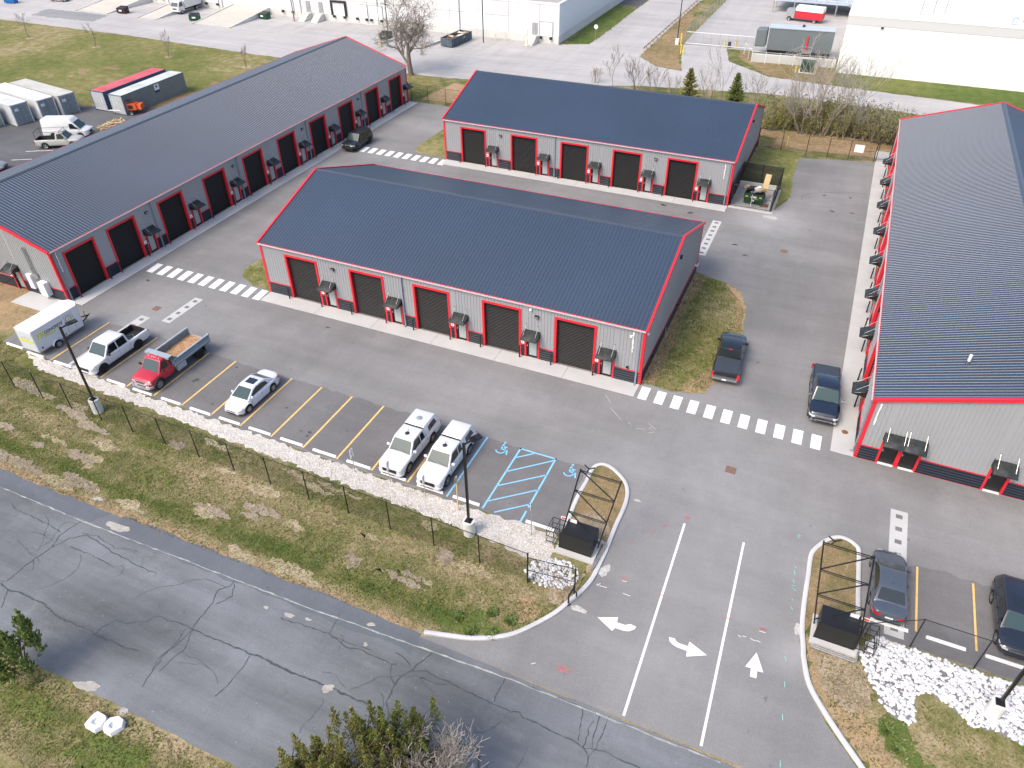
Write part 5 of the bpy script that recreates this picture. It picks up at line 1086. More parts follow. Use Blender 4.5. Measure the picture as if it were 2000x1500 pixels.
# 4 silver work pickup with ladder rack
P_silver=paint('champagne',(.4,.41,.38)); 
t,o,d=pickup('silver single cab work pickup with a ladder rack in the storage lot','pickup_truck',P_silver,'reg',L=5.6,W=1.98,wb=3.4,R_=.39,rims=M_rim)
b=MB(); 
for x in (-2.5,.6): 
    for s in (-1,1): b.tube((x,s*.85,1.1),(x,s*.85,2.1),.025,M_blk,6)
    b.tube((x,-.9,2.1),(x,.9,2.1),.025,M_blk,6)
for s in (-1,1): b.tube((-2.7,s*.85,2.1),(1.3,s*.85,2.1),.025,M_blk,6)
b.build('ladder_rack',t)
a=R(29); place(t,-91.6,62.9,a)
def carbody(label,name,cat,M,L,W,top,prof,glass,wb,R_,xf,wbase,wroof,rims=None,sill=.24,group=None,grille=None,roofext=None,lights='sedan',wp=None,mirM=None):
    t=thing(name,(0,0,0),label,cat,group); hx=L/2; xr=xf-wb
    wp=wp or [(-hx,.72),(-hx+.1,.84),(-hx+.35,.95),(-hx+.9,1),(hx-1.2,1),(hx-.6,.96),(hx-.25,.86),(hx-.06,.7),(hx,.55)]
    body(t,M,L,W,top,wp,[(xf,R_+.06),(xr,R_+.06)],sill=sill,shoulder=.07)
    o,wy=cabin(t,M,prof,wbase,wroof,glass,bev=.06)
    for x,s in ((xf,1),(xf,-1),(xr,1),(xr,-1)): wheel(t,x,s*(W/2-.12),R_,.22,rims,8,s)
    zt=interp(top,hx-.2); w_=lambda x: interp(wp,x)*W/2*.985
    for s in (1,-1):
        strip('headlight',t,[(hx+.006,s*w_(hx)*.8),(hx-.06,s*(w_(hx-.06)+.012)),(hx-.25,s*(w_(hx-.25)+.012)),(hx-.5,s*(w_(hx-.5)+.01))],zt-.2,zt-.06,M_head)
        zr=interp(top,-hx+.2); strip('tail_light',t,[(-hx-.008,s*w_(-hx)*.62),(-hx-.008,s*w_(-hx)*.98),(-hx+.1,s*(w_(-hx+.1)+.014)),(-hx+.35,s*(w_(-hx+.35)+.012))],zr-.3,zr-.12,M_tail)
    strip('grille',t,[(hx+.008,-w_(hx)*.72),(hx+.014,0),(hx+.008,w_(hx)*.72)],zt-.2,zt-.1,grille or M_plast)
    strip('air_intake',t,[(hx+.01,-w_(hx)*.9),(hx+.014,0),(hx+.01,w_(hx)*.9)],.3,.42,M_plast)
    pbox('number_plate',t,(-hx-.02,-.2,.62),(-hx-.005,.2,.74),M_plate,bev=.003)
    strip('bumper_trim',t,[(-hx-.008,-w_(-hx)*.9),(-hx-.01,w_(-hx)*.9)],.3,.4,M_plast)
    fx=prof[-1][0]
    mirrors(t,fx-.45,W/2*.9,interp(top,0)+.02,mirM or M,.17)
    handles(t,[fx-1.35,fx-2.3],W/2*.99,interp(top,0)-.12,M); seams(t,M,[fx-.35,fx-1.45,fx-2.4],W/2*.99,.36,interp(top,0)-.07)
    return t,o
def sedan(label,M,L=4.75,W=1.82,rims=None,group=None,sun=True,grille=None,mirM=None):
    hx=L/2; top=[(-hx,.86),(-hx+.06,.96),(-hx+.3,1.0),(-hx+.9,.98),(-.4,.93),(hx-1.5,.93),(hx-.9,.86),(hx-.4,.75),(hx-.12,.66),(hx,.56)]
    pr=[(-hx+.62,.9),(-hx+.72,.985),(-hx+1.42,1.38),(-hx+1.75,1.43),(.1,1.45),(.42,1.4),(1.28,.93),(1.36,.86)]
    sides=[[(-hx+1.35,.99),(1.02,.99),(.42,1.31),(.1,1.37),(-hx+1.9,1.36),(-hx+1.5,1.25)]]
    t,o=carbody(label,'sedan','car',M,L,W,top,pr,dict(slopes={'windscreen':(pr[5],pr[6],.06,.97,.09,M_wsh),'rear_window':(pr[1],pr[2],.12,.97,.1,M_glass)},sides=sides),2.72,.33,hx-.9,W/2*.925,W/2*.7,rims,group=group,grille=grille,mirM=mirM)
    if sun: b=MB(); b.box((-.55,-.38,1.455),(.05,.38,1.465),M_glass); b.build('sunroof',o)
    b=MB(); b.beam((-hx+1.85,0,1.43),(-hx+1.78,0,1.52),.03,M_plast); b.build('antenna',o)
    for s in (1,-1): b=MB(); b.box((-.52,s*(W/2*.86),1.03),(-.44,s*(W/2*.86)+.004,1.3),M_plast); 
    return t,o
P_silv=paint('silver',(.58,.61,.66),.25); t,o=sedan('silver sedan with a sunroof alone among empty yellow lined bays',P_silv,4.66,1.8); place(t,-35.15,31.3,-PI/2)
P_grey=paint('graphite',(.06,.075,.1),.22,.9); t,o=sedan('dark grey sedan parked nose in beside the raised gate',P_grey,4.85,1.86,sun=False,grille=M_plast); hx=4.85/2
strip('tail_trim',t,[(-hx-.012,-.5),(-hx-.014,.5)],.78,.81,M_chr); place(t,8.5,31.65,PI/2+R(1.5))
P_blk2=paint('blueblack',(.012,.016,.028),.2,.9)
def suv(label,M,L=4.75,W=1.9,roof=1.78,zb=1.08,R_=.38,rims=None,group=None,rack=True,grille=None,wb=2.8,sill=.35,name='off_roader',sun=False):
    hx=L/2; top=[(-hx,zb-.1),(-hx+.08,zb),(-.4,zb),(hx-1.4,zb-.01),(hx-.6,zb-.06),(hx-.2,zb-.13),(hx-.04,zb-.24),(hx,zb-.3)]
    wp=[(-hx,.86),(-hx+.15,.95),(-hx+.5,1),(hx-.7,1),(hx-.3,.95),(hx-.1,.86),(hx,.74)]
    pr=[(-hx+.04,zb-.06),(-hx+.1,zb+.05),(-hx+.38,roof-.05),(-hx+.6,roof),(.25,roof),(.5,roof-.04),(1.12,zb-.02),(1.2,zb-.07)]
    z1=roof-.12; z0=zb+.03
    sides=[[(-hx+.4,z0+.03),(-hx+1.05,z0),(-hx+1.05,z1),(-hx+.55,z1-.02)],[(-hx+1.15,z0),(-.42,z0),(-.42,z1),(-hx+1.15,z1)],[(-.32,z0),(.92,z0),(.42,z1),(-.32,z1)]]
    t,o=carbody(label,name,'car',M,L,W,top,pr,dict(slopes={'windscreen':(pr[5],pr[6],.05,.97,.09,M_wsh),'rear_window':(pr[1],pr[2],.1,.9,.14,M_glass)},sides=sides),wb,R_,hx-.88,W/2*.925,W/2*.76,rims,sill=sill,wp=wp,group=group,grille=grille)
    if rack:
        b=MB()
        for s in (-1,1): b.beam((-hx+.6,s*.58,roof+.07),(.2,s*.58,roof+.07),.04,M_blk)
        for x in (-hx+.7,-hx+1.2,-hx+1.7,.0): b.beam((x,-.58,roof+.08),(x,.58,roof+.08),.04,M_blk)
        b.build('roof_rack',o)
    if sun: b=MB(); b.box((-.6,-.4,roof+.004),(.1,.4,roof+.012),M_glass); b.build('sunroof',o)
    return t,o
t,o=suv('lone black off-roader with a roof rack beside the longest building',paint('black_green',(.012,.016,.02),.3,.6),4.75,1.9,1.84,1.12,.44,M_rimd,rack=True,wb=2.85,sill=.45)
b=MB(); 
for s in (1,-1):
    for x in (1.5,-1.35): b.prism([(x-.55,s*.9),(x+.55,s*.9),(x+.45,s*1.02),(x-.45,s*1.02)],.86,.93,M_plast)
b.box((2.35,-.75,.5),(2.55,.75,.72),M_plast); b.build('fender_flare',t); b=MB(); b.box((2.38,-.3,.84),(2.4,.3,.96),M_chr); b.build('front_plate',t); place(t,-56.1,77.6,-PI/2-R(0))
t,o=suv('dark blue black car with a sunroof in the bay at the picture edge',P_blk2,4.7,1.88,1.64,.98,.36,M_rim,rack=False,sun=True,wb=2.7,sill=.28,grille=M_chr,name='crossover_car'); place(t,14.65,31.95,-PI/2+R(1))
t,o=sedan('pale car cut off by the roof edge in the storage lot',paint('greysilver',(.2,.21,.23)),4.6,1.8,sun=False); place(t,-93.3,53.6,R(29))
# --- red dump truck
P_red=paint('red',(.45,.012,.03),.3); M_bed=mat('dump_steel',(.16,.2,.23),.45,var=.15,scale=2); M_bedl=mat('dump_rail',(.3,.36,.4),.4,var=.1,scale=2); M_rust=mat('rusty_floor',(.36,.2,.1),.85,var=.45,scale=5,grime=(.5,.38,.25))
t=thing('dump_truck',(0,0,0),'red single cab dump truck with a rusty empty steel bed','truck'); W=2.0
top=[(.72,1.2),(.8,1.22),(1.5,1.22),(2.5,1.16),(2.9,1.08),(3.08,.95),(3.12,.88)]
wp=[(.7,1),(2.5,1),(2.8,.97),(3.0,.9),(3.12,.8)]
def body_off(L0,L1): pass
b=MB(); 
# body() expects a centred length, so shift it with an offset frame
sh=(.7+3.12)/2; hx=(3.12-.7)/2
bo=body(t,P_red,2*hx,W,[(x-sh,z) for x,z in top],[(x-sh,w_) for x,w_ in wp],[(2.3-sh,.5)],sill=.48); bo.location=(sh,0,0)
pr=[(.72,1.14),(.74,1.25),(.86,1.9),(1.0,1.98),(1.32,2.0),(1.48,1.95),(2.02,1.14)]
o,wy=cabin(t,P_red,pr,W/2*.915,W/2*.76,dict(slopes={'windscreen':(pr[5],pr[6],.07,.93,.09,M_wsh)},sides=[[(.98,1.27),(1.8,1.27),(1.42,1.84),(1.05,1.84)]]))
for k in (-.5,-.18,0,.18,.5): pbox('roof_marker',o,(1.26,k-.04,2.0),(1.34,k+.04,2.04),M_head,bev=.005)
for s in (1,-1): wheel(t,2.3,s*.88,.43,.26,M_rim,8,s); wheel(t,-2.0,s*.8,.43,.5,M_rimd,8,s)
for s in (1,-1):
    b=MB(); n_=10
    for k in range(n_):
        a0,a1=PI*k/n_,PI*(k+1)/n_; q=[(2.3+.56*math.cos(a0),.4+.56*math.sin(a0)),(2.3+.56*math.cos(a1),.4+.56*math.sin(a1))]
        b.face([(q[0][0],s*.96,q[0][1]),(q[1][0],s*.96,q[1][1]),(q[1][0],s*1.1,q[1][1]),(q[0][0],s*1.1,q[0][1])],M_plast)
        r0=[(2.3+.48*math.cos(a),.4+.48*math.sin(a)) for a in (a0,a1)]; b.face([(q[0][0],s*1.1,q[0][1]),(q[1][0],s*1.1,q[1][1]),(r0[1][0],s*1.1,r0[1][1]),(r0[0][0],s*1.1,r0[0][1])],M_plast)
    b.build('fender_flare',t,recalc=False)
    strip('headlight',t,[(3.13,s*.5),(3.1,s*.8),(2.95,s*.93)],.78,.98,M_head)
strip('grille',t,[(3.14,-.48),(3.14,.48)],.72,1.02,M_chr); b=MB(); b.box((3.14,-.42,.78),(3.155,.42,.84),M_plast); b.box((3.14,-.42,.89),(3.155,.42,.95),M_plast); b.build('grille_bar',t)
b=MB(); pts=[(2.85,-1.0),(3.05,-.95),(3.26,-.75),(3.3,0),(3.26,.75),(3.05,.95),(2.85,1.0)]; lo=[b.P((x,y,.45)) for x,y in pts]; hi=[b.P((x,y,.68)) for x,y in pts]; hi2=[b.P((x-.15,y*.95,.7)) for x,y in pts]
for k in range(6): b.idx((lo[k],lo[k+1],hi[k+1],hi[k]),M_chr); b.idx((hi[k],hi[k+1],hi2[k+1],hi2[k]),M_chr)
b.build('front_bumper',t,smooth=40); mirrors(t,1.75,1.02,1.3,M_plast,.24); handles(t,[1.02],.99,1.08,M_plast)
b=MB(); b.box((-3.0,-.42,.6),(.75,-.3,.8),M_plast); b.box((-3.0,.3,.6),(.75,.42,.8),M_plast); b.box((-2.2,-.8,.35),(-1.8,.8,.5),M_plast); b.build('chassis',t)
b=MB(); x0,x1,y_,zf,zs=-3.15,.62,1.08,.98,1.52
b.face([(x0,-y_,zf+.01),(x1,-y_,zf+.01),(x1,y_,zf+.01),(x0,y_,zf+.01)],M_rust); b.box((x0,-y_,zf-.12),(x1,y_,zf),M_bed); b.build('bed_floor',t,recalc=False)
for s in (1,-1):
    b=MB(); b.box((x0,s*y_-.04,zf),(x1,s*y_+.04,zs),M_bed); b.box((x0,s*(y_+.03)-.07,zs),(x1,s*(y_+.03)+.07,zs+.08),M_bedl); b.box((x0,s*(y_+.06)-.04,zf+.05),(x1,s*(y_+.06)+.04,zf+.22),M_bedl); b.box((x0,s*(y_+.05)-.03,zf+.3),(x1,s*(y_+.05)+.03,zf+.36),M_bedl); b.build('bed_side',t)
b=MB(); b.box((x1-.06,-y_-.05,zf-.1),(x1+.04,y_+.05,2.0),M_bed); b.box((x1-.02,-y_-.08,1.98),(x1+.42,y_+.08,2.05),M_bedl); b.box((x1+.36,-y_-.08,1.88),(x1+.42,y_+.08,1.98),M_bedl)
for s in (1,-1): b.face([(x1,s*(y_+.05),zs),(x1-.5,s*(y_+.05),zs),(x1,s*(y_+.05),1.98)],M_bed)
b.build('headboard',t)
b=MB(); b.box((x0-.06,-y_-.05,zf-.1),(x0,-y_+.12,zs+.1),M_bedl); b.box((x0-.06,y_-.12,zf-.1),(x0,y_+.05,zs+.1),M_bedl); b.box((x0-.1,-y_,zf-.14),(x0,y_,zf+.02),M_bedl); b.build('tail_post',t)
for s in (1,-1): pbox('tool_box',t,(-.45,s*.95-.16,.42),(.45,s*.95+.16,.9),mat('toolbox',(.42,.43,.44),.4,metal=.2)); b=MB(); b.box((-2.5,s*.8-.28,.96),(-1.5,s*.8+.28,.985),M_plast); b.box((-2.56,s*.8-.26,.3),(-2.53,s*.8+.26,.95),M_plast); b.build('mud_flap',t)
place(t,-43.3,31.75,-PI/2)
# --- cargo trailer with lettering
P_tr=paint('trailer',(.56,.585,.63),.35,.3); M_trr=mat('trailer_roof',(.72,.73,.76),.5)
t=thing('cargo_trailer',(0,0,0),'white enclosed cargo trailer with black and yellow lettering on its side','trailer')
# local x forward = towards the hitch
L_,W_,zb_,zt_=4.3,1.85,.45,2.35; hx=L_/2
b=MB(); pl=[(-hx,-W_/2),(hx,-W_/2),(hx+.45,-.35),(hx+.45,.35),(hx,W_/2),(-hx,W_/2)]
b.prism(pl,zb_,zt_,P_tr); b.build('body',t,bevel=.03)
b=MB(); b.prism([(x*1.004,y*1.01) for x,y in pl],zt_-.0,zt_+.07,M_trr); b.build('roof',t,bevel=.03)
b=MB(); b.box((-hx-.02,-W_/2+.1,zb_+.1),(-hx,W_/2-.1,zt_-.12),P_tr); b.box((-hx-.03,-W_/2+.12,1.25),(-hx-.02,W_/2-.12,1.5),mat('lime_band',(.55,.58,.1),.5)); b.box((-hx-.03,-.65,1.62),(-hx-.02,.5,1.66),M_galv); b.box((-hx-.03,-.5,1.74),(-hx-.02,.6,1.84),mat('faint_grey',(.5,.52,.55),.5)); b.build('rear_ramp_door',t)
for s in (1,-1):
    b=MB(); 
    for k in range(9):
        a0,a1=PI*k/9,PI*(k+1)/9; q=[(-.5+.47*math.cos(a)*(1.0),.34+.42*math.sin(a)) for a in (a0,a1)]
        b.face([(q[0][0],s*W_/2*.98,q[0][1]),(q[1][0],s*W_/2*.98,q[1][1]),(q[1][0],s*(W_/2+.22),q[1][1]),(q[0][0],s*(W_/2+.22),q[0][1])],P_tr)
    b.build('mudguard',t,recalc=False); wheel(t,-.5,s*(W_/2+.08),.33,.2,M_rim,8,s)
    b=MB(); b.box((-hx,s*W_/2-.02,zb_-.03),(hx,s*W_/2+.02,zb_+.03),M_galv); b.build('side_rail',t)
b=MB(); b.beam((hx+.2,.5,.48),(hx+1.35,0,.5),.08,M_plast); b.beam((hx+.2,-.5,.48),(hx+1.35,0,.5),.08,M_plast); b.tube((hx+1.0,0,.1),(hx+1.0,0,.95),.04,M_galv,8); b.beam((hx+.95,-.12,.95),(hx+1.1,.12,.95),.04,M_plast); b.beam((hx+1.2,0,.52),(hx+1.5,0,.52),.1,M_galv); b.build('hitch',t)
s=1  # lettered side is the trailer's right when facing the hitch
yS=-(W_/2+.012)
b=MB(); 
for (x0,x1) in ((.78,1.55),): 
    for p,q in (((x0,.55),(x0,2.1)),((x0,2.1),(x1,2.1)),((x1,2.1),(x1,.55)),((x1,.55),(x0,.55))): b.beam((p[0],yS+.004,p[1]),(q[0],yS+.004,q[1]),.02,M_galv)
b.build('side_door_seam',t)
def text(t,s_,size,M,x,y,z,rot,name='lettering',shear=.25,ext=.004,off=0,sx=1.0):
    cu=bpy.data.curves.new('txt','FONT'); cu.body=s_; cu.size=size; cu.shear=shear; cu.extrude=ext; cu.offset=off
    ob=bpy.data.objects.new('txt',cu); COL.objects.link(ob); dg=bpy.context.evaluated_depsgraph_get(); me=bpy.data.meshes.new_from_object(ob.evaluated_get(dg)); bpy.data.objects.remove(ob)
    me.materials.clear(); me.materials.append(M); o=link(name,me,t,(x,y,z)); o.rotation_euler=rot; o.scale=(sx,1,1); return o
rot=(R(90),0,0)
text(t,'TK',.62,mat('letter_yellow',(.62,.6,.02),.5),-1.95,yS-.002,1.48,rot,off=.02); text(t,'CONCRETE',.36,M_plast,-1.18,yS-.004,1.62,rot,sx=.9,off=.008); text(t,'CONCRETE',.36,P_tr,-1.18,yS-.009,1.62,rot,sx=.9,off=-.012,name='lettering_fill'); text(t,'SOLUTIONS',.2,MATS['letter_yellow'],-1.2,yS-.002,1.38,rot,off=.006)
b=MB(T=Matrix.Translation((1.15,yS-.003,1.72)) @ Matrix.Rotation(R(90),4,'X')); N_=24
ro=[b.P((.27*math.cos(2*PI*k/N_),.27*math.sin(2*PI*k/N_),0)) for k in range(N_)]; ri=[b.P((.24*math.cos(2*PI*k/N_),.24*math.sin(2*PI*k/N_),0)) for k in range(N_)]
for k in range(N_): b.idx((ro[k],ro[(k+1)%N_],ri[(k+1)%N_],ri[k]),M_plast)
b.face([(-.12,-.16,.001),(.0,-.16,.001),(.14,.14,.001),(.02,.14,.001)],MATS['letter_yellow']); b.build('round_emblem',t,recalc=False)
text(t,'6',.3,M_plast,.35,yS-.002,.55,rot); b=MB(); b.tube((-1.75,yS+.01,.72),(-1.75,yS-.01,.72),.08,M_plast,12); b.build('vent_cap',t)
place(t,-55.05,30.85,PI/2)
# --- white van
t=thing('panel_van',(0,0,0),'white high roof panel van beside the numbered containers','van'); P_van=P_white
top=[(-2.95,2.35),(-2.85,2.48),(1.3,2.5),(1.75,2.3),(1.9,1.3),(2.6,1.12),(2.85,1.0),(2.95,.8)]
body(t,P_van,5.9,2.02,[(-2.95,1.15),(-2.85,1.2),(1.6,1.2),(1.9,1.2),(2.6,1.08),(2.85,.98),(2.95,.8)],[(-2.95,.95),(-2.8,1),(2.2,1),(2.6,.96),(2.85,.86),(2.95,.74)],[(1.95,.42),(-1.6,.42)],sill=.35)
pr=[(-2.93,1.1),(-2.9,1.3),(-2.84,2.38),(-2.7,2.5),(.7,2.52),(1.05,2.42),(2.12,1.2),(2.2,1.1)]
o,wy=cabin(t,P_van,pr,.96,.8,dict(slopes={'windscreen':(pr[5],pr[6],.3,.96,.08,M_wsh)},sides=[[(.75,1.28),(1.78,1.25),(1.25,1.9),(.8,1.92)]]),bev=.09)
for x,s_ in ((1.95,1),(1.95,-1),(-1.6,1),(-1.6,-1)): wheel(t,x,s_*.88,.35,.23,M_rim,6,s_)
strip('grille',t,[(2.965,-.4),(2.965,.4)],.6,.9,M_plast)
for s_ in (1,-1): strip('headlight',t,[(2.96,s_*.5),(2.88,s_*.86),(2.6,s_*.97)],.82,1.02,M_head)
mirrors(t,1.75,.98,1.35,M_plast,.22)
strip('lower_trim',t,[(2.965,-.7),(2.965,.7)],.42,.55,M_plast); place(t,-93.5,65.9,R(24)); t.scale=(.93,1,1) if False else (1,1,1)
# --- box truck by the dock
t=thing('box_truck',(0,0,0),'white box truck backed against the dock wall','truck')
b=MB(); b.box((-3.6,-1.15,.95),(1.5,1.15,3.35),mat('box_white',(.6,.62,.62),.5)); b.build('cargo_box',t,bevel=.03)
b=MB(); b.box((1.5,-1.16,3.2),(1.52,1.16,3.35),M_galv); b.box((-3.63,-1.16,.95),(-3.6,1.16,3.35),M_galv); b.build('box_frame',t)
pr=[(1.6,.55),(1.6,2.3),(1.75,2.45),(2.6,2.45),(2.95,2.3),(3.45,1.4),(3.5,.55)]
o,wy=cabin(t,P_white,pr,1.02,.92,dict(slopes={'windscreen':(pr[4],pr[5],.1,.9,.1,M_wsh)},sides=[[(1.95,1.45),(3.1,1.45),(2.8,2.2),(1.95,2.2)]]),bev=.05)
strip('grille',t,[(3.51,-.5),(3.51,.5)],.95,1.2,M_plast); 
for s_ in (1,-1): strip('headlight',t,[(3.52,s_*.6),(3.5,s_*.95)],.85,1.05,M_head); wheel(t,2.6,s_*.92,.4,.24,M_cream and M_rim,8,s_); wheel(t,-1.9,s_*.85,.4,.45,M_rim,8,s_)
b=MB(); b.box((-3.5,-.45,.55),(1.7,.45,.8),M_plast); b.build('chassis',t); mirrors(t,3.2,1.05,1.6,M_plast,.2); t.location=(-132.2,129.3,0.02); t.rotation_euler=(0,0,-PI/2+R(4))
# --- car whose lower side shows at the top edge
t,o=sedan('pale car cut off by the top of the picture in front of the dock',paint('palecar',(.45,.47,.5)),4.7,1.8,sun=False); place(t,-166.3,126.6,R(8))
# --- wood chipper
t=thing('wood_chipper',(0,0,0),'orange wood chipper on a white framed trailer beside the grey green container','machine'); M_or=mat('chipper_orange',(.6,.1,.03),.45,var=.1,scale=3)
b=MB(); b.prism([(-1,-.55),(.8,-.55),(.8,.55),(-1,.55)],.6,1.5,M_or); b.prism([(.8,-.4),(1.5,-.7),(1.5,.7),(.8,.4)],.7,1.4,M_or); b.build('housing',t,bevel=.04)
b=MB(); b.beam((-.4,0,1.5),(-.6,0,2.4),.3,M_or); b.beam((-.6,0,2.4),(-1.3,.0,2.55),.3,M_plast); b.build('chute',t)
b=MB(); b.box((-.3,-.56,.8),(.3,-.55,1.3),M_plast); b.box((-.9,.0,1.5),(-.1,.5,1.52),M_plast); b.beam((-1.3,-.4,1.9),(.4,-.3,2.0),.5,M_plast,.04); b.build('side_grille',t)
b=MB()
for s_ in (-1,1): b.beam((-1,s_*.6,.55),(-3.4,0,.55),.09,M_cream)
for x in (-1.2,-2.0,-2.7): y_=.6*(x+3.4)/2.4; b.beam((x,-y_,.55),(x,y_,.55),.07,M_cream)
b.build('trailer_frame',t)
for s_ in (1,-1): wheel(t,0,s_*.75,.34,.2,M_rim,6,s_)
p=site(262,222); t.location=(p.x,p.y,.02); t.rotation_euler=(0,0,R(28))
# lumber pile
t=thing('lumber_pile',(-91.6,70.9,0),'loose heap of pale timber offcuts in the storage lot','lumber'); b=MB(); k=0
for k in range(70):
    x,y=random.uniform(-1.1,1.1),random.uniform(-1.9,1.9); a=random.uniform(0,6.28); l_=random.uniform(.2,.7); z=random.uniform(.05,.45)*(1-abs(x)/1.6)
    d_=Vector((math.cos(a),math.sin(a),random.uniform(-.3,.3)))*l_; c=Vector((x,y,z+.05)); b.beam(c-d_,c+d_,random.uniform(.08,.2),random.choice([WOODP,CARD,WOODP]),.05)
o=b.build('offcuts',t); o['kind']='stuff'
TREE_SEED=3
# ------------------------------------------------------------------ background buildings
from mathutils import noise as mn
M_whw=mat('white_panel',(.66,.67,.68),.6,var=.03,scale=.2); M_whb=mat('white_base',(.56,.56,.54),.7,var=.06,scale=.4); M_roofg=mat('gravel_roof',(.33,.32,.3),.9,var=.2,scale=2); M_whr=mat('white_roof',(.72,.73,.74),.6,var=.02,scale=.1); M_sidew=mat('side_panel',(.6,.63,.68),.6)
r=thing('dock_warehouse',(-120,150,0),'long white warehouse with loading docks and ramps along the alley','building'); o=r.location
b=MB(o=o); b.box((-230,133.5,1.25),(-50.3,240,6.35),M_whw); b.box((-230,133.42,0),(-50.22,240,1.25),M_whb); b.build('wall',r)
b=MB(o=o); b.box((-230,133.4,6.35),(-50.2,240,6.6),M_whr); b.box((-229.4,134.0,6.6),(-50.8,239,6.62),M_roofg); b.box((-50.29,133.5,1.3),(-50.2,240,6.3),M_sidew); b.build('roof',r)
b=MB(o=o)
for x in range(-228,-50,6): b.box((x,133.47,1.3),(x+.04,133.5,6.3),M_joint)
b.box((-230,133.47,3.9),(-60,133.5,3.94),M_joint); b.build('panel_joint',r)
for x in (-180,-141,-126,-105.8,-87.6,-69.9): b=MB(o=o); b.box((x-.06,133.3,.1),(x+.06,133.42,6.3),M_galv); b.build('downspout',r)
def ddoor(x0,x1,seal=False,bump=True):
    b=MB(o=o); b.box((x0,133.36,1.15),(x1,133.5,3.5),M_whr if not seal else M_cream); g=b.build('dock_door',r)
    b=MB(o=o); MM=M_blk if seal else M_joint; w_=.32 if seal else .05
    for a,c in (((x0-w_,1.15),(x0,3.5+w_)),((x1,1.15),(x1+w_,3.5+w_)),((x0,3.5),(x1,3.5+w_))): b.box((a[0],133.1 if seal else 133.34,a[1]),(c[0],133.5,c[1]),MM)
    b.build('door_frame',g)
    if bump:
        b=MB(o=o)
        for x in (x0+.05,x1-.4): b.box((x,133.0,.75),(x+.4,133.42,1.15),M_blk)
        b.build('dock_bumper',g)
for x0,x1,sl in ((-53.8,-51.4,False),(-98.0,-95.1,True),(-92.6,-90.0,False),(-89.4,-86.6,False),(-110.5,-107.6,False),(-130.5,-127,False),(-145,-142.3,False)): ddoor(x0,x1,sl)
b=MB(o=o); b.box((-68.5,133.44,.1),(-64.4,133.5,4.2),M_whr); b.box((-66.5,133.42,.1),(-66.46,133.44,4.2),M_joint); b.build('tall_door',r)
for x in (-55.3,-101.4,-104.4,-160):
    b=MB(o=o); b.box((x,133.36,1.2),(x+.95,133.5,3.25),M_galv); g=b.build('entry_door',r)
    b=MB(o=o); b.box((x-.4,132.2,0),(x+1.2,133.42,1.2),M_whb)
    for k in range(6): b.box((x-.4,132.2-(k+1)*.28,0),(x+1.2,132.2-k*.28,1.2-(k+1)*.18),M_whb)
    b.build('concrete_steps',g)
    b=MB(o=o)
    for xx in (x-.4,x+1.2): b.path([Vector(p) for p in ((xx,133.3,2.2),(xx,132.2,2.2),(xx,130.6,1.1),(xx,130.6,.1))],.03,M_galv,6); b.tube((xx,132.2,1.2),(xx,132.2,2.2),.03,M_galv,6)
    b.build('hand_rail',g)
# ramps up to the docks
for i,(x0,x1,l) in enumerate(((-154.9,-146.2,'wide loading ramp nearest the blue bin'),(-137.5,-132.8,'narrow loading ramp beside the white box truck'),(-123.1,-114.0,'wide loading ramp between the two green dumpsters'))):
    t=thing('loading_ramp',((x0+x1)/2,127,0),l,'ramp','concrete loading ramps'); q=t.location
    b=MB(o=q); y0,y1,h=121.3,133.4,1.15
    b.face([(x0,y0,.01),(x1,y0,.01),(x1,y1,h),(x0,y1,h)],M_walkr:=mat('ramp_concrete',(.47,.45,.4),.8,var=.08,scale=.5)); b.build('deck',t)
    for xx in (x0-.2,x1):
        b=MB(o=q); v=[(xx,y0-.1,0),(xx+.22,y0-.1,0),(xx+.22,y1,0),(xx,y1,0),(xx,y0-.1,.12),(xx+.22,y0-.1,.12),(xx+.22,y1,h+.18),(xx,y1,h+.18)]; ii=[b.P(p) for p in v]
        for f in ((0,3,2,1),(4,5,6,7),(0,1,5,4),(1,2,6,5),(2,3,7,6),(3,0,4,7)): b.idx([ii[k] for k in f],M_whb)
        b.box((xx-.01,y0-.5,0),(xx+.23,y0-.1,.14),mat('kerb_yellow',(.6,.45,.15),.7,var=.2,scale=3)); b.build('side_kerb',t)
for (x,y,x2,y2,l) in ((-79.9,121.5,-77.6,131,'low concrete kerb wall beside the bare alley tree'),(-71.4,122.6,-69.7,131,'low concrete kerb wall beside the skip')):
    b=MB(); b.beam((x,y,.2),(x2,y2,.25),.35,M_whb,.4); b.box((x-.2,y-.35,0),(x+.2,y,.42),MATS['kerb_yellow']); tag(b.build('kerb_wall'),l,'wall')
# roll-off skip
t=thing('skip_container',(-67.6,127.5,0),'long blue grey skip filled with rubbish and timber','skip',None,PI/2+R(-6)); M_skip=mat('skip_blue',(.07,.1,.13),.55,var=.25,scale=2)
b=MB(); L_,W_=6.6,2.3; b.box((-L_/2,-W_/2,.15),(L_/2,W_/2,.25),M_skip)
for s in (-1,1):
    b.box((-L_/2,s*W_/2-.05,.2),(L_/2,s*W_/2+.05,1.45),M_skip); b.box((-L_/2,s*W_/2-.09,1.4),(L_/2,s*W_/2+.09,1.5),M_skip)
    for k in range(11): x=-L_/2+.2+k*.62; b.box((x-.05,s*(W_/2+.09)-.05,.2),(x+.05,s*(W_/2+.09)+.05,1.42),M_skip)
for s in (-1,1): b.box((s*L_/2-.05,-W_/2,.2),(s*L_/2+.05,W_/2,1.45),M_skip)
b.build('hull',t)
b=MB()
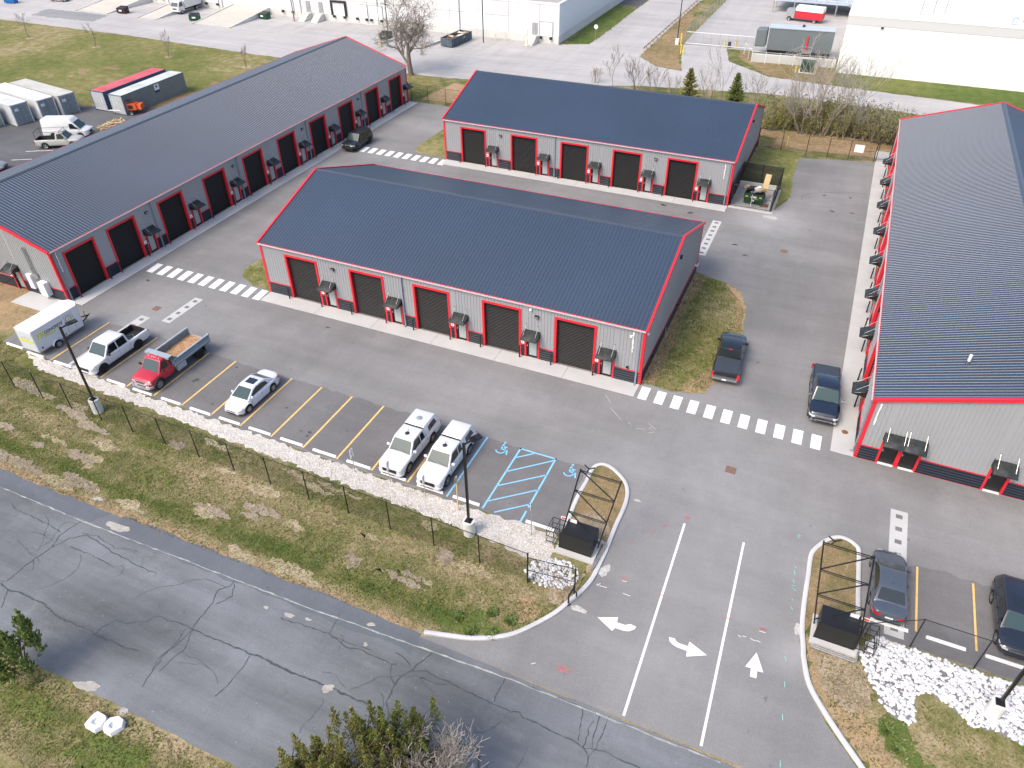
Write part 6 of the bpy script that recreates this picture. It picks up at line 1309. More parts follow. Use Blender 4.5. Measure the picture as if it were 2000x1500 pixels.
for k in range(60):
    c=Vector((random.uniform(-3,3),random.uniform(-.9,.9),random.uniform(.9,1.35))); a=random.uniform(0,6.28); d_=Vector((math.cos(a),math.sin(a),random.uniform(-.2,.2)))*random.uniform(.2,.8)
    b.beam(c-d_,c+d_,random.uniform(.15,.6),random.choice([WOODP,CARD,M_cream,MATS['scrap'],M_cream]) if c.x>-1.2 else MATS['scrap'],.08)
b.box((-L_/2+.1,-W_/2+.1,.3),(L_/2-.1,W_/2-.1,.9),MATS['scrap']); o_=b.build('rubbish_fill',t); o_['kind']='stuff'
for (X,Y,h,l) in ((-105.7,130.6,12,'grey utility pole in front of the dock stairs'),(-83.2,129.4,12,'grey utility pole beside the alley dumpster'),(-63.3,129.7,11,'slim dark pole standing between the skip and the dock steps')):
    b=MB(); b.tube((X,Y,0),(X,Y,h),.14 if h>11 else .1,mat('pole_timber',(.22,.2,.18),.8,var=.2,scale=3) if h>11 else M_plast,10,r2=.09); tag(b.build('utility_pole',smooth=40),l,'pole','utility poles along the alley')
M_yel=mat('bollard_yellow',(.72,.55,.03),.5)
for i,(x,y,h,c,l) in enumerate(((-61.9,131.9,1.1,0,'pale yellow bollard by the tall white door'),(-60.2,132.6,1.0,0,'short pale bollard nearer the dock steps'),(-54.9,130.1,1.2,0,'pale yellow bollard in front of the dock steps'),(-30.0,141.3,1.9,1,'tall yellow bollard beside the silver sliding gate post'),(-28.6,135.6,1.5,1,'bright yellow bollard at the island tip'),(-28.0,134.9,1.3,1,'short bright yellow bollard nearest the lane at the island tip'),(-22.5,142.6,1.3,1,'yellow bollard beside the gate motor'),(-20.6,142.9,1.3,1,'yellow bollard beyond the gate motor'),(-9.1,131.5,1.0,1,'yellow bollard at one side of the green transformer'),(-6.1,132.2,1.0,1,'yellow bollard at the other side of the green transformer'))):
    b=MB(); b.tube((x,y,0),(x,y,h),.11,M_yel if c else mat('pale_yellow',(.68,.6,.38),.6),10); b.tube((x,y,h),(x,y,h+.06),.11,M_yel if c else MATS['pale_yellow'],10,r2=.04); tag(b.build('bollard_yellow' if False else 'bollard',smooth=40),l,'bollard','yellow bollards by the docks and gate')
# guardrail, silver fence and sliding gate
t=thing('guardrail',(-35.2,134,0),'galvanised guardrail running beside the side road','guardrail'); pts=[(-34.95,134.1+2.3*k) for k in range(28)]; b=MB(o=t.location)
for a,c in zip(pts,pts[1:]):
    for z in (.45,.62): b.beam((a[0],a[1],z),(c[0],c[1],z),.06,M_galv,.12)
b.build('rail',t)
b=MB(o=t.location)
for a in pts: b.box((a[0]+.05,a[1]-.06,0),(a[0]+.2,a[1]+.06,.72),WOODP)
b.build('rail_post',t)
fence('silver_fence','tall silver chain link fence between the side road and rear yard',[(-29.5,142)]+[(-29.5+.01*k,142+3.0*k) for k in range(1,16)],h=2.4,post=M_galv,wire=M_galv,cell=.22,tk=.012)
t=thing('sliding_gate',(-29.3,142,0),'long silver sliding gate across the rear yard lane','gate'); b=MB(o=t.location)
for z in (.25,2.1): b.beam((-29.3,142.1,z),(-17.6,142.6,z),.09,M_cream)
for k in range(9): x=-29.3+k*1.46; b.beam((x,142.1+k*.062,.25),(x,142.1+k*.062,2.1),.05,M_galv)
b.build('gate_frame',t); b=MB(o=t.location); 
for k in range(55): x=-29.2+k*.21; b.face([(x,142.12+k*.009,.3),(x+.012,142.12+k*.009,.3),(x+.212,142.12+k*.009,2.05),(x+.2,142.12+k*.009,2.05)],M_galv); b.face([(x+.2,142.12+k*.009,.3),(x+.212,142.12+k*.009,.3),(x+.012,142.12+k*.009,2.05),(x,142.12+k*.009,2.05)],M_galv)
b.build('chain_mesh',t,recalc=False); b=MB(o=t.location); b.box((-22,142.6,0),(-21.5,143.1,.9),M_blk); b.build('gate_motor',t)
t=thing('light_pole',(-30.7,141.4,0),'thin dark light pole on a white base beside the sliding gate','light pole'); b=MB(); b.box((-.3,-.3,0),(.3,.3,1.0),M_cream); b.build('concrete_base',t,bevel=.03); b=MB(); b.tube((0,0,1),(0,0,9),.08,M_blk,8); b.build('pole',t)
t=thing('road_sign',(-44.9,138.2,0),'round white backed road sign on the grass beside the dock warehouse','sign'); b=MB(); b.tube((0,0,0),(0,0,2.5),.035,M_galv,6); b.build('post',t); b=MB(); b.tube((0,-.02,2.4),(0,.02,2.4),.38,M_cream,16); b.build('sign_plate',t)
# modular clinic trailer with steps and low wall
t=thing('modular_trailer',(-10.5,141.5,0),'dark grey modular trailer unit with a red door strip and steps','trailer'); o=t.location; M_mod=mat('module_grey',(.14,.165,.175),.5,var=.05,scale=.4); M_modr=mat('module_roof',(.42,.48,.54),.5,var=.08,scale=.4)
b=MB(o=o); b.prism([(-15.1,139.6),(-4.9,140.6),(-5.1,143.2),(-15.3,142.2)],1.0,4.4,M_mod); b.build('body',t,bevel=.05)
b=MB(o=o); b.prism([(-15.15,139.5),(-4.85,140.5),(-5.1,143.3),(-15.35,142.3)],4.4,4.55,M_modr); b.build('roof',t)
b=MB(o=o); b.prism([(-17.2,139.7),(-15.4,139.9),(-15.5,142.0),(-17.0,141.6)],1.3,4.1,M_mod); b.build('gooseneck',t,bevel=.2)
b=MB(o=o); b.box((-15,140.2,.1),(-5,143,1.0),M_plast); b.build('undercarriage',t)
b=MB(o=o); b.box((-9.0,140.02,1.3),(-8.75,140.12,3.5),M_red); b.build('door_strip',t); b=MB(o=o); b.box((-10.2,141.5,4.55),(-9.8,141.9,4.85),M_plast); b.build('roof_unit',t)
b=MB(o=o); b.box((-9.3,138.2,1.3),(-7.8,139.9,1.4),M_galv)
for k in range(7): b.box((-9.3-(k+1)*.35,138.2,1.3-(k+1)*.17),(-9.3-k*.35,139.2,1.3-(k+1)*.17+.05),M_galv)
for y in (138.2,139.2):
    b.beam((-11.75,y,.95),(-9.3,y,2.35),.05,M_galv); b.beam((-11.75,y,.45),(-9.3,y,1.85),.05,M_galv); b.beam((-11.75,y,0),(-11.75,y,.95),.05,M_galv)
for x in (-9.3,-7.8): b.beam((x,138.2,0),(x,138.2,2.4),.06,M_galv)
for z in (1.9,2.35): b.beam((-9.3,138.2,z),(-7.8,138.2,z),.05,M_galv); b.beam((-7.8,138.2,z),(-7.8,139.9,z),.05,M_galv)
b.build('entry_steps',t)
b=MB(); b.prism([(-16.6,135.2),(-3.6,136.4),(-3.6,136.9),(-16.8,135.8)],0,1.25,M_whb); tag(b.build('retaining_wall'),'low pale retaining wall in front of the grey modular trailer','wall')
fence('rail_fence','silver post and rail fence in front of the low pale wall',[(-18.6,139.5),(-17.4,136.5),(-16.6,134.6),(-14.4,134.6),(-12.2,134.8),(-10,135),(-6,135.4),(-4,135.6)],h=1.8,post=M_cream,wire=M_galv,cell=.3,tk=.01)
t=thing('transformer_box',(-7.5,132.6,0),'dark green transformer box between two yellow bollards','transformer'); M_tg=mat('transformer_green',(.02,.055,.035),.5); b=MB(); b.box((-1.0,-.7,.12),(1.0,.8,1.7),M_tg); b.build('cabinet',t,bevel=.05); b=MB(); b.box((-1.25,-.95,0),(1.25,1.05,.12),M_whb); b.build('concrete_pad',t)
t=thing('panel_truck',(-11.6,167.5,0),'red and white panel truck behind the modular trailer','truck',None,R(-8)); b=MB(); b.box((-2.2,-1.1,.6),(3.0,1.1,1.9),mat('truck_red',(.5,.02,.04),.4)); b.box((-2.2,-1.1,1.9),(3.0,1.1,2.7),M_white); b.build('cargo_box',t,bevel=.04); b=MB(); b.box((-3.9,-.95,.5),(-2.3,.95,2.0),M_galv); b.box((-3.93,-.8,1.2),(-3.9,.8,1.9),M_glass); b.build('cab',t,bevel=.15)
for x,s in ((-3.2,1),(-3.2,-1),(1.6,1),(1.6,-1)): wheel(t,x,s*.9,.42,.3,M_rim,6,s)
t=thing('plant_platform',(-10,178,0),'grey steel platform carrying boxed air handling units','platform'); b=MB(); b.box((-9,-5,2.2),(8.2,6,2.5),M_modr); 
for x in range(-9,9,4):
    for y in (-5,0,5.8): b.box((x,y,0),(x+.2,y+.2,2.2),M_galv)
for z in (3.0,3.5): b.beam((-9,-5,z),(8.2,-5,z),.05,M_galv)
for x in range(-9,9,2): b.beam((x,-5,2.5),(x,-5,3.5),.05,M_galv)
b.build('deck',t)
for k in range(3):
    for j in range(2):
        b=MB(); x,y=-6+k*5.2,-2.5+j*4; b.box((x,y,2.5),(x+1.6,y+1.6,4.4),M_modr); b.box((x+1.8,y,2.5),(x+3.2,y+1.6,4.9),M_galv); b.box((x+2.0,y-.03,3.6),(x+2.35,y,4.5),M_plast); b.box((x+2.6,y-.03,3.6),(x+2.95,y,4.5),M_plast); b.build('air_unit',t)
b=MB(); b.beam((5.5,-5,2.4),(9.4,-7.5,.1),1.1,M_galv,.2); b.build('stair',t)
# white warehouse beyond the back road
r=thing('white_warehouse',(20,150,0),'tall plain white warehouse with a light grey parapet band','building'); o=r.location
b=MB(o=o); b.box((-3.3,134,0),(75,235,7.15),mat('white_block',(.76,.77,.78),.6,var=.02,scale=.3)); b.build('wall',r)
b=MB(o=o); b.box((-3.36,133.94,7.15),(75,235,8.35),mat('parapet_grey',(.52,.53,.54),.6)); b.box((-3.4,133.9,8.35),(75.1,235.2,8.5),M_cream); b.box((-3.0,134.4,8.5),(74.8,234.6,8.52),M_whr); b.build('parapet',r)
b=MB(o=o)
for x in (1.5,6.2,10.9,15.6,20.3,25): b.box((x,133.92,0),(x+.03,134,8.3),M_whb)
b.build('wall_joint',r)
b=MB(o=o)
for x,y,h in ((6.5,136.5,2.2),(8.2,137.2,2.6),(9.8,138.4,2.6),(20,136,1.0)): b.tube((x,y,8.4),(x,y,8.4+h),.06,M_galv,8); b.tube((x,y,8.5),(x,y,8.6),.2,M_cream,10)
b.build('roof_vent',r); b=MB(o=o); b.path([Vector(p) for p in ((18.5,135.2,8.5),(18.5,135.2,9.4),(18.9,135.2,9.7),(19.3,135.2,9.4))],.2,mat('vent_blue',(.45,.52,.58),.5),10); b.build('gooseneck_vent',r)
b=MB(o=o); b.box((1.6,133.75,6.9),(1.95,133.98,7.1),M_plast); b.build('wall_lamp',r)
# ------------------------------------------------------------------ vegetation
M_bark=mat('bark',(.17,.145,.12),.9,var=.3,scale=4); M_twig=mat('twig',(.21,.18,.155),.9,var=.2,scale=3); M_twigp=mat('twig_purple',(.2,.16,.15),.9); M_twigw=mat('twig_pale',(.36,.33,.29),.9)
def fast(name,V,F,mats,mi=None,parent=None,smooth=False):
    me=bpy.data.meshes.new(name); V=np.asarray(V,dtype=np.float32); F=np.asarray(F,dtype=np.int32); k=F.shape[1]
    me.vertices.add(len(V)); me.vertices.foreach_set('co',V.ravel()); me.loops.add(F.size); me.loops.foreach_set('vertex_index',F.ravel()); me.polygons.add(len(F)); me.polygons.foreach_set('loop_start',np.arange(0,F.size,k,dtype=np.int32))
    for m_ in mats: me.materials.append(m_)
    if mi is not None: me.polygons.foreach_set('material_index',np.asarray(mi,dtype=np.int32))
    me.update(calc_edges=True); me.validate(); return link(name,me,parent)
def branches(rng,p,d,L,r,depth,segs,out,spread=.55,up=.15,kids_=3,thin=.62,gn=.18):
    """collect tapered segments (p0,p1,r0,r1,depth)"""
    n=segs; q=Vector(p); dd=Vector(d).normalized(); pts=[q.copy()]
    for i in range(n):
        dd=(dd+Vector((rng.gauss(0,gn),rng.gauss(0,gn),rng.gauss(0,gn*.7)+up*.3))).normalized(); q2=q+dd*L/n; r0=r*(1-.45*i/n); r1=r*(1-.45*(i+1)/n); out.append((q.copy(),q2.copy(),r0,r1,depth)); q=q2; pts.append(q.copy())
        if depth>0 and i>=max(0,n-3 if depth>2 else 0):
            for k in range(kids_ if i==n-1 else max(1,kids_-1)):
                a=Vector((rng.gauss(0,1),rng.gauss(0,1),rng.gauss(0,.6)+up)); a=(a-dd*a.dot(dd)).normalized(); nd=(dd*(1-spread)+a*spread).normalized()
                branches(rng,q,nd,L*rng.uniform(.5,.8),r1*thin,depth-1,max(2,segs-1),out,spread,up,kids_,thin,gn)
def segs_mesh(name,segs,M,parent,sides=3):
    V=[];F=[]
    for p,q,r0,r1,_ in segs:
        d=(q-p).normalized(); u_=Vector((0,0,1)) if abs(d.z)<.9 else Vector((1,0,0)); a=d.cross(u_).normalized(); c=a.cross(d); i=len(V)
        for k in range(sides): t=2*PI*k/sides; w_=a*math.cos(t)+c*math.sin(t); V.append(tuple(p+w_*r0)); V.append(tuple(q+w_*r1))
        for k in range(sides): j=(k+1)%sides; F.append((i+2*k,i+2*j,i+2*j+1,i+2*k+1))
    return fast(name,V,F,[M],None,parent)
def bare_tree(name,label,loc,h,seed,trunk=.3,depth=4,group=None,M=M_twig,spread=.5,kids_=3,tr=.12,cat='tree',lean=(0,0),stems=1,up=.3,minr=.012,segs=3,first=.5,gn=.18):
    rng=random.Random(seed); t=thing(name,loc,label,cat,group); S_=[]
    for s in range(stems):
        a=rng.uniform(0,6.28); o_=Vector((math.cos(a),math.sin(a),0))*(.0 if stems==1 else .25*stems**.5*rng.random()); d=Vector((lean[0]+(0 if stems==1 else math.cos(a)*.35),lean[1]+(0 if stems==1 else math.sin(a)*.35),1))
        branches(rng,o_,d,h*trunk,tr,depth,segs,S_,spread,up,kids_,.62,gn)
    S_=[(p,q,max(r0,minr),max(r1,minr),dp) for p,q,r0,r1,dp in S_]
    zmax=max(q.z for _,q,_,_,_ in S_); k=h/zmax; S_=[(p*k,q*k,r0,r1,dp) for p,q,r0,r1,dp in S_]
    segs_mesh('trunk',[s for s in S_ if s[4]==depth],M_bark,t,8); segs_mesh('crown',[s for s in S_ if s[4]<depth],M,t,3); return t
bare_tree('bare_tree','large bare spreading tree behind the far end of the longest building',(-65.5,107.4,0),13,TREE_SEED,trunk=.22,depth=5,tr=.45,spread=.5,kids_=3,up=.22,minr=.013,segs=3,gn=.1)
for i,(x,l) in enumerate(((-153.5,'cut by the picture edge'),(-143.9,'second from the picture edge, near the blue bin'),(-126.9,'straight below the box truck'),(-109.8,'behind the grey green container'),(-93.0,'half hidden behind the long roof'))):
    bare_tree('young_tree','young bare lawn tree '+l,(x,100.6,0),[4.2,4.6,4.3,4.6,4.0][i],20+i,trunk=.4,depth=4,tr=.07,M=M_twigp,group='young bare trees on the lawn',spread=.34,kids_=2,up=.6,minr=.012)
    b=MB(); b.tube((x,100.6,.0),(x,100.6,.03),.75,M_dirt,14); tag(b.build('mulch_ring'),'pale mulch ring under the young tree '+l,'mulch','mulch rings under the lawn trees')
for i,(x,y,h,st,c,l) in enumerate(((-36.8,114.2,2.6,7,1,'tan leafless shrub at the end of the row nearest the big bare tree'),(-33.6,113.0,6.6,1,0,'tall single leafless sapling near the start of the row'),(-29.8,112.6,5.2,8,0,'widest grey leafless shrub of the row'),(-27.3,112.2,4.2,5,0,'grey leafless shrub between the widest one and the first fir'),(-24.2,112,3.4,6,1,'low pinkish leafless shrub against the fir'),(-18.4,111.2,5.4,7,1,'leafless shrub between the two green firs'),(-16.7,111.5,8.2,2,0,'tallest thin leafless sapling between the two firs'),(-12.6,110.5,5.2,6,1,'leafless shrub beyond the second fir'),(-10.8,109.5,6.2,3,0,'thin sapling leaning towards the modular trailer'))):
    bare_tree('bare_shrub',l,(x,y,0),h,40+i,trunk=.4,depth=3 if st>1 else 4,tr=.04,stems=max(1,int(st*.8)),M=(M_twig,M_twigw)[c] if i else M_twigw,group='leafless shrubs behind the far building',spread=.32,kids_=2,up=.5,minr=.014,cat='shrub',segs=3)
for i,(x,y,h,st,ln,l) in enumerate(((-4.9,103.6,8.2,3,(-.25,0),'bare multi stemmed tree leaning away from the drive building'),(-3.2,104.0,12.2,3,(.0,0),'tallest bare multi stemmed tree in the thicket'),(-1.6,103.8,10.6,3,(.35,.1),'bare multi stemmed tree leaning over the back road'),(1.2,105,4.2,6,(.4,.2),'low bare arching shrub in the thicket'))):
    bare_tree('thicket_tree',l,(x,y,0),h,70+i,trunk=.4,depth=4,tr=.13,stems=st,group='bare trees of the thicket',spread=.3,kids_=2,up=.4,minr=.016,lean=ln,segs=4,M=M_twigw)
# leaves
def leafmat(n,c):
    new=n not in MATS; m_=mat(n,c,.6,var=.3,scale=1.2,spec=.25)
    if new:      # thin leaves let light through
        t_=m_.node_tree; p_=t_.nodes['Principled BSDF']; o_=[k for k in t_.nodes if k.type=='OUTPUT_MATERIAL'][0]; tr=t_.nodes.new('ShaderNodeBsdfTranslucent'); mx=t_.nodes.new('ShaderNodeMixShader'); mx.inputs[0].default_value=.4; tr.inputs[0].default_value=(*[min(1,k*1.3) for k in c],1)
        t_.links.new(p_.outputs[0],mx.inputs[1]); t_.links.new(tr.outputs[0],mx.inputs[2]); t_.links.new(mx.outputs[0],o_.inputs[0])
    return m_
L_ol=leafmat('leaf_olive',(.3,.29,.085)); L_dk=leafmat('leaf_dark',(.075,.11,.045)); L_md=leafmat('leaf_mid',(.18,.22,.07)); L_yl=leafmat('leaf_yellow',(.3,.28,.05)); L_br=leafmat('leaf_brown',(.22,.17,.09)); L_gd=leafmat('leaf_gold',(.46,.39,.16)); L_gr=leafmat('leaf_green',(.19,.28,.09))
def leaves(name,parent,P_,D_,size,mats,weights,rng,aspect=3.4):
    """elongated leaf clumps at points P_ pointing along D_"""
    n=len(P_); P_=np.asarray(P_); D_=np.asarray(D_); D_/=np.linalg.norm(D_,axis=1,keepdims=True)+1e-9
    rnd=rng.normal(size=(n,3)); A=np.cross(D_,rnd); A/=np.linalg.norm(A,axis=1,keepdims=True)+1e-9; s=size*rng.uniform(.6,1.4,size=(n,1))
    V=np.empty((n,4,3)); V[:,0]=P_-D_*s*.5; V[:,1]=P_+A*s/aspect; V[:,2]=P_+D_*s*.7; V[:,3]=P_-A*s/aspect
    F=np.arange(4*n).reshape(n,4); return fast(name,V.reshape(-1,3),F,mats,weights,parent)
def plume_tree(label,loc,plumes,seed,mats,size=.13,name='cedar_tree',group=None,dens=1.0,cat='tree'):
    """evergreen built of upright leafy plumes: (dx,dy,z0,z1,radius,tone)"""
    rng=np.random.default_rng(seed); t=thing(name,loc,label,cat,group); P_=[];D_=[];W_=[]; segs=[]
    for dx,dy,z0,z1,rad,tone in plumes:
        h=z1-z0; nb=int(24*h*dens)
        segs.append((Vector((dx*.3,dy*.3,max(0,z0-.8))),Vector((dx,dy,z1*.92)),.05,.01,0))
        for k in range(nb):
            u_=rng.random()**.8; z=z0+h*u_; rr=rad*(1-u_)**.9*rng.uniform(.5,1.2)+.03; a=rng.uniform(0,6.283); out=np.array([math.cos(a),math.sin(a),0]); base=np.array([dx,dy,z]); tip=base+out*rr+np.array([0,0,rr*.9])
            m_=int(10+rr*34)
            for j in range(m_):
                f=rng.uniform(.15,1); p=base+(tip-base)*f+rng.normal(size=3)*.035*(1.3-f); P_.append(p); d=out*.6+np.array([0,0,1.2])+rng.normal(size=3)*.35; D_.append(d)
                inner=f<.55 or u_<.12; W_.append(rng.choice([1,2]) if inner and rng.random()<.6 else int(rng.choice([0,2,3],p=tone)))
    segs_mesh('trunk',segs,M_bark,t,5); leaves('crown',t,P_,D_,size,mats,W_,rng); return t
CM=[L_ol,L_dk,L_md,L_gd]
rr=np.random.default_rng(3)
def top_of(px_,py_,z): q=site(px_,py_,z); return q
def cedar(label,tops,base,seed,tone,rad=.5,size=.075,dens=1.0):
    pl=[]
    for (X,Y,z) in tops:
        q=site(X,Y,z); pl.append((q.x-base[0],q.y-base[1],max(.3,z-3.2),z,rad*rr.uniform(1.0,1.4),tone))
        for _ in range(2): ox,oy,oz=rr.normal()*.45,rr.normal()*.45-.15,rr.uniform(.3,1.3); pl.append((q.x-base[0]+ox,q.y-base[1]+oy,max(.2,z-oz-2.6),z-oz,rad*rr.uniform(.8,1.3),tone))
    return plume_tree(label,(base[0],base[1],0),pl,seed,CM,size,group='cedars at the bottom of the picture',dens=dens)
gold=[.45,.25,.3]; grn=[.3,.6,.1]
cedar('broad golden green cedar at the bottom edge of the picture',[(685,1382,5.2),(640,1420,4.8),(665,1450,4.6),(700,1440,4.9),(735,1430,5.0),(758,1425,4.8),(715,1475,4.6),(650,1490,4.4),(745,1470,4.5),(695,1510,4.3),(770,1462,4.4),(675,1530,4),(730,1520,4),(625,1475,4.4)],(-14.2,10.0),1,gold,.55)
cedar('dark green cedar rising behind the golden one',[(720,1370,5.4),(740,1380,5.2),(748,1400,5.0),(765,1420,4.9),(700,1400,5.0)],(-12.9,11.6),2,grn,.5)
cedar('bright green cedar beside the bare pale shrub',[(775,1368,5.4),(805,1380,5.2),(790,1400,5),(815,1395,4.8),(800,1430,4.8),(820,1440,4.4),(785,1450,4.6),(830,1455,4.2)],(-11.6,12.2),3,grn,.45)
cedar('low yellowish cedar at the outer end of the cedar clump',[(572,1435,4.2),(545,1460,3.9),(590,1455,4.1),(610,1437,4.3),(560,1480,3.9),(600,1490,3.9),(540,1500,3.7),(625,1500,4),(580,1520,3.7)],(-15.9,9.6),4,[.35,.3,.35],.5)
p=site(830,1490,2.0); bare_tree('bare_shrub','pale leafless shrub beside the cedars at the bottom edge',(p.x+.3,p.y-.4,0),4.6,91,trunk=.3,depth=4,tr=.06,stems=5,M=M_twigw,spread=.38,kids_=3,up=.5,minr=.01,cat='shrub')
plume_tree('leafy green sapling at the picture corner below the old street',(-31.9,8.9,0),[(1.4,.85,2.0,4.7,.4,grn),(1.1,.7,1.6,4.1,.6,grn),(1.6,.6,1.4,3.9,.5,grn),(.6,.1,1.2,3.5,.7,grn),(1.2,-.2,.8,3.3,.6,grn),(0,0,.8,3.2,.8,grn),(.3,-.8,.3,2.6,.9,grn),(1.0,-.9,.4,2.4,.7,grn),(-.6,-.3,.6,3.0,.8,grn),(1.7,-.3,.9,2.3,.5,grn)],8,[L_gr,L_dk,L_md,leafmat('leaf_light',(.32,.4,.15))],.12,name='leafy_sapling')
def conifer(label,x,y,h,rad,seed,mats,dens=1.0,base=.0):
    rng=np.random.default_rng(seed); t=thing('fir_tree',(x,y,0),label,'tree','green firs behind the far building'); P_=[];D_=[];W_=[]; segs=[(Vector((0,0,0)),Vector((0,0,h)),.12,.02,0)]
    z=base+.3
    while z<h-.05:
        u_=z/h; R_=rad*(1-u_)**.85+.08; nb=int(6+R_*6)
        for k in range(nb):
            a=rng.uniform(0,6.283); o_=np.array([math.cos(a),math.sin(a),0]); Lb=R_*rng.uniform(.65,1.15); lift=.25+.5*u_
            segs.append((Vector((0,0,z)),Vector((o_[0]*Lb*.9,o_[1]*Lb*.9,z+Lb*lift*.8)),.02,.008,0))
            for j in range(int((10+Lb*26)*dens)):
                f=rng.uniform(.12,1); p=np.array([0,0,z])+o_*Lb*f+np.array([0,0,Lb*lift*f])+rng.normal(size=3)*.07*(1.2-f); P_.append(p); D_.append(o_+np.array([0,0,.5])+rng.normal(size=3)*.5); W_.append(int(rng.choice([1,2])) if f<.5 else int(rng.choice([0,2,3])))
        z+=.24
    segs_mesh('trunk',segs,M_bark,t,4); leaves('crown',t,P_,D_,.2,mats,W_,rng); return t
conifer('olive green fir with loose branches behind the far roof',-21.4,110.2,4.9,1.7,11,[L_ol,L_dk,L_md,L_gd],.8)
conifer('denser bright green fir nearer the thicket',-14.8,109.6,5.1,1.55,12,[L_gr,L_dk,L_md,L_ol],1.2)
# thicket of brush: one mass
rng=np.random.default_rng(21); P_=[];D_=[];W_=[]; V_=[]; segs=[]
for k in range(190):
    x=rng.uniform(-9.5,8.5); y=rng.uniform(103.4,108.6)+.0*x; hh=rng.uniform(1.6,3.9)*(1-.25*abs(x+1)/9); a=rng.uniform(0,6.283); sp=rng.uniform(.3,1.3)
    for s in range(7):
        a2=rng.uniform(0,6.283); q=np.array([x,y,0])+np.array([math.cos(a2)*sp,math.sin(a2)*sp,hh*rng.uniform(.7,1.2)]); segs.append((Vector((x,y,0)),Vector(q),.02,.01,0)); segs.append((Vector(q),Vector(q)+Vector((rng.normal()*.5,rng.normal()*.5,rng.uniform(.1,.6))),.012,.008,0))
        yel = 1 if (-9<x<0 and rng.random()<.7) else 0
        for j in range(rng.integers(12,34)):
            f=rng.uniform(.25,1.1); p=np.array([x,y,0])+(q-np.array([x,y,0]))*f+rng.normal(size=3)*.22; P_.append(p); D_.append(rng.normal(size=3)+np.array([0,0,.3])); W_.append(3 if yel and rng.random()<.6 else int(rng.choice([0,1,2,4],p=[.3,.18,.12,.4])))
t=leaves('brush_thicket',None,P_,D_,.15,[L_ol,L_dk,L_md,L_yl,L_br],W_,rng,2.0); tag(t,'thicket of yellow green and brown brush between the back fence and back road','brush',None,'stuff'); segs_mesh('thicket_stems',segs,M_twigw,None,3); tag(bpy.data.objects['thicket_stems'],'pale bare stems standing through the brush thicket','brush',None,'stuff')
# fallen leaf litter patches under the thicket
M_lit=ground_mat('leaf_litter',[(.25,(.17,.12,.06)),(.5,(.26,.185,.1)),(.75,(.34,.27,.17))],mid=2)
ground('leaf_litter',[[(-11,101.5),(-4,99.8),(3,101.2),(7.5,102.5),(8,104.2),(2,103.6),(-5,103),(-11,103.6)],[(-8.8,97.2),(-5.5,97.0),(-4.5,98.1),(-8,98.6)]],.04,M_lit,.25,.3)
# grass tufts over the lawns one would see up close
M_tf=[leafmat('blade_green',(.12,.16,.035)),leafmat('blade_olive',(.19,.19,.065)),leafmat('blade_tan',(.29,.245,.14)),leafmat('blade_straw',(.37,.32,.205)),leafmat('blade_dark',(.08,.105,.03))]
def tufts(name,label,regions,z,hgt=.11):
    rng=np.random.default_rng(77); V=[];W=[]; n0=0; out=[];mi=[]
    for (x0,y0,x1,y1,n,fn,bias) in regions:
        X=rng.uniform(x0,x1,n); Y=rng.uniform(y0,y1,n)
        for x,y in zip(X,Y):
            if fn and not fn(x,y): continue
            q=mn.noise(Vector((x*.35,y*.6,bias)))*.5+(.3*max(0,1-abs(y-19)/1)-.25*max(0,1-abs(y-20.4)/.9)+.12*max(0,1-abs(y-23.6)/1.2) if x<-7 and y>18 and y<27 else 0)+mn.noise(Vector((x*1.3,y*1.3,4)))*.45+rng.normal()*.17+bias
            k=4 if q<-.42 else 0 if q<-.12 else 1 if q<.14 else 2 if q<.42 else 3
            a=rng.uniform(0,6.283); l_=rng.uniform(.3,1)*hgt*.9; s=rng.uniform(.015,.05); dx,dy=math.cos(a)*s,math.sin(a)*s; lx,ly=rng.normal()*.07,rng.normal()*.07
            out += [(x-dx,y-dy,z),(x+dx,y+dy,z),(x+lx,y+ly,z+l_)]; mi.append(k)
    F=np.arange(len(out)).reshape(-1,3); o_=fast(name,out,F,M_tf,mi); return tag(o_,label,'grass',None,'stuff')
def inp(poly):
    def f(x,y):
        c=False
        for i in range(len(poly)):
            x1,y1=poly[i]; x2,y2=poly[i-1]
            if (y1>y)!=(y2>y) and x<(x2-x1)*(y-y1)/(y2-y1)+x1: c=not c
        return c
    return f
vg=inp([(-64,18.6),(-36,18.6),(-14,18.95),(-9.4,21),(-7.9,23),(-7.2,25),(-10.5,24.3),(-10.5,25.6),(-22,26.3),(-40,27.0),(-56,27.6),(-56,28.8),(-59.8,29.2),(-60.5,33.4),(-70,33)])
br_=inp([(5.2,26.9),(6.2,23.2),(8.6,20.7),(11,18.9),(22,18.8),(22,24.6),(14.5,24.6),(12.4,25),(10.3,25.5),(10.1,23.8),(8.6,24.2),(7.4,26.8)])
tufts('grass_blades','grass blades of the verge between the fence and old street',[(-62,18.6,-7,29,90000,vg,.1),(5,18.8,22,27,12000,br_,.02),(-40,5.5,-8,9.25,22000,None,.0)],.006)
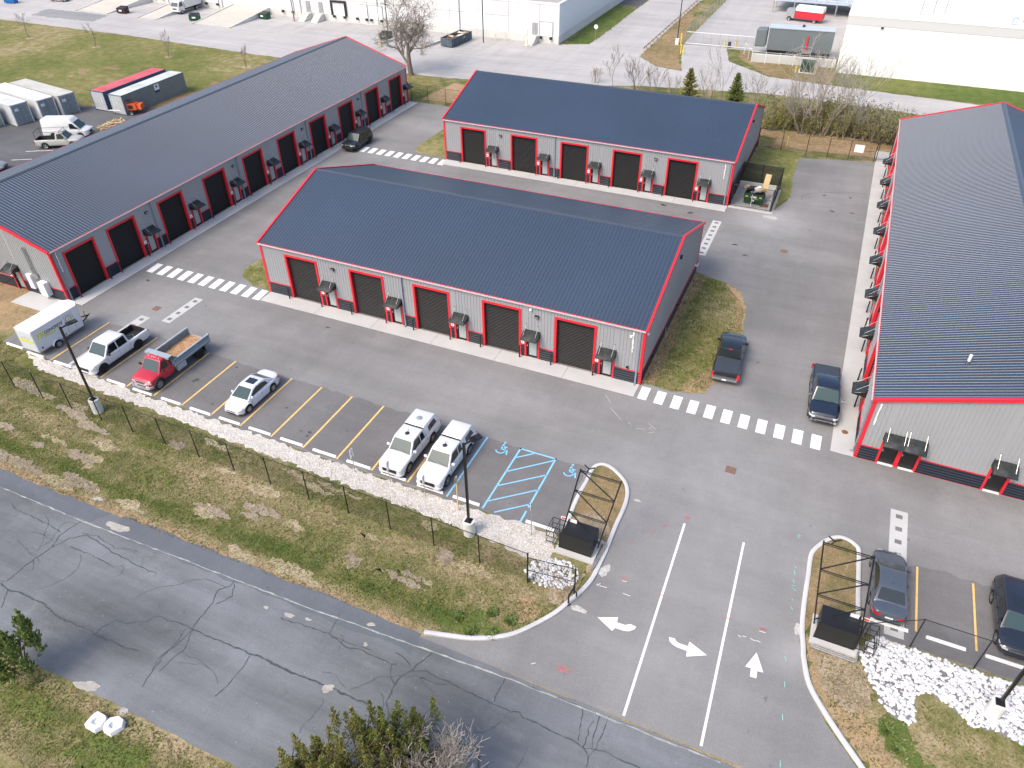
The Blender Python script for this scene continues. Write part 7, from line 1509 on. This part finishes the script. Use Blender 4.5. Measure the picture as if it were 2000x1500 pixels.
tufts('grass_blades','grass blades on the beds and kerbed islands by the drive',[(-9.2,44.3,-3.6,62,16000,inp([(-9.1,44.4),(-6.8,44.4),(-4.7,45.2),(-3.9,48),(-3.6,54.2),(-4,58.1),(-6.2,61.4),(-9.1,62.3)]),-.02),(-9.5,27.9,-6.8,34.8,5000,inp([(p.x,p.y) for p in c1[:70]]),.3),(4.4,27.5,7.1,34.6,5000,inp([(p.x,p.y) for p in c2[:68]]),.25),(-48.4,44.4,-43.7,60,4000,inp([(-43.8,44.4),(-46.2,44.6),(-47.7,45.4),(-48.4,46.5),(-48,50),(-46.8,60),(-43.8,60)]),.0)],.035)
for i,(x,y) in enumerate(((-10.5,20.3),(-11.6,20.0),(-9.9,21.5),(-12.6,20.6),(-11.0,21.6),(9.4,22.4),(8.9,23.2),(-24.0,7.6))):
    rng=np.random.default_rng(200+i); n=260; a=rng.uniform(0,6.283,n); q=rng.uniform(0,.3,n)**.9; P_=np.stack([x+np.cos(a)*q,y+np.sin(a)*q,rng.uniform(.02,.16,n)],1); D_=np.stack([np.cos(a),np.sin(a),np.full(n,.6)],1)
    if i<7: tag(leaves('weed_clump',None,P_,D_,.1,[L_gr,L_md],rng.integers(0,2,n),rng,2.2),['bright weed clump nearest the kerb end','weed clump second along the kerb','weed clump beside the curved kerb','weed clump farthest from the gate','weed clump highest on the verge','weed clump by the kerb below the white rocks','weed clump between the kerb and white rocks'][i],'weed','green weed clumps')
# two white sacks / concrete lumps at the street edge
for i,(x,y,l) in enumerate(((-25.85,8.35,'squarish white concrete lump at the street edge, farther from the cedars'),(-24.95,8.55,'rounded white concrete lump with a hollow at the street edge'))):
    b=MB(); pts=[(-.42,-.4),(.3,-.42),(.46,-.1),(.42,.28),(.2,.42),(-.36,.42),(-.46,.1)] if i==0 else [(-.3,-.42),(.2,-.45),(.5,.1),(.3,.4),(-.1,.46),(-.45,.2),(-.48,-.15)]
    n=len(pts); A=[b.P((px_,py_,0)) for px_,py_ in pts]; B=[b.P((px_*.92,py_*.92,.3)) for px_,py_ in pts]; C_=[b.P((px_*.42,py_*.42,.3)) for px_,py_ in pts]; D=[b.P((px_*.34,py_*.34,.14)) for px_,py_ in pts]; Mx=ROCKM[2]
    Mx=mat('lump_white',(.7,.7,.72),.8,var=.08,scale=4)
    for U,Vv in ((A,B),(B,C_),(C_,D)):
        for k in range(n): b.idx((U[k],U[(k+1)%n],Vv[(k+1)%n],Vv[k]),Mx)
    b.idx(D,Mx); o_=b.build('concrete_lump',None,(x,y,0),bevel=.04,smooth=50); tag(o_,l,'concrete lump','white concrete lumps')
